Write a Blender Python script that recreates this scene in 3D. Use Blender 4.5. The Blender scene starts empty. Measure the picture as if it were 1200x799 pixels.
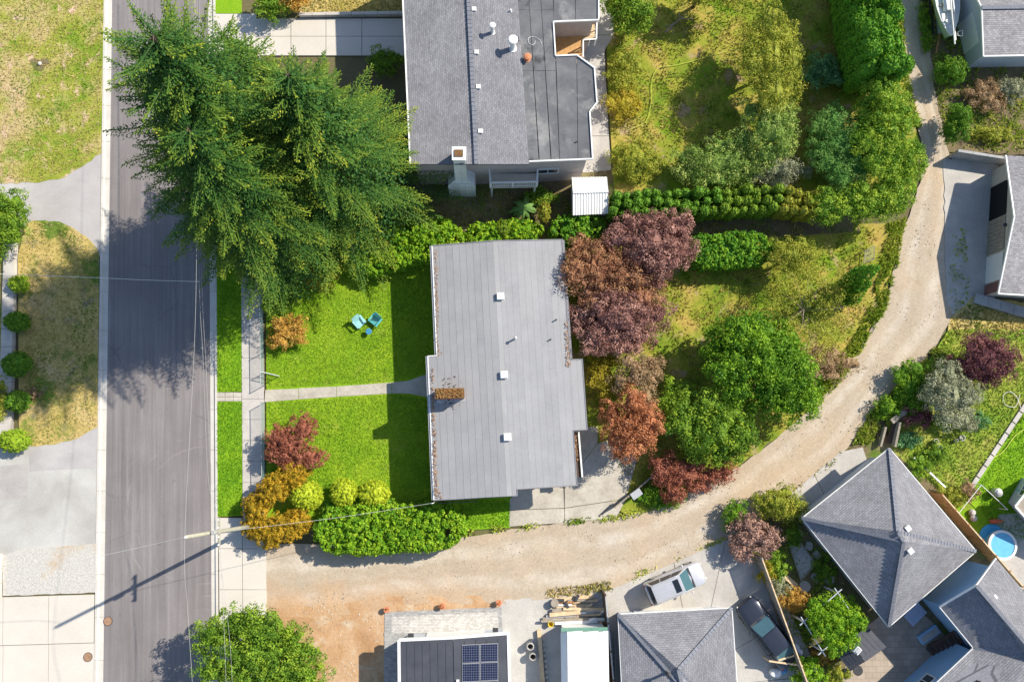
import bpy, math, random
import numpy as np
from mathutils import Vector, Matrix

random.seed(7)
rng = np.random.default_rng(11)
SC = bpy.context.scene
COL = SC.collection
RAD = math.radians

# ------------------------------------------------------------------ camera
CAM_H = 60.0                      # drone height in metres
FPX = 900.0                       # focal length, in units of 1/1200 picture width
CX, CY = 600.0, 399.5
NADX, NADY = 575.0, 520.0         # where straight down falls in the picture
down_cam = Vector((NADX - CX, -(NADY - CY), -FPX)).normalized()
CAMQ = down_cam.rotation_difference(Vector((0, 0, -1)))
CAMR = CAMQ.to_matrix()
cam_data = bpy.data.cameras.new("camera")
cam = bpy.data.objects.new("camera", cam_data)
COL.objects.link(cam)
cam.location = (0, 0, CAM_H)
cam.rotation_euler = CAMQ.to_euler()
cam_data.sensor_width = 36.0
cam_data.lens = 36.0 * FPX / 1200.0
cam_data.clip_end = 3000.0
SC.camera = cam

# ------------------------------------------------------------------ light
SUN_EL = 39.0
SUN_DIR2 = Vector((0.872, 0.490)).normalized()     # towards the sun, on the ground
world = bpy.data.worlds.new("World")
SC.world = world
world.use_nodes = True
wn = world.node_tree
for n in list(wn.nodes):
    wn.nodes.remove(n)
w_out = wn.nodes.new("ShaderNodeOutputWorld")
w_bg = wn.nodes.new("ShaderNodeBackground")
w_sky = wn.nodes.new("ShaderNodeTexSky")
w_sky.sky_type = 'NISHITA'
w_sky.sun_disc = False
w_sky.sun_elevation = RAD(SUN_EL)
w_sky.sun_rotation = math.atan2(SUN_DIR2.x, SUN_DIR2.y)
w_sky.air_density = 1.0
w_sky.dust_density = 0.6
w_sky.ozone_density = 1.0
w_bg.inputs[1].default_value = 0.125
wn.links.new(w_sky.outputs[0], w_bg.inputs[0])
wn.links.new(w_bg.outputs[0], w_out.inputs[0])

sun_data = bpy.data.lights.new("sun", 'SUN')
sun_data.energy = 5.0
sun_data.angle = RAD(0.53)
sun_data.color = (1.0, 0.92, 0.785)
sun = bpy.data.objects.new("sun", sun_data)
COL.objects.link(sun)
sdir = Vector((SUN_DIR2.x * math.cos(RAD(SUN_EL)), SUN_DIR2.y * math.cos(RAD(SUN_EL)), math.sin(RAD(SUN_EL))))
sun.rotation_euler = sdir.to_track_quat('Z', 'Y').to_euler()
sun.location = (60, 40, 60)

SC.view_settings.view_transform = 'Standard'
SC.view_settings.look = 'None'
SC.view_settings.exposure = 0.60
SC.view_settings.gamma = 1.0
SC.view_settings.use_curve_mapping = False
SC.render.engine = 'CYCLES'
SC.cycles.max_bounces = 6
SC.cycles.diffuse_bounces = 3
SC.cycles.transparent_max_bounces = 6

# ------------------------------------------------------------------ survey helpers
def P(px, py, z=0.0):
    """point of the site at height z, from its survey-sheet position"""
    d = CAMR @ Vector((px - CX, -(py - CY), -FPX))
    t = (z - CAM_H) / d.z
    return Vector((d.x * t, d.y * t, z))

def PL(pts, z=0.0):
    return [P(x, y, z) for x, y in pts]

def mpp(z=0.0):
    return 0.0672 * (1 - z / CAM_H)

# ------------------------------------------------------------------ materials
MATS = {}
def _new(name):
    m = bpy.data.materials.new(name)
    m.use_nodes = True
    nt = m.node_tree
    for n in list(nt.nodes):
        nt.nodes.remove(n)
    out = nt.nodes.new("ShaderNodeOutputMaterial")
    b = nt.nodes.new("ShaderNodeBsdfPrincipled")
    nt.links.new(b.outputs[0], out.inputs[0])
    MATS[name] = m
    return m, nt, b, out

def c4(c):
    return (c[0], c[1], c[2], 1.0)

def ramp(nt, fac, stops):
    r = nt.nodes.new("ShaderNodeValToRGB")
    e = r.color_ramp.elements
    while len(e) < len(stops):
        e.new(0.5)
    for k, (p, c) in enumerate(stops):
        e[k].position = p
        e[k].color = c4(c) if hasattr(c, '__len__') else (c, c, c, 1)
    nt.links.new(fac, r.inputs[0])
    return r.outputs[0]

def noise(nt, vec, scale, detail=4, rough=0.6, dist=0.0):
    n = nt.nodes.new("ShaderNodeTexNoise")
    n.inputs['Scale'].default_value = scale
    n.inputs['Detail'].default_value = detail
    n.inputs['Roughness'].default_value = rough
    n.inputs['Distortion'].default_value = dist
    if vec is not None:
        nt.links.new(vec, n.inputs['Vector'])
    return n.outputs['Fac']

def coords(nt, kind='Object', scale=None, rotz=0.0):
    t = nt.nodes.new("ShaderNodeTexCoord")
    o = t.outputs[kind]
    if scale is not None or rotz:
        mp = nt.nodes.new("ShaderNodeMapping")
        if scale is not None:
            mp.inputs['Scale'].default_value = scale
        mp.inputs['Rotation'].default_value = (0, 0, rotz)
        nt.links.new(o, mp.inputs['Vector'])
        o = mp.outputs[0]
    return o

def mixc(nt, fac, a, b, mode='MIX'):
    m = nt.nodes.new("ShaderNodeMix")
    m.data_type = 'RGBA'
    m.blend_type = mode
    for k, x in ((6, a), (7, b)):
        if hasattr(x, 'is_linked') or isinstance(x, bpy.types.NodeSocket):
            nt.links.new(x, m.inputs[k])
        else:
            m.inputs[k].default_value = c4(x)
    if isinstance(fac, bpy.types.NodeSocket):
        nt.links.new(fac, m.inputs[0])
    else:
        m.inputs[0].default_value = fac
    return m.outputs[2]

def bump(nt, b, h, strength=0.3, dist=0.02):
    bm_ = nt.nodes.new("ShaderNodeBump")
    bm_.inputs['Strength'].default_value = strength
    bm_.inputs['Distance'].default_value = dist
    nt.links.new(h, bm_.inputs['Height'])
    nt.links.new(bm_.outputs[0], b.inputs['Normal'])

def plain(name, col, rough=0.6, var=0.12, scale=3.0, metal=0.0, spec=0.3, fine=0.0, bmp=0.0):
    """one colour with mild grain and wear"""
    if name in MATS:
        return MATS[name]
    m, nt, b, out = _new(name)
    v = coords(nt)
    f = noise(nt, v, scale, 6, 0.65)
    lo = tuple(x * (1 - var) for x in col)
    hi = tuple(min(1, x * (1 + var)) for x in col)
    c = ramp(nt, f, [(0.3, lo), (0.7, hi)])
    if fine:
        f2 = noise(nt, v, 14.0, 3, 0.7)
        k = ramp(nt, f2, [(0.3, 1 - fine), (0.7, 1 + fine)])
        c = mixc(nt, 1.0, c, k, 'MULTIPLY')
        if bmp:
            bump(nt, b, f2, bmp, 0.02)
    nt.links.new(c, b.inputs['Base Color'])
    b.inputs['Roughness'].default_value = rough
    b.inputs['Metallic'].default_value = metal
    b.inputs['Specular IOR Level'].default_value = spec
    return m

def patchy(name, stops, scale=0.25, fine=0.3, fscale=6.0, rough=0.9, second=None, bmp=0.4, dist=0.4, detail=6):
    """ground: colour patches by noise stops, fine grain, an optional second patch colour (col, scale, lo, hi)"""
    m, nt, b, out = _new(name)
    v = coords(nt)
    f = noise(nt, v, scale, detail, 0.62, dist)
    c = ramp(nt, f, stops)
    if second:
        lst = second if isinstance(second, list) else [second]
        for k, (sc_, ss, lo, hi) in enumerate(lst):
            v2 = coords(nt, 'Object', (1, 1, 1), 0.7 + k)
            f2 = noise(nt, v2, ss, 5, 0.65, 0.3)
            msk = ramp(nt, f2, [(lo, 0.0), (hi, 1.0)])
            c = mixc(nt, msk, c, sc_)
    f3 = noise(nt, v, fscale, 4, 0.75)
    k = ramp(nt, f3, [(0.25, 1 - fine), (0.75, 1 + fine)])
    c = mixc(nt, 1.0, c, k, 'MULTIPLY')
    nt.links.new(c, b.inputs['Base Color'])
    b.inputs['Roughness'].default_value = rough
    b.inputs['Specular IOR Level'].default_value = 0.15
    if bmp:
        bump(nt, b, f3, bmp, 0.05)
    return m

LEAF_GAIN = 1.65
def leafmat(name, cols, trans=0.28, rough=0.55, patch=None):
    """foliage: colour from the leaf's own tint value; some light passes through"""
    m, nt, b, out = _new(name)
    a = nt.nodes.new("ShaderNodeAttribute")
    a.attribute_name = "tint"
    cols = [tuple(min(0.75, x * LEAF_GAIN) for x in cc) for cc in cols]
    n = len(cols)
    c = ramp(nt, a.outputs['Fac'], [(k / max(1, n - 1), cols[k]) for k in range(n)])
    if patch:
        f = noise(nt, coords(nt), patch[1], 3, 0.5)
        c = mixc(nt, ramp(nt, f, [(patch[2], 0.0), (patch[3], 1.0)]), c, patch[0])
    nt.links.new(c, b.inputs['Base Color'])
    b.inputs['Roughness'].default_value = rough
    b.inputs['Specular IOR Level'].default_value = 0.12
    t = nt.nodes.new("ShaderNodeBsdfTranslucent")
    nt.links.new(c, t.inputs[0])
    mx = nt.nodes.new("ShaderNodeMixShader")
    mx.inputs[0].default_value = trans
    nt.links.new(b.outputs[0], mx.inputs[1])
    nt.links.new(t.outputs[0], mx.inputs[2])
    nt.links.new(mx.outputs[0], out.inputs[0])
    return m

def shingle(name, col, course=0.17, width=0.32, var=0.25, dark=0.55):
    """asphalt shingles: rows of tabs from the roof's own UVs (metres)"""
    m, nt, b, out = _new(name)
    uv = coords(nt, 'UV')
    br = nt.nodes.new("ShaderNodeTexBrick")
    br.offset = 0.5
    br.inputs['Scale'].default_value = 1.0
    br.inputs['Brick Width'].default_value = width
    br.inputs['Row Height'].default_value = course
    br.inputs['Mortar Size'].default_value = 0.012
    br.inputs['Mortar Smooth'].default_value = 0.3
    br.inputs['Color1'].default_value = c4(tuple(x * (1 - var) for x in col))
    br.inputs['Color2'].default_value = c4(tuple(x * (1 + var) for x in col))
    br.inputs['Mortar'].default_value = c4(tuple(x * dark for x in col))
    nt.links.new(uv, br.inputs['Vector'])
    f = noise(nt, coords(nt), 0.6, 5, 0.6)
    k = ramp(nt, f, [(0.3, 0.86), (0.7, 1.14)])
    c = mixc(nt, 1.0, br.outputs['Color'], k, 'MULTIPLY')
    f2 = noise(nt, coords(nt), 9.0, 3, 0.7)
    k2 = ramp(nt, f2, [(0.3, 0.82), (0.7, 1.18)])
    c = mixc(nt, 1.0, c, k2, 'MULTIPLY')
    nt.links.new(c, b.inputs['Base Color'])
    b.inputs['Roughness'].default_value = 0.9
    b.inputs['Specular IOR Level'].default_value = 0.2
    # each course lifts towards its lower edge
    sep = nt.nodes.new("ShaderNodeSeparateXYZ")
    nt.links.new(uv, sep.inputs[0])
    md = nt.nodes.new("ShaderNodeMath"); md.operation = 'DIVIDE'; md.inputs[1].default_value = course
    nt.links.new(sep.outputs[1], md.inputs[0])
    fr = nt.nodes.new("ShaderNodeMath"); fr.operation = 'FRACT'
    nt.links.new(md.outputs[0], fr.inputs[0])
    inv = nt.nodes.new("ShaderNodeMath"); inv.operation = 'SUBTRACT'; inv.inputs[0].default_value = 1.0
    nt.links.new(fr.outputs[0], inv.inputs[1])
    bump(nt, b, inv.outputs[0], 1.0, 0.045)
    return m

# ------------------------------------------------------------------ mesh builder
class MB:
    def __init__(self):
        self.v = []; self.f = []; self.uv = {}; self.mi = {}
    def move(self, M):
        self.v = [tuple(M @ Vector(p)) for p in self.v]
        return self
    def add(self, pts, faces, uvs=None):
        o = len(self.v)
        self.v += [tuple(p) for p in pts]
        for k, fc in enumerate(faces):
            if uvs and uvs[k] is not None:
                self.uv[len(self.f)] = uvs[k]
            self.f.append(tuple(i + o for i in fc))
        return self
    def poly(self, pts, uv=None):
        return self.add(pts, [tuple(range(len(pts)))], [uv])
    def prism(self, bot, top):
        n = len(bot)
        # make sure the top faces up
        a = sum(top[i].x * top[(i + 1) % n].y - top[(i + 1) % n].x * top[i].y for i in range(n))
        if a < 0:
            bot = bot[::-1]; top = top[::-1]
        fs = [tuple(range(n - 1, -1, -1)), tuple(range(n, 2 * n))]
        for i in range(n):
            j = (i + 1) % n
            fs.append((i, j, n + j, n + i))
        return self.add(list(bot) + list(top), fs)
    def slab(self, pts, z0, z1):
        return self.prism([Vector((p.x, p.y, z0)) for p in pts], [Vector((p.x, p.y, z1)) for p in pts])
    def box(self, c, s, rz=0.0, rx=0.0, ry=0.0):
        m = Matrix.Translation(Vector(c)) @ Matrix.Rotation(rz, 4, 'Z') @ Matrix.Rotation(ry, 4, 'Y') @ Matrix.Rotation(rx, 4, 'X')
        h = [x / 2 for x in s]
        ps = [m @ Vector((sx * h[0], sy * h[1], sz * h[2])) for sz in (-1, 1) for sx, sy in ((-1, -1), (1, -1), (1, 1), (-1, 1))]
        return self.add(ps, [(3, 2, 1, 0), (4, 5, 6, 7), (0, 1, 5, 4), (1, 2, 6, 5), (2, 3, 7, 6), (3, 0, 4, 7)])
    def beam(self, a, b, w, h, up=Vector((0, 0, 1))):
        a = Vector(a); b = Vector(b); d = (b - a).normalized()
        if abs(d.dot(up)) > 0.99:
            up = Vector((0, 1, 0))
        s = d.cross(up).normalized(); u = s.cross(d).normalized()
        ps = []
        for p in (a, b):
            for i, j in ((-1, -1), (1, -1), (1, 1), (-1, 1)):
                ps.append(p + s * (i * w / 2) + u * (j * h / 2))
        return self.add(ps, [(0, 1, 2, 3), (7, 6, 5, 4), (0, 4, 5, 1), (1, 5, 6, 2), (2, 6, 7, 3), (3, 7, 4, 0)])
    def tube(self, pts, r, n=6, r2=None, cap=True):
        pts = [Vector(p) for p in pts]
        m = len(pts); rings = []
        for i, p in enumerate(pts):
            d = (pts[min(i + 1, m - 1)] - pts[max(i - 1, 0)]).normalized()
            up = Vector((0, 0, 1)) if abs(d.z) < 0.95 else Vector((0, 1, 0))
            s = d.cross(up).normalized(); u = s.cross(d)
            rr = (r[i] if hasattr(r, '__len__') else (r if r2 is None else r + (r2 - r) * i / (m - 1)))
            rings += [p + (s * math.cos(2 * math.pi * k / n) + u * math.sin(2 * math.pi * k / n)) * rr for k in range(n)]
        fs = []
        for i in range(m - 1):
            for k in range(n):
                k2 = (k + 1) % n
                fs.append((i * n + k, i * n + k2, (i + 1) * n + k2, (i + 1) * n + k))
        if cap:
            fs.append(tuple(range(n - 1, -1, -1))); fs.append(tuple((m - 1) * n + k for k in range(n)))
        return self.add(rings, fs)
    def lathe(self, c, prof, n=16, sx=1.0, sy=1.0):
        c = Vector(c); ps = []; fs = []
        for r, z in prof:
            ps += [c + Vector((sx * r * math.cos(2 * math.pi * k / n), sy * r * math.sin(2 * math.pi * k / n), z)) for k in range(n)]
        for i in range(len(prof) - 1):
            for k in range(n):
                k2 = (k + 1) % n
                fs.append((i * n + k, i * n + k2, (i + 1) * n + k2, (i + 1) * n + k))
        fs.append(tuple(range(n - 1, -1, -1))); fs.append(tuple((len(prof) - 1) * n + k for k in range(n)))
        return self.add(ps, fs)
    def roof(self, pts, a=None, b=None, thick=0.0):
        """a sloping face with UVs in metres along the eave a-b and up the slope"""
        a = Vector(a if a is not None else pts[0]); b = Vector(b if b is not None else pts[1])
        pts = [Vector(p) for p in pts]
        nrm = (pts[1] - pts[0]).cross(pts[2] - pts[0])
        if nrm.z < 0:
            pts = pts[::-1]; nrm = -nrm
        nrm.normalize()
        u = (b - a).normalized(); w = nrm.cross(u).normalized()
        if w.z < 0:
            w = -w
        self.poly(pts, [((p - a).dot(u), (p - a).dot(w)) for p in pts])
        if thick:
            n = len(pts); low = [p - Vector((0, 0, thick)) for p in pts]
            self.add(low, [tuple(range(n - 1, -1, -1))])
            for i in range(n):
                j = (i + 1) % n
                self.add([low[i], low[j], pts[j], pts[i]], [(0, 1, 2, 3)])
        return self
    def build(self, name, mat, parent=None, smooth=False, origin=None, bevel=0.0, **tags):
        me = bpy.data.meshes.new(name)
        vv = self.v
        if origin is not None and parent is None:
            o3 = Vector(origin)
            vv = [(p[0] - o3.x, p[1] - o3.y, p[2] - o3.z) for p in vv]
        me.from_pydata(vv, [], self.f)
        if self.uv:
            lay = me.uv_layers.new(name="UVMap")
            for fi, uvs in self.uv.items():
                pl = me.polygons[fi]
                for k, li in enumerate(pl.loop_indices):
                    lay.data[li].uv = uvs[k]
        if isinstance(mat, (list, tuple)):
            for m in mat: me.materials.append(m)
        else:
            me.materials.append(mat)
        if smooth:
            me.polygons.foreach_set('use_smooth', [True] * len(me.polygons))
        o = bpy.data.objects.new(name, me)
        COL.objects.link(o)
        if parent is not None:
            adopt(o, parent)
        elif origin is not None:
            o.location = origin
        if bevel:
            bv = o.modifiers.new("bevel", 'BEVEL'); bv.width = bevel; bv.segments = 2; bv.limit_method = 'ANGLE'
        return tag(o, **tags)

def adopt(o, parent):
    o.parent = parent
    r = parent
    off = Vector(r.location)
    while r.parent is not None:
        r = r.parent
    if parent.type == 'EMPTY':
        o.matrix_parent_inverse = Matrix.Translation(-Vector(parent.location))
    elif parent.parent is None:
        o.matrix_parent_inverse = Matrix.Translation(-Vector(parent.location))
    return o

def tag(o, label=None, cat=None, group=None, kind=None):
    if label: o["label"] = label
    if cat: o["category"] = cat
    if group: o["group"] = group
    if kind: o["kind"] = kind
    return o

def thing(name, loc, label, cat, group=None):
    o = bpy.data.objects.new(name, None)
    o.empty_display_size = 0.3
    COL.objects.link(o)
    o.location = loc
    return tag(o, label, cat, group)

def copy_tree(src, loc, rz=0.0, parent=None, **tags):
    c = src.copy(); COL.objects.link(c)
    if parent is None:
        c.location = loc; c.rotation_euler = (0, 0, rz)
    else:
        c.parent = parent
    for ch in list(src.children):
        copy_tree(ch, None, 0, c)
    if parent is None:
        tag(c, **tags)
    return c

def rough(pts, step=8.0, amp=2.0, seed=1, close=True):
    """cut the outline into short runs and let it wander"""
    r = random.Random(seed); out = []
    n = len(pts)
    for i in range(n if close else n - 1):
        a = pts[i]; b = pts[(i + 1) % n]
        L = math.hypot(b[0] - a[0], b[1] - a[1]); k = max(1, int(L / step))
        for j in range(k):
            t = j / k
            s = amp if j else amp * 0.4
            out.append((a[0] + (b[0] - a[0]) * t + r.uniform(-s, s), a[1] + (b[1] - a[1]) * t + r.uniform(-s, s)))
    if not close:
        out.append(pts[-1])
    return out

def sheet(name, pts, z, mat, kind='structure', z0=-0.05, parent=None, **kw):
    mb = MB().slab(PL(pts, z), z0, z)
    return mb.build(name, mat, parent, kind=(kind if parent is None else None), **kw)

def lerp(a, b, t):
    return a + (b - a) * t

def strip_slabs(parent, name, la, lb, z, mat, z0=-0.04, gap=0.012, ts=None, n=8, dz=0.004):
    """a walk between two edge lines (world points a0,a1 and b0,b1) cut into slabs"""
    ts = ts or [k / n for k in range(n + 1)]
    a0, a1 = la; b0, b1 = lb
    L = (a1 - a0).length
    for k in range(len(ts) - 1):
        t0 = ts[k] + gap / L; t1 = ts[k + 1] - gap / L
        zz = z + random.uniform(-dz, dz)
        q = [lerp(a0, a1, t0), lerp(b0, b1, t0), lerp(b0, b1, t1), lerp(a0, a1, t1)]
        MB().slab(q, z0, zz).build(name, mat, parent)

def inset(pts, d):
    """polygon moved inwards by d (world points, same z)"""
    n = len(pts)
    a = sum(pts[i].x * pts[(i + 1) % n].y - pts[(i + 1) % n].x * pts[i].y for i in range(n))
    sg = 1 if a > 0 else -1
    out = []
    for i in range(n):
        p0, p1, p2 = pts[i - 1], pts[i], pts[(i + 1) % n]
        e1 = (p1 - p0).normalized(); e2 = (p2 - p1).normalized()
        n1 = Vector((-e1.y, e1.x, 0)) * sg; n2 = Vector((-e2.y, e2.x, 0)) * sg
        den = 1 + n1.dot(n2)
        out.append(p1 + (n1 + n2) * (d / max(den, 0.2)))
    return out

# ------------------------------------------------------------------ foliage
def mesh_quads(name, quads, tint, mat, parent=None, tri=False):
    """quads: (n, k, 3) array of corners; tint: (n,)"""
    n, k, _ = quads.shape
    me = bpy.data.meshes.new(name)
    me.vertices.add(n * k)
    me.vertices.foreach_set('co', quads.astype(np.float32).ravel())
    me.loops.add(n * k)
    me.loops.foreach_set('vertex_index', np.arange(n * k, dtype=np.int32))
    me.polygons.add(n)
    me.polygons.foreach_set('loop_start', np.arange(0, n * k, k, dtype=np.int32))
    me.polygons.foreach_set('loop_total', np.full(n, k, dtype=np.int32))
    at = me.attributes.new("tint", 'FLOAT', 'FACE')
    at.data.foreach_set('value', np.clip(tint, 0, 1).astype(np.float32))
    me.update(calc_edges=True)
    me.materials.append(mat)
    o = bpy.data.objects.new(name, me)
    COL.objects.link(o)
    if parent is not None:
        adopt(o, parent)
    return o

def unit(v):
    return v / np.maximum(np.linalg.norm(v, axis=1, keepdims=True), 1e-9)

def leaves_at(pts, nrm, size, aspect=1.5, jit=0.42):
    """a pointed four-sided leaf at every point, facing roughly along nrm"""
    n = len(pts)
    nn = unit(nrm + jit * rng.normal(size=(n, 3)))
    t = unit(np.cross(nn, rng.normal(size=(n, 3))))
    s = np.cross(nn, t)
    L = (size * rng.uniform(0.65, 1.35, n))[:, None]
    W = L / aspect
    q = np.stack([pts - t * L * 0.5 - s * W * 0.22, pts - t * L * 0.12 + s * W * 0.55, pts + t * L * 0.5 + s * W * 0.18, pts + t * L * 0.1 - s * W * 0.55], axis=1)
    return q

def crown_points(blobs, dens, clump=0.45, per=26, low=-0.25, depth=0.28):
    """leaf positions: clumps over the outside of each blob, leaves over each clump"""
    PT, NR, TI = [], [], []
    for (c, r) in blobs:
        c = np.array(c); r = np.array(r)
        area = 4 * math.pi * (((r[0] * r[1]) ** 1.6 + (r[0] * r[2]) ** 1.6 + (r[1] * r[2]) ** 1.6) / 3) ** (1 / 1.6)
        nc = max(6, int(area * dens))
        d = unit(rng.normal(size=(nc * 2, 3)))
        d = d[d[:, 2] > low + rng.normal(size=len(d)) * 0.15][:nc]
        rad = 1 - depth * rng.random(len(d)) ** 1.5 + 0.06 * rng.normal(size=len(d))
        cc = c + d * r * rad[:, None]
        on = unit(d / r)
        cr = clump * rng.uniform(0.6, 1.35, len(d))
        m = per
        e = unit(rng.normal(size=(len(d) * m, 3)) + np.repeat(on, m, 0) * 0.7 + np.array([0, 0, 0.35]))
        pt = np.repeat(cc, m, 0) + e * np.repeat(cr, m)[:, None] * rng.uniform(0.62, 1.05, (len(e), 1)) * np.array([1, 1, 0.85])
        ti = np.repeat(rng.uniform(0.1, 0.9, len(d)), m) + 0.16 * rng.normal(size=len(e))
        PT.append(pt); NR.append(e); TI.append(ti)
    return np.concatenate(PT), np.concatenate(NR), np.concatenate(TI)

def lobes(c, r, k, spread=0.6, size=(0.35, 0.6), seed=0, flat=0.8):
    """an uneven crown: one core and k lobes round it"""
    q = random.Random(seed)
    out = [(c, (r[0] * 0.72, r[1] * 0.72, r[2] * 0.8))]
    for i in range(k):
        a = 2 * math.pi * (i + q.uniform(-0.3, 0.3)) / k
        s = q.uniform(*size); rr = spread * q.uniform(0.8, 1.2)
        out.append(((c[0] + r[0] * rr * math.cos(a), c[1] + r[1] * rr * math.sin(a), c[2] + r[2] * q.uniform(-0.35, 0.35)),
                    (r[0] * s, r[1] * s, r[2] * s * flat)))
    return out

def core_blob(blobs, name, mat, parent, k=0.62, seg=10):
    """the dense inner twigs and leaves of a crown, so that little light comes through"""
    mb = MB()
    for (c, r) in blobs:
        prof = []
        n0 = len(mb.v)
        rows = 6
        ps = []; fs = []
        for i in range(rows + 1):
            ph = math.pi * i / rows
            for j in range(seg):
                a = 2 * math.pi * j / seg; w = 1 + 0.10 * math.sin(3 * a + i) + 0.08 * math.sin(5 * a - 2 * i)
                ps.append((c[0] + r[0] * k * w * math.sin(ph) * math.cos(a), c[1] + r[1] * k * w * math.sin(ph) * math.sin(a), max(0.13, c[2] - r[2] * k * w * math.cos(ph))))
        for i in range(rows):
            for j in range(seg):
                j2 = (j + 1) % seg
                fs.append((i * seg + j, i * seg + j2, (i + 1) * seg + j2, (i + 1) * seg + j))
        mb.add(ps, fs)
    o = mb.build(name, mat, parent)
    at = o.data.attributes.new("tint", 'FLOAT', 'FACE')
    at.data.foreach_set('value', np.full(len(o.data.polygons), 0.4, dtype=np.float32))
    return o

def trunk_mb(base, top, r, limbs=(), n=8, wob=0.12):
    mb = MB(); base = Vector(base); top = Vector(top)
    pts = [lerp(base, top, t) + Vector((random.uniform(-wob, wob), random.uniform(-wob, wob), 0)) * (1 if 0 < t < 1 else 0) for t in (0, 0.3, 0.6, 1.0)]
    mb.tube(pts, [r * 1.25, r, r * 0.75, r * 0.4], n)
    for (e, rr, t0) in limbs:
        a = lerp(base, top, t0); e = Vector(e)
        m = lerp(a, e, 0.5) + Vector((random.uniform(-.2, .2), random.uniform(-.2, .2), random.uniform(0.0, .25)))
        mb.tube([a, m, e], [rr, rr * 0.7, rr * 0.25], 5)
    return mb

# ================================================================== MATERIALS OF THE SETTING
def road_mat():
    m, nt, b, out = _new("asphalt_street")
    uv = coords(nt, 'UV')
    mp = nt.nodes.new("ShaderNodeMapping"); mp.inputs['Scale'].default_value = (1.6, 0.035, 1)
    nt.links.new(uv, mp.inputs['Vector'])
    st = noise(nt, mp.outputs[0], 2.2, 5, 0.7)
    c = ramp(nt, st, [(0.28, (0.160, 0.146, 0.144)), (0.5, (0.200, 0.182, 0.180)), (0.72, (0.250, 0.231, 0.228))])
    f = noise(nt, coords(nt), 0.18, 5, 0.6)
    c = mixc(nt, 1.0, c, ramp(nt, f, [(0.3, 0.85), (0.7, 1.14)]), 'MULTIPLY')
    g = noise(nt, coords(nt), 18, 3, 0.8)
    c = mixc(nt, 1.0, c, ramp(nt, g, [(0.3, 0.86), (0.7, 1.14)]), 'MULTIPLY')
    nt.links.new(c, b.inputs['Base Color'])
    b.inputs['Roughness'].default_value = 0.85
    b.inputs['Specular IOR Level'].default_value = 0.2
    # faint pale arcs where cars swing into the lane
    ctr = P(240, 604, 0)
    vd = nt.nodes.new("ShaderNodeVectorMath"); vd.operation = 'DISTANCE'; vd.inputs[1].default_value = (ctr.x, ctr.y, 0.012)
    nt.links.new(coords(nt), vd.inputs[0])
    wob = noise(nt, coords(nt), 0.35, 3, .5)
    ad = nt.nodes.new("ShaderNodeMath"); ad.operation = 'ADD'; nt.links.new(vd.outputs['Value'], ad.inputs[0]); nt.links.new(wob, ad.inputs[1])
    sn = nt.nodes.new("ShaderNodeMath"); sn.operation = 'SINE'
    mu = nt.nodes.new("ShaderNodeMath"); mu.operation = 'MULTIPLY'; mu.inputs[1].default_value = 7.0
    nt.links.new(ad.outputs[0], mu.inputs[0]); nt.links.new(mu.outputs[0], sn.inputs[0])
    arc = ramp(nt, sn.outputs[0], [(0.80, 0.0), (0.98, 1.0)])
    zone = ramp(nt, vd.outputs['Value'], [(0.0, 0.0), (1.0, 1.0)])
    mr = nt.nodes.new("ShaderNodeMapRange"); mr.inputs['From Min'].default_value = 7.2; mr.inputs['From Max'].default_value = 6.2
    nt.links.new(vd.outputs['Value'], mr.inputs['Value'])
    mr2 = nt.nodes.new("ShaderNodeMapRange"); mr2.inputs['From Min'].default_value = 4.4; mr2.inputs['From Max'].default_value = 5.2
    nt.links.new(vd.outputs['Value'], mr2.inputs['Value'])
    mk0 = nt.nodes.new("ShaderNodeMath"); mk0.operation = 'MULTIPLY'; nt.links.new(mr2.outputs[0], mk0.inputs[0]); nt.links.new(mr.outputs[0], mk0.inputs[1])
    mk = nt.nodes.new("ShaderNodeMath"); mk.operation = 'MULTIPLY'; nt.links.new(arc, mk.inputs[0]); nt.links.new(mk0.outputs[0], mk.inputs[1])
    pat = ramp(nt, noise(nt, coords(nt), 0.5, 3, .5), [(0.45, 0.0), (0.65, 0.4)])
    mk2 = nt.nodes.new("ShaderNodeMath"); mk2.operation = 'MULTIPLY'; nt.links.new(mk.outputs[0], mk2.inputs[0]); nt.links.new(pat, mk2.inputs[1])
    c = mixc(nt, mk2.outputs[0], c, (0.32, 0.295, 0.285))
    # cracks and dark tar seams
    vo = nt.nodes.new("ShaderNodeTexVoronoi"); vo.feature = 'DISTANCE_TO_EDGE'; vo.inputs['Scale'].default_value = 0.16
    dv = nt.nodes.new("ShaderNodeVectorMath"); dv.operation = 'ADD'
    nz = nt.nodes.new("ShaderNodeTexNoise"); nz.inputs['Scale'].default_value = 0.9; nz.inputs['Detail'].default_value = 5
    nt.links.new(coords(nt), nz.inputs['Vector']); nt.links.new(coords(nt), dv.inputs[0]); nt.links.new(nz.outputs['Color'], dv.inputs[1]); nt.links.new(dv.outputs[0], vo.inputs['Vector'])
    crk = ramp(nt, vo.outputs['Distance'], [(0.0, 1.0), (0.006, 0.0)])
    cm = ramp(nt, noise(nt, coords(nt), 0.12, 2, .5), [(0.50, 0.0), (0.6, 0.55)])
    m3 = nt.nodes.new("ShaderNodeMath"); m3.operation = 'MULTIPLY'; nt.links.new(crk, m3.inputs[0]); nt.links.new(cm, m3.inputs[1])
    c = mixc(nt, m3.outputs[0], c, (0.07, 0.065, 0.065))
    sp = ramp(nt, noise(nt, coords(nt), 1.3, 3, .6), [(0.68, 0.0), (0.74, 0.35)])
    c = mixc(nt, sp, c, (0.09, 0.08, 0.08))
    nt.links.new(c, b.inputs['Base Color'])
    bump(nt, b, g, 0.3, 0.01)
    return m

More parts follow.
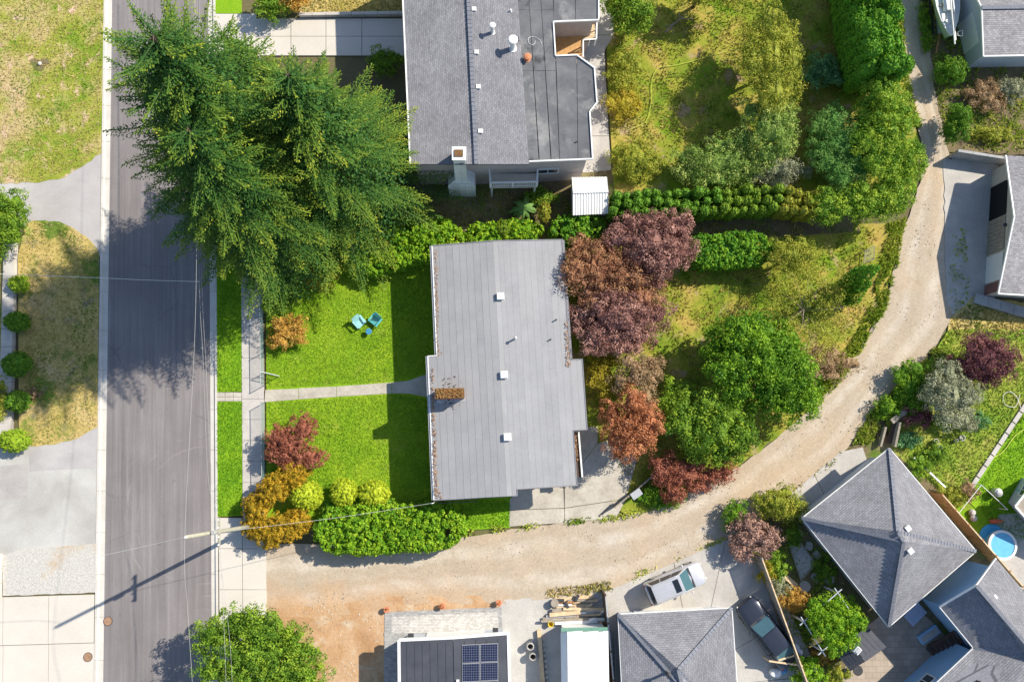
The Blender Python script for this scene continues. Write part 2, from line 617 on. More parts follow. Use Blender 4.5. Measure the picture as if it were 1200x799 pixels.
def lane_mat():
    m, nt, b, out = _new("gravel_lane")
    uv = coords(nt, 'UV')
    v = coords(nt)
    mp = nt.nodes.new("ShaderNodeMapping"); mp.inputs['Scale'].default_value = (3.2, 0.16, 1)
    nt.links.new(uv, mp.inputs['Vector'])
    st = noise(nt, mp.outputs[0], 1.4, 7, 0.7, 0.2)
    c = ramp(nt, st, [(0.25, (0.43, 0.35, 0.27)), (0.45, (0.50, 0.43, 0.345)), (0.6, (0.54, 0.48, 0.40)), (0.8, (0.58, 0.53, 0.46))])
    # two worn wheel tracks, paler and finer than the middle
    su = nt.nodes.new("ShaderNodeSeparateXYZ"); nt.links.new(uv, su.inputs[0])
    wv = noise(nt, v, 0.22, 3, .5)
    au = nt.nodes.new("ShaderNodeMath"); au.operation = 'MULTIPLY_ADD'; au.inputs[1].default_value = 0.34; nt.links.new(wv, au.inputs[0]); nt.links.new(su.outputs[0], au.inputs[2])
    trk = ramp(nt, au.outputs[0], [(0.33, 0.0), (0.42, 0.8), (0.50, 0.8), (0.58, 0.0), (0.76, 0.0), (0.84, 0.8), (0.92, 0.8), (1.0, 0.0)])
    tb_ = ramp(nt, noise(nt, v, 0.6, 4, .6), [(0.35, 0.15), (0.65, 1.0)])
    mt = nt.nodes.new("ShaderNodeMath"); mt.operation = 'MULTIPLY'; nt.links.new(trk, mt.inputs[0]); nt.links.new(tb_, mt.inputs[1])
    c = mixc(nt, 0.6, c, (0.37, 0.295, 0.21))
    c = mixc(nt, mt.outputs[0], c, (0.55, 0.495, 0.42))
    # clay washing in from the yard at the lower west end
    mv = nt.nodes.new("ShaderNodeMapRange"); mv.inputs['From Min'].default_value = 20.0; mv.inputs['From Max'].default_value = 6.0; nt.links.new(su.outputs[1], mv.inputs['Value'])
    mu_ = nt.nodes.new("ShaderNodeMath"); mu_.operation = 'MULTIPLY_ADD'; mu_.inputs[1].default_value = 0.9; nt.links.new(noise(nt, v, 0.4, 5, .65), mu_.inputs[0]); nt.links.new(su.outputs[0], mu_.inputs[2])
    ml = ramp(nt, mu_.outputs[0], [(0.52, 1.0), (0.98, 0.0)])
    mm = nt.nodes.new("ShaderNodeMath"); mm.operation = 'MULTIPLY'; nt.links.new(mv.outputs[0], mm.inputs[0]); nt.links.new(ml, mm.inputs[1])
    c = mixc(nt, mm.outputs[0], c, (0.47, 0.30, 0.17))
    # west end is redder clay
    f = noise(nt, v, 0.13, 5, 0.6, 0.5)
    c = mixc(nt, ramp(nt, f, [(0.48, 0.0), (0.70, 0.55)]), c, (0.50, 0.37, 0.24))
    f2 = noise(nt, v, 0.5, 6, 0.7, 0.3)
    c = mixc(nt, ramp(nt, f2, [(0.58, 0.0), (0.75, 0.55)]), c, (0.33, 0.25, 0.16))
    g = noise(nt, v, 7, 6, 0.85)
    c = mixc(nt, 1.0, c, ramp(nt, g, [(0.25, 0.66), (0.75, 1.24)]), 'MULTIPLY')
    nt.links.new(c, b.inputs['Base Color'])
    b.inputs['Roughness'].default_value = 0.95
    b.inputs['Specular IOR Level'].default_value = 0.1
    bump(nt, b, g, 0.5, 0.03)
    return m

M_ROAD = road_mat()
M_LANE = lane_mat()
M_GROUND = patchy("soil_and_grass", [(0.3, (0.10, 0.085, 0.05)), (0.5, (0.14, 0.12, 0.06)), (0.7, (0.12, 0.15, 0.05))], 0.15)
M_KERB = patchy("kerb_concrete", [(0.3, (0.478, 0.451, 0.405)), (0.7, (0.580, 0.552, 0.506))], 0.7, 0.1, 8, 0.85, bmp=0.15)
M_WALK = patchy("sidewalk_concrete", [(0.3, (0.405, 0.377, 0.350)), (0.7, (0.515, 0.488, 0.451))], 0.8, 0.1, 8, 0.85, bmp=0.15)
M_PALE = patchy("pale_concrete", [(0.3, (0.513, 0.475, 0.418)), (0.7, (0.580, 0.541, 0.484))], 0.3, 0.07, 8, 0.85, bmp=0.12)
M_CONC = patchy("worn_concrete", [(0.25, (0.340, 0.323, 0.297)), (0.5, (0.425, 0.404, 0.374)), (0.75, (0.510, 0.489, 0.451))], 0.5, 0.12, 6, 0.88, bmp=0.15)
M_PATIO = patchy("patio_concrete", [(0.25, (0.323, 0.289, 0.246)), (0.5, (0.425, 0.391, 0.332)), (0.75, (0.510, 0.476, 0.416))], 0.7, 0.16, 5, 0.9, bmp=0.2)
M_DRIVE = patchy("driveway_asphalt_faded", [(0.25, (0.317, 0.299, 0.290)), (0.5, (0.396, 0.378, 0.370)), (0.75, (0.475, 0.458, 0.440))], 0.22, 0.1, 9, 0.88, bmp=0.15)
M_DRIVE2 = patchy("driveway_concrete_grey", [(0.25, (0.326, 0.308, 0.290)), (0.5, (0.405, 0.396, 0.370)), (0.75, (0.493, 0.484, 0.458))], 0.35, 0.1, 9, 0.88, bmp=0.15)
M_DRIVE3 = patchy("driveway_asphalt_patch", [(0.25, (0.30, 0.28, 0.27)), (0.75, (0.42, 0.40, 0.38))], 0.5, 0.16, 12, 0.9, bmp=0.2)
M_GRAVEL = patchy("white_gravel", [(0.25, (0.342, 0.328, 0.294)), (0.5, (0.475, 0.456, 0.418)), (0.75, (0.551, 0.532, 0.494))], 7.0, 0.22, 9, 0.95, second=((0.44, 0.33, 0.21), 0.35, 0.55, 0.72), bmp=0.6)
M_GREYGRAVEL = patchy("grey_gravel", [(0.3, (0.396, 0.378, 0.351)), (0.7, (0.504, 0.486, 0.450))], 0.8, 0.16, 12, 0.95, bmp=0.5)
M_DIRT = patchy("clay_dirt", [(0.25, (0.313, 0.175, 0.083)), (0.45, (0.423, 0.258, 0.138)), (0.6, (0.488, 0.331, 0.202)), (0.8, (0.552, 0.432, 0.304))], 0.32, 0.2, 5, 0.95, second=((0.50, 0.42, 0.31), 0.8, 0.55, 0.7), bmp=0.6)
M_LAWN = patchy("mown_lawn", [(0.28, (0.13, 0.27, 0.010)), (0.5, (0.20, 0.34, 0.013)), (0.72, (0.30, 0.41, 0.022))], 0.5, 0.26, 9, 0.9, second=((0.29, 0.33, 0.05), 0.5, 0.56, 0.74), bmp=0.6)
M_BLVD = patchy("boulevard_lawn", [(0.28, (0.12, 0.27, 0.010)), (0.5, (0.18, 0.34, 0.012)), (0.72, (0.25, 0.40, 0.018))], 0.6, 0.26, 9, 0.9, bmp=0.6)
M_DRYLAWN = patchy("half_dry_lawn", [(0.36, (0.16, 0.24, 0.022)), (0.48, (0.27, 0.29, 0.045)), (0.58, (0.39, 0.33, 0.13)), (0.70, (0.48, 0.35, 0.21))], 0.22, 0.28, 5, 0.95,
                   second=[((0.15, 0.25, 0.02), 0.4, 0.54, 0.64), ((0.54, 0.39, 0.27), 0.9, 0.56, 0.66)])
M_STRAW = patchy("straw_grass", [(0.30, (0.34, 0.27, 0.06)), (0.5, (0.46, 0.36, 0.12)), (0.7, (0.52, 0.40, 0.19))], 0.4, 0.25, 6, 0.95,
                 second=((0.26, 0.26, 0.04), 0.6, 0.58, 0.72))
M_VERGE = patchy("verge_dry_and_mossy", [(0.30, (0.30, 0.26, 0.07)), (0.5, (0.44, 0.34, 0.12)), (0.7, (0.48, 0.36, 0.18))], 0.3, 0.3, 5, 0.95,
                 second=[((0.11, 0.18, 0.025), 0.3, 0.52, 0.62), ((0.22, 0.19, 0.12), 0.5, 0.56, 0.68)])
M_YARD = patchy("back_yard_grass", [(0.34, (0.13, 0.20, 0.018)), (0.48, (0.24, 0.26, 0.03)), (0.60, (0.37, 0.29, 0.07)), (0.72, (0.42, 0.25, 0.08))], 0.3, 0.3, 4, 0.95,
                second=[((0.15, 0.24, 0.015), 0.28, 0.53, 0.62), ((0.38, 0.27, 0.17), 0.6, 0.58, 0.68), ((0.12, 0.13, 0.03), 1.1, 0.60, 0.70)])
M_SOIL = patchy("brown_soil", [(0.3, (0.11, 0.085, 0.05)), (0.5, (0.17, 0.135, 0.075)), (0.7, (0.22, 0.19, 0.09))], 0.5, 0.3, 4, 0.95, second=((0.09, 0.14, 0.02), 0.4, 0.52, 0.66))
M_GARDEN = patchy("garden_lawn", [(0.34, (0.13, 0.23, 0.022)), (0.52, (0.23, 0.30, 0.035)), (0.66, (0.38, 0.34, 0.09)), (0.78, (0.44, 0.32, 0.18))], 0.35, 0.3, 5, 0.95,
                  second=((0.14, 0.25, 0.02), 0.5, 0.55, 0.68))
M_PAVER = None
def paver_mat(name, col, w, h, var=0.2):
    m, nt, b, out = _new(name)
    br = nt.nodes.new("ShaderNodeTexBrick")
    br.inputs['Scale'].default_value = 1.0
    br.inputs['Brick Width'].default_value = w; br.inputs['Row Height'].default_value = h
    br.inputs['Mortar Size'].default_value = 0.012
    br.inputs['Color1'].default_value = c4(tuple(x * (1 - var) for x in col)); br.inputs['Color2'].default_value = c4(tuple(x * (1 + var) for x in col))
    br.inputs['Mortar'].default_value = c4(tuple(x * 0.6 for x in col))
    nt.links.new(coords(nt), br.inputs['Vector'])
    k = ramp(nt, noise(nt, coords(nt), 0.8, 5, 0.6), [(0.3, 0.86), (0.7, 1.12)])
    nt.links.new(mixc(nt, 1.0, br.outputs['Color'], k, 'MULTIPLY'), b.inputs['Base Color'])
    b.inputs['Roughness'].default_value = 0.9
    bump(nt, b, br.outputs['Fac'], -0.4, 0.01)
    return m
M_PAVER = paver_mat("light_pavers", (0.50, 0.48, 0.45), 0.22, 0.11)
M_PAVERD = paver_mat("grey_pavers", (0.36, 0.35, 0.34), 0.22, 0.11)
M_STAMP = paver_mat("patio_flagstones", (0.36, 0.30, 0.24), 0.6, 0.45, 0.12)

# ================================================================== GROUND, STREET, LANE
gm = MB()
R_ = 420.0; NG = 24
gv = [(-R_ + 2 * R_ * i / NG, -R_ + 2 * R_ * j / NG, 0.0) for j in range(NG + 1) for i in range(NG + 1)]
gm.add(gv, [(j * (NG + 1) + i, j * (NG + 1) + i + 1, (j + 1) * (NG + 1) + i + 1, (j + 1) * (NG + 1) + i) for j in range(NG) for i in range(NG)])
gm.build("ground", M_GROUND, kind='structure')

def ext(a, b, t0, t1):
    a = Vector(a); b = Vector(b)
    return a + (b - a) * t0, a + (b - a) * t1
RL = (P(131.5, 0), P(121, 799)); RR = (P(244, 0), P(248.4, 799))
la = ext(*RL, -1.6, 2.4); lb = ext(*RR, -1.6, 2.4)
rm = MB()
Lr = (la[1] - la[0]).length; Wr = (lb[0] - la[0]).length
for p in (la[0], lb[0], lb[1], la[1]): p.z = 0.012
rm.poly([la[1], lb[1], lb[0], la[0]], [(0, 0), (Wr, 0), (Wr, Lr), (0, Lr)])
rm.build("road", M_ROAD, kind='structure')

def kerb_line(name, inner, outer, top=0.13):
    ro = bpy.data.objects.new(name, None); COL.objects.link(ro); ro["kind"] = "structure"
    a = ext(*inner, -1.2, 2.0); b = ext(*outer, -1.2, 2.0)
    n = int((a[1] - a[0]).length / 3.05)
    for k in range(n):
        t0 = k / n; t1 = (k + 1) / n - 0.02 / (a[1] - a[0]).length
        q0, q1, r0, r1 = lerp(a[0], a[1], t0), lerp(a[0], a[1], t1), lerp(b[0], b[1], t0), lerp(b[0], b[1], t1)
        def at(p, z): return Vector((p.x, p.y, z))
        m0, m1 = lerp(q0, r0, 0.62), lerp(q1, r1, 0.62)
        n0, n1 = lerp(q0, r0, 0.70), lerp(q1, r1, 0.70)
        mb = MB()
        ps = []
        for (p, z) in ((q0, 0.0), (q0, 0.018), (m0, 0.03), (n0, top), (r0, top), (r0, 0.0)): ps.append(at(p, z))
        for (p, z) in ((q1, 0.0), (q1, 0.018), (m1, 0.03), (n1, top), (r1, top), (r1, 0.0)): ps.append(at(p, z))
        fs = [(0, 1, 7, 6), (1, 2, 8, 7), (2, 3, 9, 8), (3, 4, 10, 9), (4, 5, 11, 10), (5, 4, 3, 2, 1, 0), (6, 7, 8, 9, 10, 11)]
        if (q0 - r0).cross(q1 - q0).z < 0: fs = [f[::-1] for f in fs]
        mb.add(ps, fs).build("kerb_section", M_KERB, ro)
kerb_line("kerb_west", RL, (P(122.5, 0), P(111, 799)))
kerb_line("kerb_east", RR, (P(253, 0), P(256.5, 799)))

# sidewalk slabs, boulevard strip
sw = bpy.data.objects.new("sidewalk", None); COL.objects.link(sw); sw["kind"] = "structure"
a0, a1 = P(281.5, 60, 0), P(285.4, 640, 0); b0, b1 = P(305.5, 60, 0), P(311.5, 640, 0)
strip_slabs(sw, "sidewalk_slab", (a0, a1), (b0, b1), 0.135, M_WALK, n=25)
sheet("sidewalk_verge", [(252.5, 72), (283, 72), (284.2, 458.5), (254.2, 459.5)], 0.11, M_BLVD)
sheet("sidewalk_verge", [(251.5, -200), (282.5, -200), (282.8, 16), (252.2, 16)], 0.11, M_BLVD)
sheet("driveway_apron", [(252.2, 16.5), (300, 16.5), (300, 71.5), (252.6, 71.5)], 0.122, M_PALE)
sheet("sidewalk_verge", [(254.3, 471), (284.6, 470), (285.2, 604), (254.9, 605)], 0.112, M_BLVD)
cw = bpy.data.objects.new("crossing_path", None); COL.objects.link(cw); cw["kind"] = "structure"
for i in range(3):
    for j in range(2):
        x0 = 255.0 + 9.7 * i; y0 = 459.8 + 5.4 * j
        MB().slab(PL([(x0, y0), (x0 + 9.2, y0 - 0.1), (x0 + 9.2, y0 + 4.9), (x0, y0 + 5)]), 0.0, 0.118 + random.uniform(0, .012)).build("paving_stone", M_PATIO, cw)
apron = bpy.data.objects.new("lane_apron", None); COL.objects.link(apron); apron["kind"] = "structure"
for (y0, y1) in ((606.5, 642), (642.5, 690), (690.5, 738), (738.5, 786), (786.5, 840)):
    for (x0, x1) in ((257, 284), (284.6, 312)):
        sk = (y0 - 606) * 0.006
        MB().slab(PL([(x0 + sk, y0), (x1 + sk, y0), (x1 + sk + .3, y1), (x0 + sk + .3, y1)]), -0.02, 0.118 + random.uniform(-.003, .003)).build("concrete_panel", M_PALE, apron)

# lane: two edges, UV across and along
LU = [(300, 636), (400, 638), (480, 634), (560, 626), (640, 614), (725, 605), (790, 584), (850, 555), (910, 513), (955, 474), (985, 440), (1015, 395), (1035, 360), (1049, 310), (1060, 265), (1074, 228), (1082, 190), (1076, 150), (1061, 100), (1054, 50), (1049, -10), (1045, -160), (1042, -420)]
LL = [(300, 724), (400, 720), (480, 708), (560, 707), (640, 703), (716, 694), (772, 668), (840, 637), (905, 600), (986, 533), (1022, 482), (1082, 422), (1114, 372), (1120, 310), (1119, 262), (1120, 226), (1114, 190), (1107, 150), (1097, 100), (1088, 50), (1080, -10), (1074, -160), (1071, -420)]
def densify(l, k=6):
    out = []
    n = len(l)
    for i in range(n - 1):
        p0 = l[max(i - 1, 0)]; p1 = l[i]; p2 = l[i + 1]; p3 = l[min(i + 2, n - 1)]
        for j in range(k):
            t = j / k
            out.append(tuple(0.5 * (2 * p1[d] + (p2[d] - p0[d]) * t + (2 * p0[d] - 5 * p1[d] + 4 * p2[d] - p3[d]) * t * t + (3 * p1[d] - p0[d] - 3 * p2[d] + p3[d]) * t ** 3) for d in (0, 1)))
    out.append(l[-1])
    return out
du, dl = densify(LU), densify(LL)
lm = MB(); s = 0.0
ql = random.Random(5)
prev = None
pu = []; pl_ = []; ss = []
for (u, l) in zip(du, dl):
    a = P(u[0] + ql.uniform(-1.2, 1.2), u[1] + ql.uniform(-1.2, 1.2), 0.10); b_ = P(l[0] + ql.uniform(-1.2, 1.2), l[1] + ql.uniform(-1.2, 1.2), 0.10)
    mid = (a + b_) / 2
    if prev is not None: s += (mid - prev).length
    prev = mid; pu.append(a); pl_.append(b_); ss.append(s)
NA = 8
for i in range(len(pu) - 1):
    for k in range(NA):
        t0, t1 = k / NA, (k + 1) / NA
        def hgt(p, t):
            # worn wheel tracks with a slight crown between them
            return Vector((p.x, p.y, 0.10 - 0.03 * (math.exp(-((t - 0.28) / 0.1) ** 2) + math.exp(-((t - 0.72) / 0.1) ** 2)) + 0.015 * math.sin(7 * p.x * 0.3 + t * 9)))
        q = [hgt(lerp(pl_[i], pu[i], t0), t0), hgt(lerp(pl_[i + 1], pu[i + 1], t0), t0), hgt(lerp(pl_[i + 1], pu[i + 1], t1), t1), hgt(lerp(pl_[i], pu[i], t1), t1)]
        lm.poly(q, [(t0, ss[i]), (t0, ss[i + 1]), (t1, ss[i + 1]), (t1, ss[i])])
lm.build("lane", M_LANE, smooth=True, kind='structure')

# west side of the street
sheet("lawn_west", [(-260, -300), (124, -300), (122, 0), (118.4, 178)] + rough([(118, 180), (95, 196), (70, 210), (45, 214), (0, 215), (-260, 220)], 6, 1.0, 2, False), 0.115, M_DRYLAWN)
sheet("driveway_asphalt", [(118.5, 170), (116.8, 300), (60, 275), (30, 266), (-260, 266), (-260, 205), (40, 205), (80, 190)], 0.10, M_DRIVE)
sheet("verge_west", rough([(40, 258), (70, 260), (90, 270), (105, 281), (116, 294)], 6, 0.8, 3, False) + [(114.2, 500)] + rough([(113.8, 501), (100, 508), (85, 516), (60, 521), (35, 523), (26, 521)], 6, 0.8, 4, False) + [(22, 505), (21, 300), (30, 262)], 0.12, M_VERGE)
sheet("yard_far_west", [(-260, 262), (12, 262), (8, 400), (4, 524), (-260, 560)], 0.108, M_VERGE)
sheet("driveway_concrete", [(114.4, 495), (113.2, 643), (-260, 670), (-260, 520), (30, 515), (80, 508)], 0.098, M_DRIVE2)
sheet("driveway_patch", [(0, 546), (33, 543), (33, 584), (-60, 588), (-60, 548)], 0.104, M_DRIVE3)
sheet("driveway_patch", [(34, 521), (60, 520.5), (85, 515.5), (114, 501), (114, 548), (34, 552)], 0.105, M_DRIVE)
sheet("gravel_bed", rough([(112.8, 637), (111.6, 694), (3, 698), (3, 650), (28, 643)], 8, 0.5, 9), 0.122, M_GRAVEL)
sl = bpy.data.objects.new("driveway_pale_concrete", None); COL.objects.link(sl); sl["kind"] = "structure"
for (y0, y1) in ((696, 752), (752.7, 810), (811, 860)):
    for (x0, x1) in ((58.3, 111.2), (5, 57.7), (-50, 4.4), (-110, -50.6)):
        dy = (111 - x0) * 0.03
        MB().slab(PL([(x0, y0 + dy), (x1, y0 + dy - 1.5), (x1 - 0.7, y1 + dy - 1.5), (x0 - 0.7, y1 + dy)]), -0.02, 0.116 + random.uniform(-.003, .003)).build("concrete_panel", M_PALE, sl)

# plots east of the street
sheet("front_lawn", [(311.5, 255), (530, 255), (530, 606), (380, 612), (312.5, 606)], 0.115, M_LAWN)
sheet("side_yard_grass", [(531, 560), (606, 560), (598, 618), (531, 622)], 0.118, M_BLVD)
fw = bpy.data.objects.new("front_walk", None); COL.objects.link(fw); fw["kind"] = "structure"
for q in ([(311.5, 457), (350, 455.5), (350, 468), (310.5, 471)], [(350.6, 455), (394.6, 453), (394.6, 465), (350.6, 467.8)], [(395.2, 452.9), (459, 448.3), (459, 461), (395.2, 464.8)]):
    MB().slab(PL(q), 0.0, 0.142 + random.uniform(-.004, .004)).build("walk_slab", M_PATIO, fw)
MB().slab(PL([(459.5, 448.2), (478, 446.5), (493, 441), (507, 436.5), (512, 467), (497, 464.5), (480, 461.2), (459.5, 460.8)]), 0.0, 0.144).build("walk_slab", M_PATIO, fw)
sheet("back_yard_grass", rough([(655, 270), (810, 255), (960, 255), (1020, 262), (1056, 262), (1048, 310), (1034, 360), (1014, 396), (984, 441), (954, 475), (908, 515), (850, 557), (790, 586), (735, 604), (690, 560), (668, 420)], 7, 1.6, 6), 0.112, M_YARD)
sheet("side_yard_soil", [(430, 185), (720, 185), (1000, 200), (1000, 272), (720, 290), (430, 300)], 0.114, M_SOIL)
sheet("neighbour_back_yard", [(706, -320), (1000, -320), (1052, -40), (1062, 110), (1076, 160), (1074, 225), (720, 225), (712, 100)], 0.117, M_YARD)
cwk = bpy.data.objects.new("side_walk", None); COL.objects.link(cwk); cwk["kind"] = "structure"
for q in ([(660, -40), (717, -40), (719, 42), (660, 42)], [(660, 42.8), (719, 42.8), (708, 60), (709, 82), (660, 82)], [(660, 82.7), (709, 82.7), (711.3, 121), (660, 121)], [(660, 121.6), (711.4, 121.6), (713, 160), (660, 160)], [(660, 160.6), (713.1, 160.6), (716, 200), (686, 203), (660, 200)]):
    MB().slab(PL(q), 0.0, 0.13 + random.uniform(-.004, .004)).build("walk_slab", M_CONC, cwk)
sheet("strip_lawn_north", [(300, -320), (480, -320), (480, 17.5), (352, 19)], 0.12, M_STRAW)
dn = bpy.data.objects.new("driveway_north", None); COL.objects.link(dn); dn["kind"] = "structure"
for (x0, x1) in ((300, 341), (341.7, 382), (382.6, 424), (424.6, 480)):
    for (y0, y1) in ((23, 43.5), (44, 66)):
        MB().slab(PL([(x0, y0), (x1, y0), (x1, y1), (x0, y1)]), 0.0, 0.125 + random.uniform(-.003, .003)).build("concrete_panel", M_PALE, dn)
sheet("clay_yard", rough([(312, 714), (400, 708), (455, 698), (595, 698), (595, 716), (455, 722), (455, 900), (312, 900)], 6, 0.8, 8), 0.096, M_DIRT)
pv = bpy.data.objects.new("paver_patio", None); COL.objects.link(pv); pv["kind"] = "structure"
MB().slab(PL([(451, 716.5), (587.5, 710.5), (590, 760), (600, 900), (449, 900)]), 0.0, 0.128).build("paver_border", M_PAVERD, pv)
MB().slab(PL([(459, 722), (583, 716), (584.5, 737), (459, 742)]), 0.0, 0.1325).build("paver_field", M_PAVER, pv)
sheet("gravel_lot", rough([(586, 703), (640, 700), (712, 692), (740, 720), (760, 900), (592, 900)], 9, 1.2, 10), 0.104, M_GREYGRAVEL)
sd = bpy.data.objects.new("garage_driveway", None); COL.objects.link(sd); sd["kind"] = "structure"
for q in ([(726, 686), (789, 659), (800, 716), (736, 724)], [(789.6, 658.7), (849.5, 632.5), (832, 712), (800.6, 716)],
          [(850, 632.3), (862, 631), (899, 672), (860, 712), (832.6, 712)], [(899.4, 672.5), (928, 722), (860, 760), (858, 712)],
          [(928.2, 722.5), (960, 790), (862, 800), (860, 760.6)], [(960.2, 791), (975, 860), (862, 860), (862, 800.5)]):
    MB().slab(PL(q), 0.0, 0.132 + random.uniform(-.003, .003)).build("concrete_panel", M_CONC, sd)
sheet("loose_stone_strip", rough([(706, 693), (727, 686), (736, 722), (716, 726)], 6, 0.8, 11), 0.128, M_CONC)
sheet("low_yard", [(864, 632), (925, 578), (1000, 523), (1050, 505), (1105, 575), (1260, 740), (1260, 900), (975, 900), (935, 730), (900, 670)], 0.109, M_SOIL)
hd = bpy.data.objects.new("house_driveway", None); COL.objects.link(hd); hd["kind"] = "structure"
for q in ([(923, 580), (953, 555.5), (975, 600), (950, 625)], [(953.5, 555), (985, 529), (1010, 524), (1022, 560), (975.5, 599.6)]):
    MB().slab(PL(q), 0.0, 0.13).build("concrete_panel", M_CONC, hd)
po = bpy.data.objects.new("patio", None); COL.objects.link(po); po["kind"] = "structure"
q0 = [(597.5, 585), (607, 574), (660, 570), (661, 594.7), (597.3, 597)]
for q in (q0, [(597.2, 597.6), (661, 595.4), (661, 612), (597, 616.5)], [(661.6, 570), (700, 520), (722, 513), (746, 538), (733, 584), (661.6, 594.6)], [(661.6, 595.3), (733, 584.7), (722, 606), (661.6, 612)], [(661.6, 569), (660, 500), (700, 500), (700, 519)]):
    MB().slab(PL(q), 0.0, 0.138 + random.uniform(-.003, .003)).build("concrete_panel", M_PATIO, po)
sheet("garden_lawn_east", rough([(1036, 478), (1085, 428), (1112, 386), (1280, 386), (1280, 480), (1204, 476), (1141, 566), (1138, 600), (1105, 578), (1046, 528)], 8, 1.0, 12), 0.116, M_GARDEN)
sheet("garden_lawn_green", [(1140, 572), (1205, 474), (1280, 470), (1280, 760), (1110, 590)], 0.111, M_BLVD)
sheet("garage_forecourt", rough([(1106, 186), (1170, 186), (1166, 350), (1148, 376), (1112, 380), (1108, 300)], 7, 1.2, 13), 0.107, M_CONC)
sheet("dry_bank", rough([(1141, 346), (1280, 366), (1280, 396), (1108, 398), (1114, 372)], 7, 1.2, 14), 0.113, M_STRAW)
sheet("north_east_yard", rough([(1082, -300), (1300, -300), (1300, 186), (1112, 178), (1100, 130), (1088, 60)], 7, 1.5, 15), 0.105, M_SOIL)
sheet("flagstone_patio", [(1004, 742), (1060, 700), (1100, 735), (1150, 800), (1130, 860), (985, 860), (987, 790)], 0.134, M_STAMP)

# ================================================================== BUILDINGS
M_ROLL = patchy("roll_roofing_grey", [(0.3, (0.262, 0.265, 0.275)), (0.7, (0.315, 0.318, 0.328))], 0.35, 0.07, 7, 0.75, bmp=0.1)
M_ROLL2 = patchy("roll_roofing_grey_weathered", [(0.3, (0.25, 0.253, 0.265)), (0.7, (0.305, 0.308, 0.32))], 0.5, 0.08, 7, 0.75, bmp=0.1)
M_FASCIA = plain("fascia_grey", (0.20, 0.20, 0.22), 0.6)
M_WHITE = plain("white_paint", (0.72, 0.72, 0.70), 0.5, 0.06)
M_CREAM = plain("cream_stucco", (0.52, 0.47, 0.40), 0.9, 0.08, fine=0.08, bmp=0.3)
M_PINKST = plain("pinkish_stucco", (0.42, 0.36, 0.33), 0.9, 0.08, fine=0.1, bmp=0.3)
M_GLASS = plain("window_glass", (0.03, 0.045, 0.06), 0.05, 0.1, spec=0.9)
M_BRICK = plain("chimney_brick", (0.28, 0.12, 0.07), 0.9, 0.3, 6.0, fine=0.2)
M_MOSS = patchy("moss_and_rust", [(0.3, (0.10, 0.06, 0.03)), (0.5, (0.17, 0.085, 0.04)), (0.7, (0.15, 0.12, 0.05))], 3.0, 0.3, 10)
M_WHITEBRICK = paver_mat("white_painted_brick", (0.62, 0.64, 0.62), 0.5, 0.22, 0.08)
M_SH_GREY = shingle("shingles_grey", (0.225, 0.225, 0.245), 0.15, 0.30, 0.13)
M_SH_PALE = shingle("shingles_pale_grey", (0.27, 0.265, 0.275), 0.16, 0.26, 0.2)
M_CAP = plain("ridge_cap_shingle", (0.17, 0.18, 0.21), 0.9, 0.2, 5.0)
M_MEMB = patchy("roof_membrane_dark", [(0.25, (0.085, 0.09, 0.10)), (0.5, (0.13, 0.135, 0.145)), (0.75, (0.19, 0.19, 0.195))], 0.5, 0.14, 8, 0.7, second=[((0.28, 0.275, 0.27), 0.35, 0.54, 0.70), ((0.055, 0.06, 0.065), 0.6, 0.58, 0.70)], bmp=0.1)
M_BLACKROOF = patchy("black_roofing", [(0.3, (0.055, 0.06, 0.075)), (0.7, (0.08, 0.085, 0.10))], 0.6, 0.1, 9, 0.75, bmp=0.1)
M_DECKW = plain("cedar_deck", (0.52, 0.30, 0.12), 0.7, 0.25, 4.0)
M_WOODB = plain("brown_fence_wood", (0.40, 0.19, 0.07), 0.8, 0.3, 4.0, fine=0.12)
M_WOODG = plain("weathered_wood", (0.30, 0.26, 0.21), 0.9, 0.25, 4.0, fine=0.15)
M_WOODL = plain("pale_timber", (0.60, 0.45, 0.28), 0.8, 0.25, 3.0, fine=0.12)
M_DARKW = plain("dark_stained_wood", (0.10, 0.065, 0.05), 0.8, 0.2, 4.0)
M_METALW = plain("white_sheet_metal", (0.74, 0.74, 0.72), 0.45, 0.05, 1.0)
M_ALU = plain("galvanised_metal", (0.50, 0.50, 0.50), 0.4, 0.12, 5.0, metal=0.4)
M_DKMETAL = plain("dark_metal", (0.05, 0.05, 0.055), 0.5, 0.2)
M_TERRA = plain("terracotta", (0.50, 0.20, 0.10), 0.8, 0.2)
M_GREENMET = plain("green_metal", (0.16, 0.34, 0.27), 0.5, 0.12)
M_MAROON = plain("maroon_cladding", (0.20, 0.10, 0.09), 0.8, 0.2)
M_SHADEBLUE = plain("shade_blue_siding", (0.28, 0.46, 0.66), 0.7, 0.06)  # blue put into the siding stands in for shade on the wall
M_GREYWALL = plain("pale_grey_siding", (0.47, 0.51, 0.55), 0.7, 0.06)

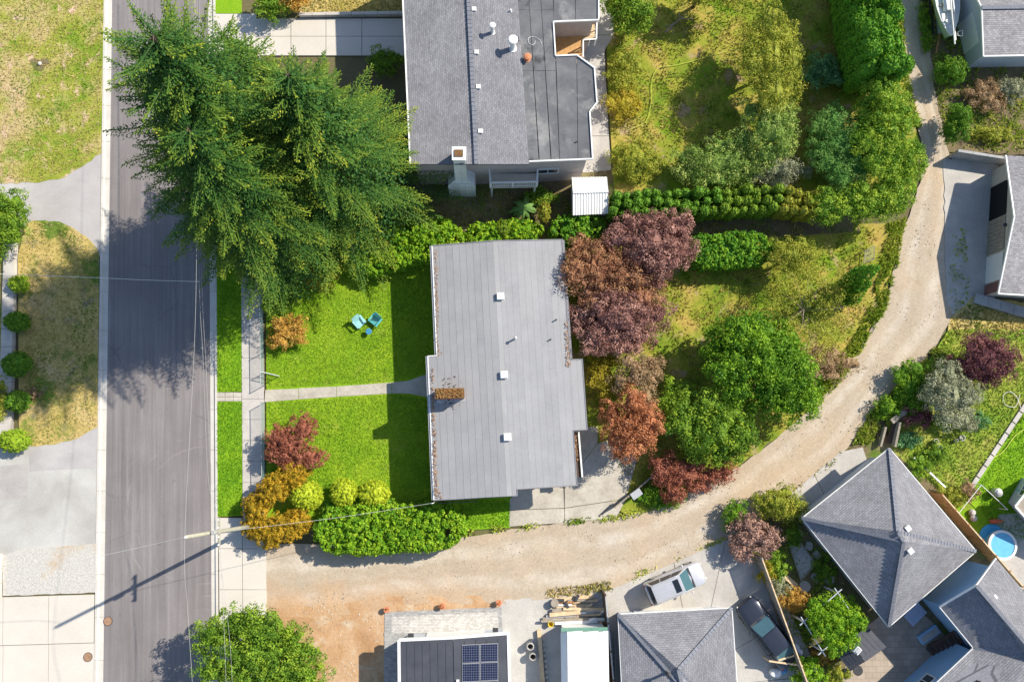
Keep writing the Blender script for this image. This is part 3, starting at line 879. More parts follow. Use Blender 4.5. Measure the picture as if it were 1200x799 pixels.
def window(parent, A, B, t0, t1, z0, z1, out=0.03, bars=1, fmat=None):
    """a framed window on the wall line A-B (left to right seen from outside)"""
    A = Vector(A); B = Vector(B); d = (B - A); L = d.length; d.normalize()
    nrm = Vector((d.y, -d.x, 0))
    a = A + d * (L * t0); b = A + d * (L * t1)
    w = (b - a).length
    mid = (a + b) / 2 + nrm * out; mid.z = (z0 + z1) / 2
    rz = math.atan2(d.y, d.x)
    fr = MB()
    fw = 0.09
    for (cx, cz, sx, sz) in ((0, (z1 - z0) / 2, w + fw, fw), (0, -(z1 - z0) / 2, w + fw, fw), (-w / 2, 0, fw, z1 - z0 - fw), (w / 2, 0, fw, z1 - z0 - fw)):
        fr.box(mid + d * cx + Vector((0, 0, cz)), (sx, 0.12, sz), rz)
    for k in range(bars):
        fr.box(mid + d * (w * ((k + 1) / (bars + 1) - 0.5)), (0.05, 0.10, z1 - z0 - fw), rz)
    f = fr.build("window", fmat or M_WHITE, parent)
    MB().box(mid, (w - fw * 0.4, 0.04, z1 - z0 - fw * 0.4), rz).build("pane", M_GLASS, f)
    return f

def panel_on_wall(parent, name, mat, A, B, t0, t1, z0, z1, out=0.03, thick=0.05):
    A = Vector(A); B = Vector(B); d = (B - A); L = d.length; d.normalize()
    nrm = Vector((d.y, -d.x, 0))
    a = A + d * (L * t0); b = A + d * (L * t1)
    mid = (a + b) / 2 + nrm * out; mid.z = (z0 + z1) / 2
    return MB().box(mid, ((b - a).length, thick, z1 - z0), math.atan2(d.y, d.x)).build(name, mat, parent)

def box_vent(parent, px, py, z, s=0.42, h=0.22, mat=None, rz=0.0):
    c = P(px, py, z + h)
    mb = MB().box((c.x, c.y, z + h * 0.4), (s * 0.8, s * 0.8, h * 0.8), rz)
    mb.prism([Vector((c.x + math.cos(rz + a) * s * .72, c.y + math.sin(rz + a) * s * .72, z + h * .8)) for a in (math.pi / 4, 3 * math.pi / 4, 5 * math.pi / 4, 7 * math.pi / 4)],
             [Vector((c.x + math.cos(rz + a) * s * .6, c.y + math.sin(rz + a) * s * .6, z + h * 1.15)) for a in (math.pi / 4, 3 * math.pi / 4, 5 * math.pi / 4, 7 * math.pi / 4)])
    return mb.build("roof_vent", mat or M_WHITE, parent)

def pipe_vent(parent, px, py, z, r=0.07, h=0.5, mat=None, cap=True):
    """px, py: foot of the pipe on the roof"""
    c = P(px, py, z)
    mb = MB().lathe((c.x, c.y, z - 0.15), [(r * 1.7, 0), (r * 1.6, 0.17), (r, 0.2), (r, h + 0.15)], 10)
    o = mb.build("vent_pipe", mat or M_ALU, parent, smooth=False)
    if cap:
        MB().lathe((c.x, c.y, z + h), [(r * 1.1, 0), (r * 1.9, 0.02), (r * 1.6, 0.08), (r * 0.4, 0.13)], 10).build("pipe_cap", mat or M_ALU, o)
    return o

def leaf_litter(name, pts, z, n, mat, size=0.09, parent=None, mound=0.04):
    """fallen leaves strewn over an area given by a polygon (sheet coords) on height z or function"""
    q = np.array(pts, float)
    x0, y0 = q.min(0); x1, y1 = q.max(0)
    out = []
    while len(out) < n:
        a = random.uniform(x0, x1); b_ = random.uniform(y0, y1)
        ins = False; j = len(q) - 1
        for i in range(len(q)):
            if (q[i][1] > b_) != (q[j][1] > b_) and a < (q[j][0] - q[i][0]) * (b_ - q[i][1]) / (q[j][1] - q[i][1]) + q[i][0]: ins = not ins
            j = i
        if ins:
            p = P(a, b_, z); out.append((p.x, p.y, z + random.uniform(0.005, mound)))
    pt = np.array(out)
    nn = np.tile(np.array([[0, 0, 1.0]]), (n, 1))
    return mesh_quads(name, leaves_at(pt, nn, size, 1.4, 0.35), rng.random(n), mat, parent)

L_LITTER = leafmat("dead_leaves", [(0.11, 0.06, 0.03), (0.20, 0.11, 0.06), (0.30, 0.20, 0.13)], 0.1, 0.8)

# ------------------------------------------------------------------ the grey-roofed house in the middle
def main_house():
    zr, ze, sl_ = 3.80, 3.25, 0.115
    A = P(577.5, 283, zr); B = P(594, 582, zr)
    uy = (A - B); uy.z = 0; uy.normalize(); ux = Vector((uy.y, -uy.x, 0))
    O = Vector((B.x, B.y, 0))
    def loc(px, py, z):
        p = P(px, py, z) - O
        return p.dot(ux), p.dot(uy)
    def W(x, y, z):
        return O + ux * x + uy * y + Vector((0, 0, z))
    xwn = loc(509, 350, ze)[0]; xws = loc(504.8, 500, ze)[0]
    yn = loc(578, 282.5, zr)[1]; ys = loc(540, 584, ze)[1]; yse = loc(640, 570.5, ze)[1]; yjw = loc(506, 417, ze)[1]
    xs = loc(606, 576, 3.7)[0]; xe1 = loc(663.5, 350, ze)[0]; xe2 = loc(685.5, 462, ze)[0]; xe3 = loc(674.3, 540, ze)[0]
    yj1 = loc(675, 421, ze)[1]; yj2 = loc(680, 503.5, ze)[1]
    root = thing("house", W(0, (yn + ys) / 2, 0), "long bungalow with low grey roll-roofed gable between front lawn and purple trees", "house")
    def zf(x): return zr - sl_ * abs(x)
    def yint(x):
        t = yjw if x < xwn else (yn if x < xe1 else yj1)
        b = ys if x < xs else (yse if x < xe3 else yj2)
        return b, t
    brk = sorted([xws, xwn, 0.0, xs, xe1, xe3, xe2])
    cols = []
    for a, b in zip(brk[:-1], brk[1:]):
        k = max(1, round((b - a) / 0.50))
        cols += [(a + (b - a) * i / k, a + (b - a) * (i + 1) / k) for i in range(k)]
    deck = MB()
    for k, (a, b) in enumerate(cols):
        y0, y1 = yint((a + b) / 2)
        za, zb = zf(a), zf(b)
        lap = 0.010
        hi, lo = (0.03, 0.03 + lap)
        ta, tb = (lo, hi) if b <= 0.01 else (hi, lo)
        mb = MB()
        # cross seams every few metres
        cuts = [y0, y1]
        for c0, c1 in zip(cuts[:-1], cuts[1:]):
            e = 0.006
            bot = [W(a, c0 + e, za - 0.02), W(b, c0 + e, zb - 0.02), W(b, c1 - e, zb - 0.02), W(a, c1 - e, za - 0.02)]
            top = [W(a + 0.004, c0 + e, za + ta), W(b - 0.004, c0 + e, zb + tb), W(b - 0.004, c1 - e, zb + tb), W(a + 0.004, c1 - e, za + ta)]
            MB().prism(bot, top).build("roofing_sheet", M_ROLL if random.random() < 0.6 else M_ROLL2, root)
        deck.prism([W(a, y0 + 0.02, za - 0.24), W(b, y0 + 0.02, zb - 0.24), W(b, y1 - 0.02, zb - 0.24), W(a, y1 - 0.02, za - 0.24)],
                   [W(a, y0 + 0.02, za - 0.022), W(b, y0 + 0.02, zb - 0.022), W(b, y1 - 0.02, zb - 0.022), W(a, y1 - 0.02, za - 0.022)])
    deck.build("roof_deck", M_FASCIA, root)
    # metal edge trim round the outline
    outl = [(xws, ys), (xs, ys), (xs, yse), (xe3, yse), (xe3, yj2), (xe2, yj2), (xe2, yj1), (xe1, yj1), (xe1, yn), (0, yn), (xwn, yn), (xwn, yjw), (xws, yjw)]
    for i in range(len(outl)):
        a = outl[i]; b = outl[(i + 1) % len(outl)]
        lightc = M_WHITE if (i in (11, 12, 10) or a[0] == b[0] and a[0] < 0) else M_FASCIA
        MB().beam(W(a[0], a[1], zf(a[0]) + 0.0), W(b[0], b[1], zf(b[0]) + 0.0), 0.07, 0.14).build("edge_trim", lightc, root)
    # walls
    d = 0.55
    wp = [W(xws + d, ys + d, 0), W(xs - d, ys + d, 0), W(xs - d, yse + d, 0), W(xe3 - d, yse + d, 0), W(xe3 - d, yn - d, 0), W(xwn + d, yn - d, 0), W(xwn + d, yjw + d, 0), W(xws + d, yjw + d, 0)]
    wp = [W(xws + d, ys + d, 0), W(xe3 - d, ys + d + 0.8, 0), W(xe1 - d, yj2, 0), W(xe1 - d, yn - d, 0), W(xwn + d, yn - d, 0), W(xwn + d, yjw + d, 0)]
    MB().slab(wp, 0, 3.02).build("wall", M_CREAM, root)
    for y in (ys + 3, yjw - 1.5, yjw + 2.5, yjw + 5.5):
        window(root, W(xwn + d, y + 1, 0), W(xwn + d, y - 1, 0), 0.1, 0.9, 1.0, 2.3)
    # gutters
    MB().beam(W(xws - 0.10, ys, zf(xws) - 0.08), W(xws - 0.10, yjw, zf(xws) - 0.08), 0.14, 0.12).build("gutter", M_ALU, root)
    MB().beam(W(xwn - 0.10, yjw + 0.1, zf(xwn) - 0.08), W(xwn - 0.10, yn, zf(xwn) - 0.08), 0.14, 0.12).build("gutter", M_ALU, root)
    MB().beam(W(xe1 + 0.10, yj1 + 0.1, zf(xe1) - 0.08), W(xe1 + 0.10, yn, zf(xe1) - 0.08), 0.14, 0.12).build("gutter", M_FASCIA, root)
    # lower east ledge with a parapet of white board, full of dead leaves
    a = loc(676.5, 506, 2.2); b = loc(681.5, 559, 2.2)
    MB().slab([W(xe3 - 0.3, a[1], 0), W(b[0] , a[1], 0), W(b[0] + 0.05, b[1], 0), W(xe3 - 0.3, b[1], 0)], 2.0, 2.16).build("ledge", M_DARKW, root)
    MB().beam(W(b[0], a[1], 2.2), W(b[0] + 0.05, b[1], 2.2), 0.12, 0.24).build("ledge_board", M_WHITE, root)
    leaf_litter("ledge_leaves", [(673, 508), (679, 508), (680, 540), (675, 540)], 2.18, 160, L_LITTER, 0.12, root).__setitem__("kind", "stuff")
    # vents
    for (px, py, zz) in ((586.3, 347, 3.68), (590.5, 439, 3.72), (594.5, 512, 3.74)):
        box_vent(root, px, py, zf(0.2) - 0.02, 0.55, 0.28, M_WHITE, math.atan2(ux.y, ux.x))
    pipe_vent(root, 603.5, 397, 3.70, 0.07, 0.55)
    pipe_vent(root, 651.5, 375, 3.3, 0.05, 0.35, M_DKMETAL, False)
    pipe_vent(root, 645, 398, 3.35, 0.05, 0.3, M_DKMETAL, False)
    # chimney
    cz = 4.75
    cpx = [(510.5, 455.5), (543, 455), (543.3, 466), (511, 467)]
    tp = PL(cpx, cz)
    ch = MB().prism([Vector((p.x, p.y, 2.9)) for p in tp], tp).build("chimney", M_BRICK, root)
    cc = sum(tp, Vector()) / 4
    grow = [cc + (p - cc) * 1.07 for p in tp]
    MB().slab(grow, cz - 0.02, cz + 0.10).build("chimney_cap", M_MOSS, ch)
    fl = [cc + (p - cc) * 0.9 for p in tp]
    lm2 = leaf_litter("chimney_moss", [(511.5, 456), (542, 455.8), (542, 465), (511.5, 466)], cz + 0.10, 420, leafmat("moss_tufts", [(0.11, 0.05, 0.02), (0.20, 0.09, 0.03), (0.16, 0.13, 0.05)], 0.1), 0.10, ch, 0.10)
    lm2["kind"] = "stuff"
    MB().beam(W(*loc(512, 470, 3.3), 3.32), W(*loc(545, 468, 3.5), 3.52), 0.3, 0.05).build("flashing", M_ALU, root)
    # dead leaves gathered along the western gutters and by the chimney
    k1 = leaf_litter("gutter_leaves", [(508.5, 292), (513, 292), (514.5, 405), (519, 416), (511.5, 416)], 3.33, 210, L_LITTER, 0.10, root)
    k2 = leaf_litter("gutter_leaves", [(505, 430), (508, 430), (513, 560), (518, 584), (509, 584)], 3.33, 330, L_LITTER, 0.10, root)
    k3 = leaf_litter("gutter_leaves", [(662, 375), (666, 375), (669, 430), (664, 430)], 3.33, 120, L_LITTER, 0.10, root)
    k4 = leaf_litter("gutter_leaves", [(515, 440), (550, 440), (552, 480), (518, 480)], 3.46, 60, leafmat("black_crumbs", [(0.03, 0.02, 0.015), (0.06, 0.04, 0.03)], 0.0), 0.13, root)
    for k in (k1, k2, k3, k4): k["kind"] = "stuff"
    # mast for the service drop at the south-west corner, with conduit along the south eave
    e = P(509, 588, 3.2)
    MB().tube([(e.x, e.y, 0.1), (e.x, e.y, 4.3), (e.x - 0.12, e.y, 4.42), (e.x - 0.2, e.y, 4.35)], 0.035, 6).build("service_mast", M_ALU, root)
    for off in (0.0, 0.25):
        a_, b_ = P(512, 586.5 + off * 12, 2.8), P(560, 584 + off * 12, 2.8)
        MB().tube([a_, b_], 0.03, 5).build("conduit", M_DKMETAL, root)
    a_, b_ = P(540, 588, 1.4), P(604, 583, 1.4)
    return root, W, (e.x - 0.1, e.y, 4.3)
HOUSE, HW, MAST_TOP = main_house()

# ------------------------------------------------------------------ the shingled house to the north
def north_house():
    root = thing("house", P(560, 60, 0), "big grey shingled house with flat dark rear roof and cedar deck, behind the conifers", "house")
    zr, zw, zf_ = 7.3, 5.6, 5.9
    def ln(x0, x1, y): return x0 + (x1 - x0) * y / 193.0
    N = -75
    we = lambda y: P(ln(473, 481.7, y), y, zw)
    rg = lambda y: P(ln(549, 558.5, y), y, zr)
    fl = lambda y: P(ln(607, 620, y), y, zf_ + 0.12)
    S = 192.5
    MB().roof([we(S), we(N), rg(N), rg(S)], we(S), we(N), 0.16).build("roof_slope", M_SH_GREY, root)
    MB().roof([fl(N), fl(S), rg(S), rg(N)], fl(N), fl(S), 0.16).build("roof_slope", M_SH_GREY, root)
    # ridge cap tabs, each one a piece
    a, b = rg(S), rg(N); L = (b - a).length; nt_ = int(L / 0.33)
    tabs = MB()
    for k in range(nt_):
        p = lerp(a, b, (k + 0.5) / nt_); d = (b - a).normalized()
        tabs.beam(p - d * 0.17 + Vector((0, 0, 0.05)), p + d * 0.16 + Vector((0, 0, 0.02)), 0.3, 0.03)
    tabs.build("ridge_cap", M_CAP, root)
    MB().beam(we(S) + Vector((-.05, 0, -.06)), we(N) + Vector((-.05, 0, -.06)), 0.13, 0.12).build("gutter", M_WHITE, root)
    # flat roof: membrane strips
    def strip(px, z=zf_):
        MB().slab(PL(px, z), z - 0.14, z + random.uniform(0, 0.02)).build("roof_membrane_strip", M_MEMB, root)
    for k in range(3):
        x0t, x1t = 606 + 14 * k, 620 - 0.4 + 14 * k
        sh = 12.5
        xa, xb, xc, xd = x0t, x1t, x1t + sh * 0.94, x0t + sh
        if k == 2: xb, xc = 648, 655.5
        cuts = [-75, 12, 83, S - 5]
        for c0, c1 in zip(cuts[:-1], cuts[1:]):
            f0, f1 = (c0) / 190.0, (c1) / 190.0
            strip([(xa + (xd - xa) * f0, c0 + .3), (xb + (xc - xb) * f0, c0 + .3), (xb + (xc - xb) * f1, c1), (xa + (xd - xa) * f1, c1)])
    strip([(648.4, -75), (674, -75), (674, 24), (649, 25)]); strip([(674.6, -75), (701, -75), (701, 22.5), (674.6, 24)])
    strip([(651.6, 67), (675.5, 66), (677, 186.5), (656, 187.4)]); strip([(676.1, 66), (695.5, 80.5), (698.5, 120), (690, 131), (693.5, 185.6), (677.6, 186.4)])
    edge = [(701.5, -75), (701.5, 24), (648.5, 26), (651, 66), (676, 65), (696.5, 80), (699.5, 120.5), (691, 131.3), (694.5, 186.5), (620, 189.5)]
    for a, b in zip(edge[:-1], edge[1:]):
        MB().beam(P(*a, zf_ + 0.03), P(*b, zf_ + 0.03), 0.10, 0.16).build("edge_flashing", M_WHITE, root)
    # walls
    pts = [(474, -75), (482.5, 190), (556, 190), (620, 188), (692, 184), (689, 132), (697, 120), (694, 81), (675.5, 67), (650, 68), (647, 24), (699, 22), (699, -75)]
    wl = inset(PL(pts, 5.5), 0.16)
    MB().slab(wl, 0, 5.5).build("wall", M_PINKST, root)
    g1 = inset([we(S), rg(S), fl(S)], 0.0)
    # gable infill
    yo = Vector((0, 0.22, 0))
    a, b, c = we(S) + yo, rg(S) + yo, fl(S) + yo
    MB().prism([Vector((a.x + .3, a.y, 5.46)), Vector((c.x, c.y, 5.46)), Vector((c.x, c.y + 0.2, 5.46)), Vector((a.x + .3, a.y + .2, 5.46))],
               [b + Vector((-0.05, 0, -0.2)), b + Vector((0.05, 0, -0.2)), b + Vector((.05, .2, -0.2)), b + Vector((-.05, .2, -.2))]).build("gable", M_PINKST, root)
    swl, swr = wl[1], wl[4]
    # lower floor face that steps out a little, window
    A_, B_ = wl[3], wl[4]
    window(root, A_, B_, 0.18, 0.55, 2.2, 3.1)
    A2, B2 = wl[1], wl[2]
    # chimney of white painted brick: wide base, shoulders, narrow stack
    c0 = P(542.5, 225, 0); y_w = wl[1].y
    hw = 1.05
    ch = thing  # noqa
    mb = MB()
    prof = [(0.0, hw, 1.0), (2.7, hw, 1.0), (3.5, 0.45, 0.78), (7.6, 0.42, 0.75)]
    ps = []
    for (z, w, d) in prof:
        for sx, yy in ((-1, -d), (1, -d), (1, 0.1), (-1, 0.1)):
            ps.append(Vector((c0.x + sx * w, y_w + yy, z)))
    fs = [(3, 2, 1, 0)]
    for i in range(len(prof) - 1):
        for k in range(4):
            k2 = (k + 1) % 4
            fs.append((i * 4 + k, i * 4 + k2, i * 4 + 4 + k2, i * 4 + 4 + k))
    fs.append((12, 13, 14, 15))
    mb.add(ps, fs)
    cho = mb.build("chimney", M_WHITEBRICK, root)
    MB().box((c0.x, y_w - 0.33, 7.66), (1.0, 1.0, 0.12)).build("chimney_cap", M_WHITE, cho)
    MB().box((c0.x - .02, y_w - 0.33, 7.75), (0.62, 0.5, 0.1)).build("flue", M_MOSS, cho)
    # balcony
    z = 2.5
    bp = [P(572.5, 200, z), P(630, 199, z), P(629.5, 219, z), P(574, 220, z)]
    bp[0].y = bp[1].y = y_w + 0.1
    MB().slab(bp, z - 0.2, z).build("balcony_floor", M_CREAM, root)
    ra = [bp[0] + Vector((0.06, 0, 0)), bp[3] + Vector((0.06, 0.06, 0)), bp[2] + Vector((-0.06, 0.06, 0)), bp[1] + Vector((-.06, 0, 0))]
    for a, b in zip(ra[:-1], ra[1:]):
        MB().beam(a + Vector((0, 0, 0.98)), b + Vector((0, 0, 0.98)), 0.12, 0.07).build("balcony_rail", M_WHITE, root)
        MB().beam(a + Vector((0, 0, 0.12)), b + Vector((0, 0, 0.12)), 0.06, 0.06).build("balcony_rail", M_WHITE, root)
    for p in (ra[1], lerp(ra[1], ra[2], 0.48), ra[2]):
        MB().box((p.x, p.y, z + 0.5), (0.16, 0.16, 1.0)).build("balcony_post", M_WHITE, root)
    gl = lerp(ra[1], ra[2], 0.5)
    nb = 22
    bal = MB()
    for k in range(nb):
        p = lerp(ra[1], ra[2], (k + 0.5) / nb); bal.box((p.x, p.y, z + 0.55), (0.04, 0.03, 0.84))
    bal.build("balusters", M_WHITE, root)
    for p in (bp[3] + Vector((.15, .12, 0)), bp[2] + Vector((-.15, .12, 0))):
        MB().box((p.x, p.y, 1.15), (0.14, 0.14, 2.3)).build("balcony_leg", M_WHITE, root)
    # cedar deck in the notch, boards, rail, bench
    zd = 2.75
    dk = [(646, 24), (698, 22), (697, 82), (676, 68), (648, 70)]
    MB().slab(PL([(650, 28), (697, 27), (696.5, 46), (683, 48), (683.5, 68), (652, 68)], zd - 0.05), zd - 0.3, zd - 0.03).build("deck_frame", M_DARKW, root)
    p0 = P(651, 47, zd); p1 = P(683, 47, zd)
    w = (p1 - p0).length; n = 22
    for k in range(n):
        x = p0.x + w * (k + 0.5) / n
        MB().beam((x, P(660, 34.5, zd).y, zd), (x, P(660, 67.5, zd).y, zd), w / n - 0.012, 0.04).build("deck_board", M_DECKW, root)
    q = P(690, 36, zd)
    for k in range(8):
        y = lerp(P(690, 29, zd), P(690, 46, zd), (k + .5) / 8).y
        MB().beam((p1.x + 0.03, y, zd), (P(697, 36, zd).x, y, zd), 0.12, 0.04).build("deck_board", M_WOODL, root)
    pm = [P(683.5, 67, zd + 1.0), P(683.5, 47, zd + 1.0), P(699, 46, zd + 1.0), P(699.5, 27, zd + 1.0)]
    for a, b in zip(pm[:-1], pm[1:]):
        MB().beam(a, b, 0.1, 0.06).build("deck_rail", M_WHITE, root)
        for t in (0.05, 0.5, 0.95):
            p = lerp(a, b, t); MB().box((p.x, p.y, zd + 0.5), (0.07, 0.07, 1.0)).build("deck_post", M_WHITE, root)
    c = P(672, 32, zd + 0.4)
    # vents and pipes
    for (px, py) in ((555.2, 10.5), (558.3, 61), (560.3, 101.5), (562.8, 153.5)):
        box_vent(root, px, py, 7.08, 0.34, 0.2, M_WHITE)
    pipe_vent(root, 577, 38.5, 6.75, 0.13, 1.0, M_WHITE); pipe_vent(root, 600.5, 57, 6.3, 0.2, 1.25, M_WHITE)
    pipe_vent(root, 598.5, 13.5, 6.25, 0.06, 0.25, M_WHITE, False); pipe_vent(root, 607, 47, 6.15, 0.06, 0.3, M_DKMETAL, False)
    pipe_vent(root, 618, 69.5, zf_ + .02, 0.16, 0.35, M_TERRA)
    MB().tube([P(674, 167, zf_ + .06), P(677.5, 165.5, zf_ + .07)], 0.05, 5).build("loose_pipe", M_DKMETAL, root)
    cb = [P(621 + 6 * math.cos(t) + t * 1.2, 48 + 5 * math.sin(t * 1.1), zf_ + 0.04) for t in [k * 0.5 for k in range(14)]]
    MB().tube(cb, 0.02, 4).build("cable_coil", M_WHITE, root)
    return root
north_house()
# sofa and grill on the deck stand there as things of their own
zd = 2.77
c = P(670, 31.5, zd)
so = thing("patio_bench", (c.x, c.y, zd), "pinkish cushioned bench on the cedar deck", "bench")
MB().box((c.x, c.y, zd + 0.22), (1.35, 0.55, 0.42)).build("seat", M_MAROON, so); MB().box((c.x, c.y + 0.3, zd + 0.4), (1.35, 0.12, 0.6)).build("backrest", plain("pink_cushion", (0.40, 0.22, 0.18), 0.8), so)
c = P(656, 32, zd)
gr = thing("barbecue", (c.x, c.y, zd), "dark lidded barbecue in the corner of the cedar deck", "barbecue")
MB().box((c.x, c.y, zd + 0.42), (0.7, 0.5, 0.8)).build("cabinet", M_DKMETAL, gr); MB().box((c.x, c.y, zd + 0.92), (0.66, 0.44, 0.2)).build("lid", M_DKMETAL, gr, bevel=0.06)

def shed_small():
    ze, zr = 2.0, 2.45
    c = [P(670, 208, ze), P(711.3, 207.5, ze), P(712.5, 250.5, ze), P(671.3, 252.5, ze)]
    r0 = lerp(c[0], c[3], 0.44); r1 = lerp(c[1], c[2], 0.44); r0.z = r1.z = zr
    root = thing("garden_shed", (c[0] + c[2]) / 2 * Vector((1, 1, 0)).x if False else Vector(((c[0].x + c[2].x) / 2, (c[0].y + c[2].y) / 2, 0)), "white corrugated metal shed beside the clipped cedar hedge", "shed")
    nrib = 13
    for (e0, e1, nm) in ((c[0], c[1], "north"), (c[3], c[2], "south")):
        mb = MB()
        prof = []
        for k in range(nrib * 4 + 1):
            t = k / (nrib * 4); up = 0.035 if (k % 4) in (0, 1) else 0.0
            a = lerp(e0, e1, t) + Vector((0, 0, up)); b = lerp(r0, r1, t) + Vector((0, 0, up))
            prof += [a, b]
        fs = [(2 * k, 2 * k + 2, 2 * k + 3, 2 * k + 1) for k in range(nrib * 4)]
        if e0 is c[0]: fs = [f[::-1] for f in fs]
        mb.add(prof, fs).build("roof_sheet", M_METALW, root)
    MB().beam(r0 + Vector((0, 0, .04)), r1 + Vector((0, 0, .04)), 0.22, 0.04).build("ridge_cap", M_METALW, root)
    MB().slab(inset([Vector((p.x, p.y, 0)) for p in c], 0.12), 0, 1.99).build("wall", M_METALW, root)
shed_small()

# ------------------------------------------------------------------ hip and gable houses
def hip(root, corners, ridge, ze, zr, mats, thick=0.14, capm=None):
    """corners: four eave corners in order; ridge: two points; ridge[0] meets faces 3,0 and ridge[1] meets 1,2 ends"""
    C = PL(corners, ze); R0, R1 = P(*ridge[0], zr), P(*ridge[1], zr)
    faces = [[C[0], C[1], R0], [C[1], C[2], R1, R0], [C[2], C[3], R1], [C[3], C[0], R0, R1]]
    for f, m in zip(faces, mats):
        MB().roof(f, f[0], f[1], thick).build("roof_slope", m, root)
    cm = capm or M_CAP
    up = Vector((0, 0, 0.02))
    for a, b in ((C[0], R0), (C[1], R0), (R0, R1), (C[2], R1), (C[3], R1)):
        L = (b - a).length; n = max(2, int(L / 0.3)); mb = MB(); d = (b - a).normalized()
        for k in range(n):
            p = lerp(a, b, (k + .5) / n) + up
            mb.beam(p - d * 0.155 + Vector((0, 0, 0.0)), p + d * 0.14 + Vector((0, 0, 0.03)), 0.26, 0.03)
        mb.build("hip_cap", cm, root)
    for i in range(4):
        a, b = C[i], C[(i + 1) % 4]
        MB().beam(a + Vector((0, 0, -0.08)), b + Vector((0, 0, -0.08)), 0.12, 0.12).build("gutter", M_WHITE, root)
    return C, R0, R1

def hip_house():
    ze, zr = 3.0, 5.7
    root = thing("house", P(1038, 630, 0), "square hip-roofed house with grey shingles in the lower right, turned on its corner", "house")
    C, R0, R1 = hip(root, [(1042.5, 525.5), (1143.8, 645.5), (1041.8, 733.8), (940.6, 607)], [(1052, 622.5), (1059, 634)], ze, zr, [M_SH_GREY] * 4)
    # note: faces follow the corner order north-east, south-east, south-west, north-west
    w = inset([Vector((p.x, p.y, 0)) for p in C], 0.5)
    MB().slab(w, 0, 2.95).build("wall", M_GREYWALL, root)
    window(root, w[3], w[2], 0.2, 0.4, 1.0, 2.2); window(root, w[3], w[2], 0.6, 0.8, 1.0, 2.2); window(root, w[2], w[1], 0.3, 0.6, 0.2, 2.2)
    for (px, py) in ((1064.5, 619), (1067.5, 645.5)):
        box_vent(root, px, py, 5.25, 0.42, 0.2, M_WHITE, 0.6)
hip_house()

def hip_garage():
    ze, zr = 2.8, 4.6
    root = thing("garage", P(795, 780, 0), "hip-roofed garage with blue-grey shingles below the silver car", "garage")
    C, R0, R1 = hip(root, [(857.5, 712.5), (868, 868), (733, 874), (724.8, 719.8)], [(795, 784), (800, 805)], ze, zr, [M_SH_GREY] * 4)
    w = inset([Vector((p.x, p.y, 0)) for p in C], 0.4)
    MB().slab(w, 0, 2.75).build("wall", M_GREYWALL, root)
    panel_on_wall(root, "garage_door", M_WHITE, w[0], w[3], 0.15, 0.85, 0.1, 2.2)
    pipe_vent(root, 782, 788, 4.25, 0.09, 0.5, M_DKMETAL)
hip_garage()

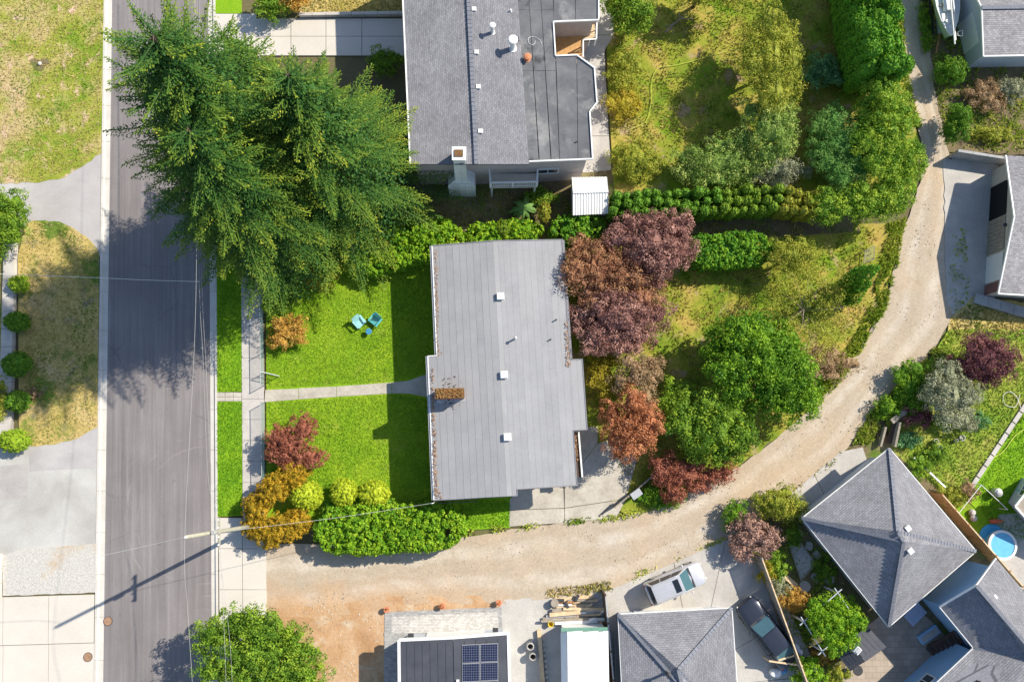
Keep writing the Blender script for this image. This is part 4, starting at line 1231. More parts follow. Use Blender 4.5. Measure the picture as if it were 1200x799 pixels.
def corner_house():
    ze, zp = 3.8, 5.6
    root = thing("house", P(1160, 740, 0), "gabled house with grey shingles and wall tinted blue for shade in the bottom right corner", "house")
    N = P(1167.5, 654.5, ze); Wc = P(1102, 711, ze); PK = P(1144.5, 686, zp)
    d = (P(1200, 751.5, zp) - PK).normalized()
    F = 13.0
    IN = P(1141.5, 759, ze)
    MB().roof([N, N + d * F, PK + d * F, PK], N + d * F, N, 0.15).build("roof_slope", M_SH_GREY, root)
    # ridge end meets the valley of the wing
    Ve = P(1204, 767, 5.1)
    MB().roof([Wc, IN, Ve, PK + d * F, PK], Wc, IN, 0.15).build("roof_slope", M_SH_GREY, root)
    L2 = P(1098.5, 799.5, ze); dd = (L2 - IN).normalized(); L3 = IN + dd * 9.0
    nrm = Vector((-dd.y, dd.x, 0))
    if nrm.x < 0: nrm = -nrm
    up = (zp + 0.5 - ze)
    top0 = IN + nrm * 6.0 + Vector((0, 0, up)); top1 = L3 + nrm * 6.0 + Vector((0, 0, up))
    MB().roof([L3, top1, top0 + (IN - L3).normalized() * 4.0, Ve, IN], L3, IN, 0.15).build("roof_slope", M_SH_GREY, root)
    for a, b in ((N, PK), (Wc, PK), (Wc, IN), (IN, L3)):
        MB().beam(a + Vector((0, 0, -0.07)), b + Vector((0, 0, -0.07)), 0.12, 0.12).build("gutter", M_WHITE, root)
    mb = MB(); n = 26
    for k in range(n):
        p = PK + d * (F * (k + .5) / n) + Vector((0, 0, .02)); mb.beam(p - d * .26, p + d * .24 + Vector((0, 0, .02)), .26, .03)
    mb.build("ridge_cap", M_CAP, root)
    MB().beam(IN + Vector((0, 0, .02)), Ve + Vector((0, 0, .02)), 0.25, 0.03).build("valley_flashing", M_CAP, root)
    ax = (N - Wc).normalized()
    o = 0.45
    w = [Wc + ax * o + d * o, N - ax * o + d * o, N - ax * o + d * F, Wc + ax * o + d * F]
    MB().slab([Vector((p.x, p.y, 0)) for p in w], 0, 3.75).build("wall", M_SHADEBLUE, root)
    mid = lerp(w[0], w[1], 0.5)
    MB().prism([w[0] + Vector((0, 0, -.06)), w[1] + Vector((0, 0, -.06)), w[1] + d * .15 + Vector((0, 0, -.06)), w[0] + d * .15 + Vector((0, 0, -.06))],
               [PK + d * o + Vector((0, 0, -.22)) - ax * .03, PK + d * o + Vector((0, 0, -.22)) + ax * .03, PK + d * (o + .15) + Vector((0, 0, -.22)) + ax * .03, PK + d * (o + .15) + Vector((0, 0, -.22)) - ax * .03]).build("gable", M_SHADEBLUE, root)
    w2 = [IN + nrm * .45, L3 + nrm * .45, L3 + nrm * 6, IN + nrm * 6]
    MB().slab([Vector((p.x, p.y, 0)) for p in w2], 0, 3.75).build("wall", M_SHADEBLUE, root)
    a_, b_ = Vector((w2[1].x, w2[1].y, 0)), Vector((w2[0].x, w2[0].y, 0))
    # window looking north-west
    window(root, w2[0] * 1.0, w2[1] * 1.0, 0.38, 0.52, 0.9, 1.9, out=-0.03) if False else window(root, b_, a_, 0.36, 0.5, 1.5, 2.6)
    pipe_vent(root, 1144, 797, 4.4, 0.07, 0.4, M_DKMETAL); box_vent(root, 1166, 699.5, 5.0, 0.36, 0.2, M_WHITE, 0.7)
    return w2
CW2 = corner_house()

def solar_house():
    ze = 3.0
    root = thing("garage", P(532, 790, 0), "black-roofed outbuilding with white fascia carrying solar panels", "garage")
    c = [P(467.5, 749.5, ze), P(595.5, 741.5, ze), P(600, 900, ze), P(469, 900, ze)]
    xr = P(531, 746, ze).x
    r0 = Vector((xr, lerp(c[0], c[1], 0.5).y, ze + 0.28)); r1 = Vector((xr + .3, c[2].y, ze + 0.28))
    def side(e0, e1, n, s):
        for k in range(n):
            t0, t1 = k / n, (k + 1) / n - 0.006
            q = [lerp(e0, r0, t0), lerp(e0, r0, t1), lerp(e1, r1, t1), lerp(e1, r1, t0)]
            MB().prism([p - Vector((0, 0, .12)) for p in q], [p + Vector((0, 0, 0.01 * (k % 2))) for p in q]).build("roofing_sheet", M_BLACKROOF, root)
    side(c[0], c[3], 7, -1); side(c[1], c[2], 5, 1)
    for a, b in ((c[0], r0), (r0, c[1]), (c[1], c[2]), (c[3], c[0])):
        MB().beam(a + Vector((0, 0, -.05)), b + Vector((0, 0, -.05)), 0.2, 0.22).build("fascia", M_WHITE, root)
    w = inset([Vector((p.x, p.y, 0)) for p in c], 0.35)
    MB().slab(w, 0, 2.9).build("wall", M_GREYWALL, root)
    panel_on_wall(root, "garage_door", M_WHITE, w[1], w[0], 0.2, 0.8, 0.1, 2.2)
    for px, py in ((481.5, 745), (580.5, 738.5)):
        p = P(px, py, 2.5); MB().box((p.x, p.y, 2.5), (0.4, 0.35, 0.3)).build("eave_lamp", M_DKMETAL, root)
    p = P(536.5, 797, ze + .3); MB().box((p.x, p.y, ze + .33), (.2, .14, .14)).build("roof_vent", M_WHITE, root)
    return root
solar_house()
# solar modules: each rests on the roof
def solar_mat():
    m, nt, b, out = _new("solar_cells")
    br = nt.nodes.new("ShaderNodeTexBrick"); br.offset = 0.0
    br.inputs['Scale'].default_value = 1.0; br.inputs['Brick Width'].default_value = 0.165; br.inputs['Row Height'].default_value = 0.165
    br.inputs['Mortar Size'].default_value = 0.008; br.inputs['Mortar Smooth'].default_value = 0.1
    br.inputs['Color1'].default_value = (0.010, 0.013, 0.035, 1); br.inputs['Color2'].default_value = (0.013, 0.018, 0.05, 1); br.inputs['Mortar'].default_value = (0.16, 0.18, 0.24, 1)
    nt.links.new(coords(nt), br.inputs['Vector']); nt.links.new(br.outputs['Color'], b.inputs['Base Color'])
    b.inputs['Roughness'].default_value = 0.15
    return m
M_SOLAR = solar_mat()
for r in range(3):
    for k in range(2):
        x0, x1 = 541.5 + 21.4 * k + 0.7 * r * .3, 562.3 + 21.4 * k + 0.7 * r * .3
        y0, y1 = 755.5 + 21.8 * r - k * 1.2, 776.8 + 21.8 * r - k * 1.2
        q = PL([(x0, y0), (x1, y0 - 1), (x1, y1 - 1), (x0, y1)], 3.3)
        side_ = "left" if k == 0 else "right"
        rowt = ("topmost row", "second row", "third row", "lowest row")[r]
        cc = sum(q, Vector()) / 4
        pn = thing("solar_panel", (cc.x, cc.y, 3.2), "dark blue solar panel, %s column, %s" % (side_, rowt), "solar panel", "solar panels on the black roof")
        MB().slab(q, 3.24, 3.30).build("panel_frame", M_ALU, pn)
        MB().slab([cc + (p - cc) * 0.955 for p in q], 3.28, 3.306).build("cells", M_SOLAR, pn)

def white_carport():
    ze, zr = 2.3, 2.75
    root = thing("carport", P(686, 780, 0), "white sheet-metal shed with pale green front edge beside the gravel lot", "shed")
    xs_ = [657, 664.5, 683, 701.5, 713]
    for k, (x0, x1) in enumerate(zip(xs_[:-1], xs_[1:])):
        q = PL([(x0 + .25, 740), (x1 - .25, 738.8), (x1 + 2.2, 880), (x0 + 1.8, 880)], zr if 0 < k < 4 else zr)
        if k == 0:
            q = [P(657, 741, ze), P(664.2, 740, zr), P(666, 880, zr), P(659, 880, ze)]
        MB().prism([p - Vector((0, 0, 0.06)) for p in q], q).build("roof_panel", M_METALW, root)
    for k in range(9):
        x0 = 657.5 + 6.1 * k
        q = [P(x0, 735.5 - .12 * k, ze - .1), P(x0 + 5.8, 735.4 - .12 * k, ze - .1), P(x0 + 5.8, 739.6 - .1 * k, zr - .02), P(x0, 739.8 - .1 * k, zr - .02)]
        MB().prism([p - Vector((0, 0, 0.05)) for p in q], q).build("front_sheet", M_GREENMET, root)
    c = [P(659, 737, ze), P(711, 735, ze), P(714, 880, ze), P(661, 880, ze)]
    MB().slab([Vector((p.x, p.y, 0)) for p in inset(c, 0.1)], 0, ze - .02).build("wall", M_METALW, root)
white_carport()

def garage_east():
    ze, zp = 2.6, 3.8
    root = thing("garage", P(1190, 262, 0), "gabled garage with pale shingles and three doors facing the lane", "garage")
    N = P(1178.8, 182, ze); S = P(1170, 344, ze); PK = P(1188.8, 254, zp)
    d = Vector((1, -0.06, 0)).normalized(); F = 9
    MB().roof([N, PK, PK + d * F, N + d * F], N + d * F, N, 0.15).build("roof_slope", M_SH_PALE, root)
    MB().roof([S, S + d * F, PK + d * F, PK], S, S + d * F, 0.15).build("roof_slope", M_SH_PALE, root)
    for a, b in ((N, PK), (PK, S), (S, S + d * F)):
        MB().beam(a + Vector((0, 0, -.05)), b + Vector((0, 0, -.05)), 0.1, 0.14).build("fascia", M_WHITE, root)
    o = 0.55
    a, b = N + d * o, S + d * o
    ax = (b - a).normalized(); a2 = a + ax * .35; b2 = b - ax * .35
    MB().slab([Vector((p.x, p.y, 0)) for p in (a2, b2, b2 + d * F, a2 + d * F)], 0, ze - .05).build("wall", M_CREAM, root)
    pk = PK + d * o
    MB().prism([a2 + Vector((0, 0, -.1)), b2 + Vector((0, 0, -.1)), b2 + d * .15 + Vector((0, 0, -.1)), a2 + d * .15 + Vector((0, 0, -.1))],
               [pk + Vector((0, .04, -.22)), pk + Vector((0, -.04, -.22)), pk + d * .15 + Vector((0, -.04, -.22)), pk + d * .15 + Vector((0, .04, -.22))]).build("gable", M_CREAM, root)
    A_, B_ = Vector((a2.x, a2.y, 0)), Vector((b2.x, b2.y, 0))
    L = (B_ - A_).length
    # seen from the lane, left end is north
    dark = plain("doorway_shade", (0.012, 0.012, 0.014), 0.9)
    panel_on_wall(root, "doorway_shade_panel", dark, A_, B_, 0.14, 0.41, 0.12, 2.2, 0.02, 0.06)  # flat black panel stands in for the unlit interior
    for k in range(8):
        t = 0.42 + 0.26 * k / 8
        panel_on_wall(root, "door_board", M_WOODG, A_, B_, t, t + 0.26 / 8 - .002, 0.12, 2.2 + random.uniform(-.01, .01), 0.05, 0.06)
    panel_on_wall(root, "roller_door", M_WHITE, A_, B_, 0.70, 0.91, 0.12, 2.15, 0.05, 0.06)
    panel_on_wall(root, "lower_cladding", M_MAROON, A_, B_, 0.92, 0.995, 0.1, 2.2, 0.05, 0.06)
    p = pk - d * 0.2; MB().lathe((p.x - .35, p.y - .3, 2.6), [(0.05, 0), (0.16, 0.05), (0.16, 0.12), (0.05, 0.2)], 10).build("gable_lamp", M_DKMETAL, root)
garage_east()

def garage_north_east():
    ze, zp = 2.7, 3.7
    root = thing("garage", P(1180, 30, 0), "pale blue-white garage with speckled grey shingles beside the boat", "garage")
    SW = P(1152.5, 66, ze); RW = P(1150.5, 9, zp)
    d = Vector((1, 0.03, 0)); F = 9
    n_ = Vector((RW.x + (RW.x - SW.x), RW.y + (RW.y - SW.y), ze))
    MB().roof([SW, SW + d * F, RW + d * F, RW], SW, SW + d * F, 0.14).build("roof_slope", M_SH_PALE, root)
    MB().roof([n_, RW, RW + d * F, n_ + d * F], n_ + d * F, n_, 0.14).build("roof_slope", M_SH_PALE, root)
    MB().beam(RW + Vector((0, 0, .03)), RW + d * F + Vector((0, 0, .03)), 0.35, 0.04).build("ridge_cap", M_CAP, root)
    for a, b in ((SW, RW), (RW, n_), (SW, SW + d * F)):
        MB().beam(a + Vector((0, 0, -.05)), b + Vector((0, 0, -.05)), 0.1, 0.14).build("fascia", M_WHITE, root)
    a = SW + Vector((.35, .35, 0)); b = n_ + Vector((.35, -.35, 0))
    MB().slab([Vector((p.x, p.y, 0)) for p in (a, a + d * F, b + d * F, b)], 0, ze - .04).build("wall", M_GREYWALL, root)
    pk = RW + Vector((.35, 0, -.2))
    MB().prism([a + Vector((0, 0, -.06)), a + Vector((.15, 0, -.06)), b + Vector((.15, 0, -.06)), b + Vector((0, 0, -.06))], [pk, pk + Vector((.15, 0, 0)), pk + Vector((.15, .05, 0)), pk + Vector((0, .05, 0))]).build("gable", M_GREYWALL, root)
    A_, B_ = Vector((b.x, b.y, 0)), Vector((a.x, a.y, 0))
    panel_on_wall(root, "garage_door", M_WHITE, A_, B_, 0.42, 0.82, 0.1, 2.2)
    # concrete pad on the west
    q = PL([(1122, -60), (1152, -60), (1150, 78), (1134, 78)])
    MB().slab(q, 0, 0.13).build("garage_pad", M_CONC, root)
garage_north_east()

# ================================================================== PLANTS
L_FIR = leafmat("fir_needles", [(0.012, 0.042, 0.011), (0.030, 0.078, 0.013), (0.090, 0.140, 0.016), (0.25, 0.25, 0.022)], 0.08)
L_GREEN = leafmat("leaf_mid_green", [(0.040, 0.095, 0.012), (0.10, 0.18, 0.016), (0.20, 0.27, 0.025)], 0.3)
L_DEEP = leafmat("leaf_deep_green", [(0.035, 0.095, 0.010), (0.085, 0.18, 0.012), (0.17, 0.27, 0.018)], 0.3)
L_LAUREL = leafmat("laurel_leaf", [(0.055, 0.15, 0.010), (0.12, 0.23, 0.012), (0.22, 0.31, 0.018)], 0.25, 0.5)
L_LAUREL2 = leafmat("laurel_leaf_dark", [(0.04, 0.13, 0.012), (0.08, 0.19, 0.014), (0.16, 0.26, 0.018)], 0.25, 0.5)
L_CEDAR = leafmat("cedar_scale", [(0.06, 0.12, 0.012), (0.11, 0.18, 0.015), (0.19, 0.23, 0.02)], 0.2)
L_CEDARG = leafmat("cedar_scale_green", [(0.04, 0.11, 0.012), (0.08, 0.17, 0.015), (0.13, 0.21, 0.018)], 0.2)
L_CEDARY = leafmat("cedar_scale_yellowing", [(0.10, 0.14, 0.015), (0.18, 0.19, 0.02), (0.26, 0.18, 0.03)], 0.2)
L_HEDGE = leafmat("tall_hedge_scale", [(0.035, 0.12, 0.015), (0.075, 0.19, 0.015), (0.17, 0.28, 0.02)], 0.2)
L_LIME = leafmat("lime_leaf", [(0.10, 0.19, 0.015), (0.19, 0.28, 0.02), (0.28, 0.35, 0.03)], 0.3)
L_VINE = leafmat("vine_leaf", [(0.06, 0.14, 0.015), (0.13, 0.22, 0.02), (0.22, 0.28, 0.025)], 0.3)
L_GOLD = leafmat("golden_cedar", [(0.12, 0.10, 0.010), (0.25, 0.165, 0.012), (0.38, 0.23, 0.02)], 0.2)
L_OLIVE = leafmat("olive_leaf", [(0.085, 0.12, 0.015), (0.20, 0.22, 0.025), (0.36, 0.34, 0.055)], 0.3)
L_OLIVEY = leafmat("yellowing_leaf", [(0.16, 0.15, 0.015), (0.28, 0.23, 0.02), (0.40, 0.31, 0.05)], 0.3)
L_GREYG = leafmat("grey_green_leaf", [(0.06, 0.12, 0.022), (0.15, 0.22, 0.042), (0.29, 0.33, 0.09)], 0.25)
L_TEAL = leafmat("blue_green_leaf", [(0.04, 0.11, 0.04), (0.08, 0.18, 0.065), (0.16, 0.27, 0.10)], 0.25)
L_IVY = leafmat("ivy_leaf", [(0.04, 0.11, 0.022), (0.08, 0.18, 0.035), (0.16, 0.26, 0.06)], 0.25)
L_SILVER = leafmat("silver_leaf", [(0.10, 0.11, 0.06), (0.19, 0.20, 0.12), (0.30, 0.30, 0.20)], 0.2)
L_PURPLE = leafmat("purple_leaf", [(0.05, 0.018, 0.024), (0.11, 0.042, 0.045), (0.20, 0.085, 0.075)], 0.2)
L_PLUM = leafmat("plum_leaf", [(0.075, 0.034, 0.032), (0.19, 0.095, 0.078), (0.36, 0.21, 0.165)], 0.22)
L_COPPER = leafmat("copper_leaf", [(0.16, 0.060, 0.025), (0.28, 0.11, 0.05), (0.40, 0.19, 0.09)], 0.25)
L_COPPERG = leafmat("copper_green_leaf", [(0.12, 0.055, 0.032), (0.24, 0.115, 0.062), (0.34, 0.20, 0.10)], 0.25)
L_RED = leafmat("red_maple_leaf", [(0.12, 0.040, 0.024), (0.21, 0.075, 0.045), (0.32, 0.13, 0.085)], 0.25)
L_BRONZE = leafmat("faded_bronze_leaf", [(0.12, 0.09, 0.045), (0.22, 0.15, 0.08), (0.34, 0.22, 0.13)], 0.25)
L_ORANGE = leafmat("orange_shrub_leaf", [(0.18, 0.11, 0.02), (0.32, 0.18, 0.035), (0.44, 0.30, 0.08)], 0.25)
L_TWIG = leafmat("dry_twig", [(0.13, 0.075, 0.055), (0.22, 0.13, 0.10), (0.32, 0.21, 0.16)], 0.1)
L_GRASS = leafmat("lawn_blades", [(0.075, 0.17, 0.010), (0.145, 0.24, 0.014), (0.25, 0.33, 0.035)], 0.3)
L_GRASSG = leafmat("boulevard_blades", [(0.055, 0.16, 0.008), (0.10, 0.21, 0.010), (0.18, 0.29, 0.02)], 0.3)
L_GRASSD = leafmat("dry_blades", [(0.12, 0.14, 0.03), (0.24, 0.20, 0.06), (0.34, 0.27, 0.13)], 0.2, 0.7, patch=((0.15, 0.22, 0.025), 0.4, 0.52, 0.64))
L_GRASSY = leafmat("yard_blades", [(0.11, 0.14, 0.02), (0.22, 0.19, 0.04), (0.32, 0.25, 0.09)], 0.25, 0.7, patch=((0.16, 0.25, 0.025), 0.35, 0.5, 0.62))
L_GRASSR = leafmat("garden_blades", [(0.09, 0.15, 0.02), (0.18, 0.22, 0.03), (0.30, 0.27, 0.08)], 0.25, 0.7, patch=((0.10, 0.21, 0.018), 0.45, 0.46, 0.58))
L_TOPI = leafmat("lime_topiary", [(0.17, 0.23, 0.015), (0.29, 0.34, 0.02), (0.38, 0.42, 0.03)], 0.2)
L_WEED = leafmat("weed_leaf", [(0.10, 0.17, 0.02), (0.22, 0.28, 0.03), (0.36, 0.36, 0.08)], 0.3)
M_BARK = plain("bark", (0.10, 0.075, 0.055), 0.95, 0.3, 8.0, fine=0.2)
M_BARKP = plain("pale_bark", (0.30, 0.25, 0.20), 0.95, 0.25, 8.0)

def tree(name, label, cat, px, py, zc, r, mat, k=6, leaf=0.17, dens=2.6, clump=0.42, per=26, seed=1, limbs=6, trunk_r=0.14, low=-0.3, group=None, spread=0.68, bark=None, depth=0.42, extra=(), size=(0.28, 0.52), part="crown", core=0.6):
    """px,py,zc: crown centre; r: radii in sheet units (x, y) and metres (z); extra: further lobes (px,py,z,rx,ry,rz)"""
    c = P(px, py, zc); s = mpp(zc)
    rr = (r[0] * s, r[1] * s, r[2])
    bl = lobes(tuple(c), rr, k, spread, size, seed) if k else [(tuple(c), rr)]
    for (ex, ey, ez, a, b, d) in extra:
        e = P(ex, ey, ez); bl.append((tuple(e), (a * mpp(ez), b * mpp(ez), d)))
    root = thing(name, (c.x, c.y, 0.1), label, cat, group)
    ends = [(Vector(b[0]) + Vector((0, 0, b[1][2] * 0.2)), trunk_r * 0.45, random.uniform(0.3, 0.7)) for b in bl[1:1 + limbs]]
    trunk_mb((c.x, c.y, 0.0), (c.x, c.y, zc + rr[2] * 0.5), trunk_r, ends).build("trunk", bark or M_BARK, root, smooth=True)
    leaf *= 0.68; per = int(per * 1.85)
    pt, nr, ti = crown_points(bl, dens, clump, per, low, depth)
    ok = pt[:, 2] > 0.12
    if core:
        core_blob(bl, "inner_twigs", mat, root, core)
    mesh_quads(part, leaves_at(pt[ok], nr[ok], leaf), ti[ok], mat, root)
    return root

def conifer(label, px, py, h, R, seed, expo=0.75, mat=None, n=300, z0=0.08, droop=0.30, leaf=0.145, top=None):
    """top: sheet position of the tip, for a tree that leans a little"""
    q = np.random.default_rng(seed)
    b = P(px, py, 0)
    lean = (P(top[0], top[1], h) - b) / h if top else Vector((0, 0, 0))
    def ax_at(z): return np.array([b.x + lean.x * z, b.y + lean.y * z, z])
    root = thing("conifer_tree", (b.x, b.y, 0.1), label, "tree", "tall conifers by the sidewalk")
    trunk = MB().tube([tuple(ax_at(h * t)) for t in (0, .35, .7, .98)], [0.42, 0.32, 0.17, 0.03], 8)
    C, AX, SV, LN, WD, TI = [], [], [], [], [], []
    whorls = max(8, n // 7)
    for i in range(n):
        wh = i // 7
        u = ((wh + .5 + q.uniform(-.35, .35)) / whorls)
        u = min(.995, u) ** 1.08
        z = h * (z0 + (0.985 - z0) * u)
        L = R * max(0.04, (1 - u)) ** expo * q.uniform(0.66, 1.16) + 0.3
        az = 2 * math.pi * (i % 7) / 7 + wh * 0.83 + q.normal() * 0.2
        d = np.array([math.cos(az), math.sin(az), 0.0]); sd = np.array([-d[1], d[0], 0.0])
        rise = q.uniform(-0.02, 0.16) + 0.42 * u
        nt_ = max(6, int(L / 0.12))
        t = (np.arange(nt_) + 0.6) / nt_
        p = ax_at(z)[None] + d[None] * (L * t)[:, None] + sd[None] * (0.06 * L * np.sin(t * 3 + i))[:, None]
        p[:, 2] += L * (rise * t - droop * t * t + 0.14 * t ** 4)
        bt = q.uniform(0.0, 1.0)
        # a frond: side twigs longest near the middle, running out to a point
        tl = np.minimum(1.15, 0.06 + 0.34 * L * (1 - t) ** 0.85) * np.minimum(1.0, 0.25 + 2.6 * t)
        keep = t > 0.10
        kmax = max(1, int(tl.max() / 0.125))
        for sg in (-1, 1):
            for k in range(kmax):
                w = (k + 0.5) * 0.125
                m = keep & (w < tl) & (q.random(nt_) > 0.10)
                if not m.any(): continue
                nm = int(m.sum()); tm = t[m]
                dv = d[None] * 0.80 + sd[None] * sg * 0.62 + q.normal(size=(nm, 3)) * 0.10
                c = p[m] + dv * w + q.normal(size=(nm, 3)) * 0.028
                c[:, 2] -= 0.20 * w * w / np.maximum(tl[m], .15) + 0.02
                ax = unit(dv + q.normal(size=(nm, 3)) * 0.22)
                up = np.array([0, 0, 1.0])[None] + q.normal(size=(nm, 3)) * 0.32
                C.append(c); AX.append(ax); SV.append(unit(np.cross(ax, up)))
                LN.append(leaf * q.uniform(.8, 1.35, nm)); WD.append(leaf * q.uniform(.36, .6, nm))
                TI.append(0.02 + 0.36 * bt + 0.50 * np.maximum(0, tm - .35) + 0.26 * (w / np.maximum(tl[m], .1)) ** 2 + 0.10 * q.normal(size=nm))  # needles painted paler towards the tips, as if sunlit
        # the spine and its tip
        m = keep
        axv = np.tile(d, (nt_, 1)) + q.normal(size=(nt_, 3)) * .15; axv[:, 2] += rise - 2 * droop * t + .5 * t ** 3
        C.append((p + np.array([0, 0, .03]))[m]); AX.append(unit(axv)[m]); SV.append(np.tile(sd, (nt_, 1))[m]); LN.append(np.full(nt_, leaf * 1.3)[m]); WD.append(np.full(nt_, leaf * .5)[m])
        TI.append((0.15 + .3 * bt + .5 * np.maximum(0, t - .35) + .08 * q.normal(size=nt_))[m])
        lim = [tuple(ax_at(z))] + [tuple(x) for x in p[2::5]]
        if len(lim) >= 2:
            trunk.tube(lim, 0.015 + 0.008 * L, 4, 0.008, cap=False)
    C = np.concatenate(C); AX = np.concatenate(AX); SV = np.concatenate(SV); LN = np.concatenate(LN)[:, None] * .5; WD = np.concatenate(WD)[:, None] * .5; TI = np.concatenate(TI)
    Q = np.stack([C - AX * LN - SV * WD * .5, C - AX * LN * .1 + SV * WD, C + AX * LN * 1.15, C - AX * LN * .1 - SV * WD], 1)
    trunk.build("trunk", M_BARK, root)
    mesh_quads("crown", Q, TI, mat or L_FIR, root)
    # inner twig filler, added to block light and darken gaps in the crown
    m = int(17000 * (h / 21.0) * (R / 6.5) ** 2)
    u = q.random(m) ** 1.3; z = h * (0.10 + 0.86 * u)
    r_ = (R * np.maximum(0.0, 1 - u) ** expo) * 0.68 * np.sqrt(q.random(m)); a_ = q.random(m) * 2 * np.pi
    c_ = np.stack([b.x + lean.x * z + r_ * np.cos(a_), b.y + lean.y * z + r_ * np.sin(a_), z - .2 * r_], 1)
    nn = np.stack([np.cos(a_), np.sin(a_), np.full(m, .8)], 1)
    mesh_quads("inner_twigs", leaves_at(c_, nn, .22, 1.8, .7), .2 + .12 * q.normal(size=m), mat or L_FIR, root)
    return root

conifer("tallest conifer, leftmost of the group, its crown leaning over the street", 334, 250, 25.5, 7.4, 3, 0.40, n=266, top=(174, 36))
conifer("broad conifer at the right of the group, reaching over the grey house's laurel hedge", 416, 240, 21.5, 7.8, 4, 0.60, n=224, top=(334, 82))
conifer("middle conifer of the group, above the end of the boulevard grass", 342, 303, 22.0, 6.0, 5, 0.48, n=210, top=(216, 146), z0=.3)
conifer("slim conifer at the back of the group, near the top edge", 362, 212, 19.5, 4.6, 6, 0.55, n=154, top=(262, 36))

# ------------------------------------------------------------------ hedges
def hedge(name, label, line, width, h, mat, leaf=0.13, clump=0.24, dens=16, per=16, group=None, round_=0.25, seed=1, cat="hedge", wob=0.18, part="foliage"):
    """clipped hedge along a centre line (sheet coords at its mid height)"""
    q = np.random.default_rng(seed)
    pts = [P(x, y, h * 0.85) for x, y in line]
    c0 = pts[len(pts) // 2]
    root = thing(name, (c0.x, c0.y, 0.1), label, cat, group)
    C = []; N = []; T = []
    tot = sum(((b - a).length for a, b in zip(pts[:-1], pts[1:]))); run = 0.0; e_ = width * .55
    for a, b in zip(pts[:-1], pts[1:]):
        d = (b - a); d.z = 0; L = d.length; d.normalize(); s = Vector((-d.y, d.x, 0))
        m = int(L * (width + 1.4 * h) * dens * 1.5)
        for _ in range(m):
            t = q.random() * (L + 0.2) - 0.1
            per_ = q.random() * (width + 1.4 * h)
            wob_h = wob * math.sin(t * 1.7 + seed) * 0.6 + wob * q.normal() * 0.35
            if per_ < width:
                o = per_ - width / 2; z = h + wob_h - round_ * (2 * abs(o) / width) ** 4 ; nn = (0, 0, 1.0)
            else:
                sg = 1 if q.random() < 0.5 else -1
                o = sg * (width / 2 + wob * q.normal() * 0.3 + 0.05 * math.sin(t * 2.3)); z = h - round_ * .6 - q.random() ** 1.3 * 0.72 * h; nn = (s.x * sg, s.y * sg, 0.35)
            de = max(0.0, min(run + t, tot - run - t)); f_ = math.sqrt(max(.06, 1 - (1 - min(de, e_) / e_) ** 2))
            p = a + d * t + s * (o * f_)
            C.append((p.x, p.y, z - .25 * (1 - f_))); N.append(nn)
        run += L
    for (e, d) in ((pts[0], (pts[0] - pts[1]).normalized()), (pts[-1], (pts[-1] - pts[-2]).normalized())):
        s = Vector((-d.y, d.x, 0))
        for _ in range(int(width * h * dens)):
            o = (q.random() - .5) * width * .4; z = h * (0.2 + 0.65 * q.random())
            p = e + d * 0.1 + s * o
            C.append((p.x, p.y, z)); N.append((d.x, d.y, .3))
    C = np.array(C); N = np.array(N)
    n = len(C)
    cr = clump * q.uniform(.6, 1.3, n)
    e = unit(q.normal(size=(n * per, 3)) + np.repeat(N, per, 0) * 0.8 + np.array([0, 0, .3]))
    pt = np.repeat(C, per, 0) + e * np.repeat(cr, per)[:, None] * q.uniform(.4, 1.0, (n * per, 1))
    ti = np.repeat(q.uniform(.1, .9, n), per) + .16 * q.normal(size=n * per)
    hw = width / 2 - 0.22
    core = MB()
    L0, R0 = [], []
    cpts = [p.copy() for p in pts]; cpts[0] = cpts[0] + (pts[1] - pts[0]).normalized() * (e_ * .75); cpts[-1] = cpts[-1] + (pts[-2] - pts[-1]).normalized() * (e_ * .75)
    for i, p in enumerate(cpts):
        d = (pts[min(i + 1, len(pts) - 1)] - pts[max(i - 1, 0)]); d.z = 0; d.normalize(); s = Vector((-d.y, d.x, 0))
        L0.append(Vector((p.x, p.y, 0)) + s * hw); R0.append(Vector((p.x, p.y, 0)) - s * hw)
    core.slab(L0 + R0[::-1], 0.1, h - 0.2 - round_ * .5)
    co = core.build("inner_twigs", mat, root)
    at = co.data.attributes.new("tint", 'FLOAT', 'FACE'); at.data.foreach_set('value', np.full(len(co.data.polygons), .35, dtype=np.float32))
    mesh_quads(part, leaves_at(pt, e, leaf), ti, mat, root)
    return root

hedge("laurel_hedge", "bright laurel hedge along the lane below the front lawn", [(372, 622), (440, 621), (541, 615)], 3.1, 1.9, L_LAUREL, 0.15, 0.26, 11, 26, seed=3)
hedge("laurel_hedge", "light green laurel hedge running from the conifers to the grey house", [(420, 306), (470, 290), (538, 275)], 2.7, 1.9, L_LAUREL, 0.15, 0.25, 11, 26, seed=4)
hedge("laurel_hedge", "green laurel hedge between the cedar row and the back yard, right of the purple trees", [(806, 296), (850, 294), (902, 291)], 2.4, 2.0, L_LAUREL2, 0.15, 0.26, 11, 26, seed=5)
hedge("laurel_hedge", "low laurel hedge behind the north edge of the grey roof", [(548, 276), (590, 272), (632, 269)], 1.5, 1.3, L_LAUREL, 0.17, 0.25, 10, 18, seed=6)
hedge("laurel_hedge", "leafy hedge between the metal shed and the corner of the grey roof", [(648, 272), (675, 266), (705, 262)], 1.9, 1.6, L_LAUREL2, 0.18, 0.27, 10, 18, seed=7)

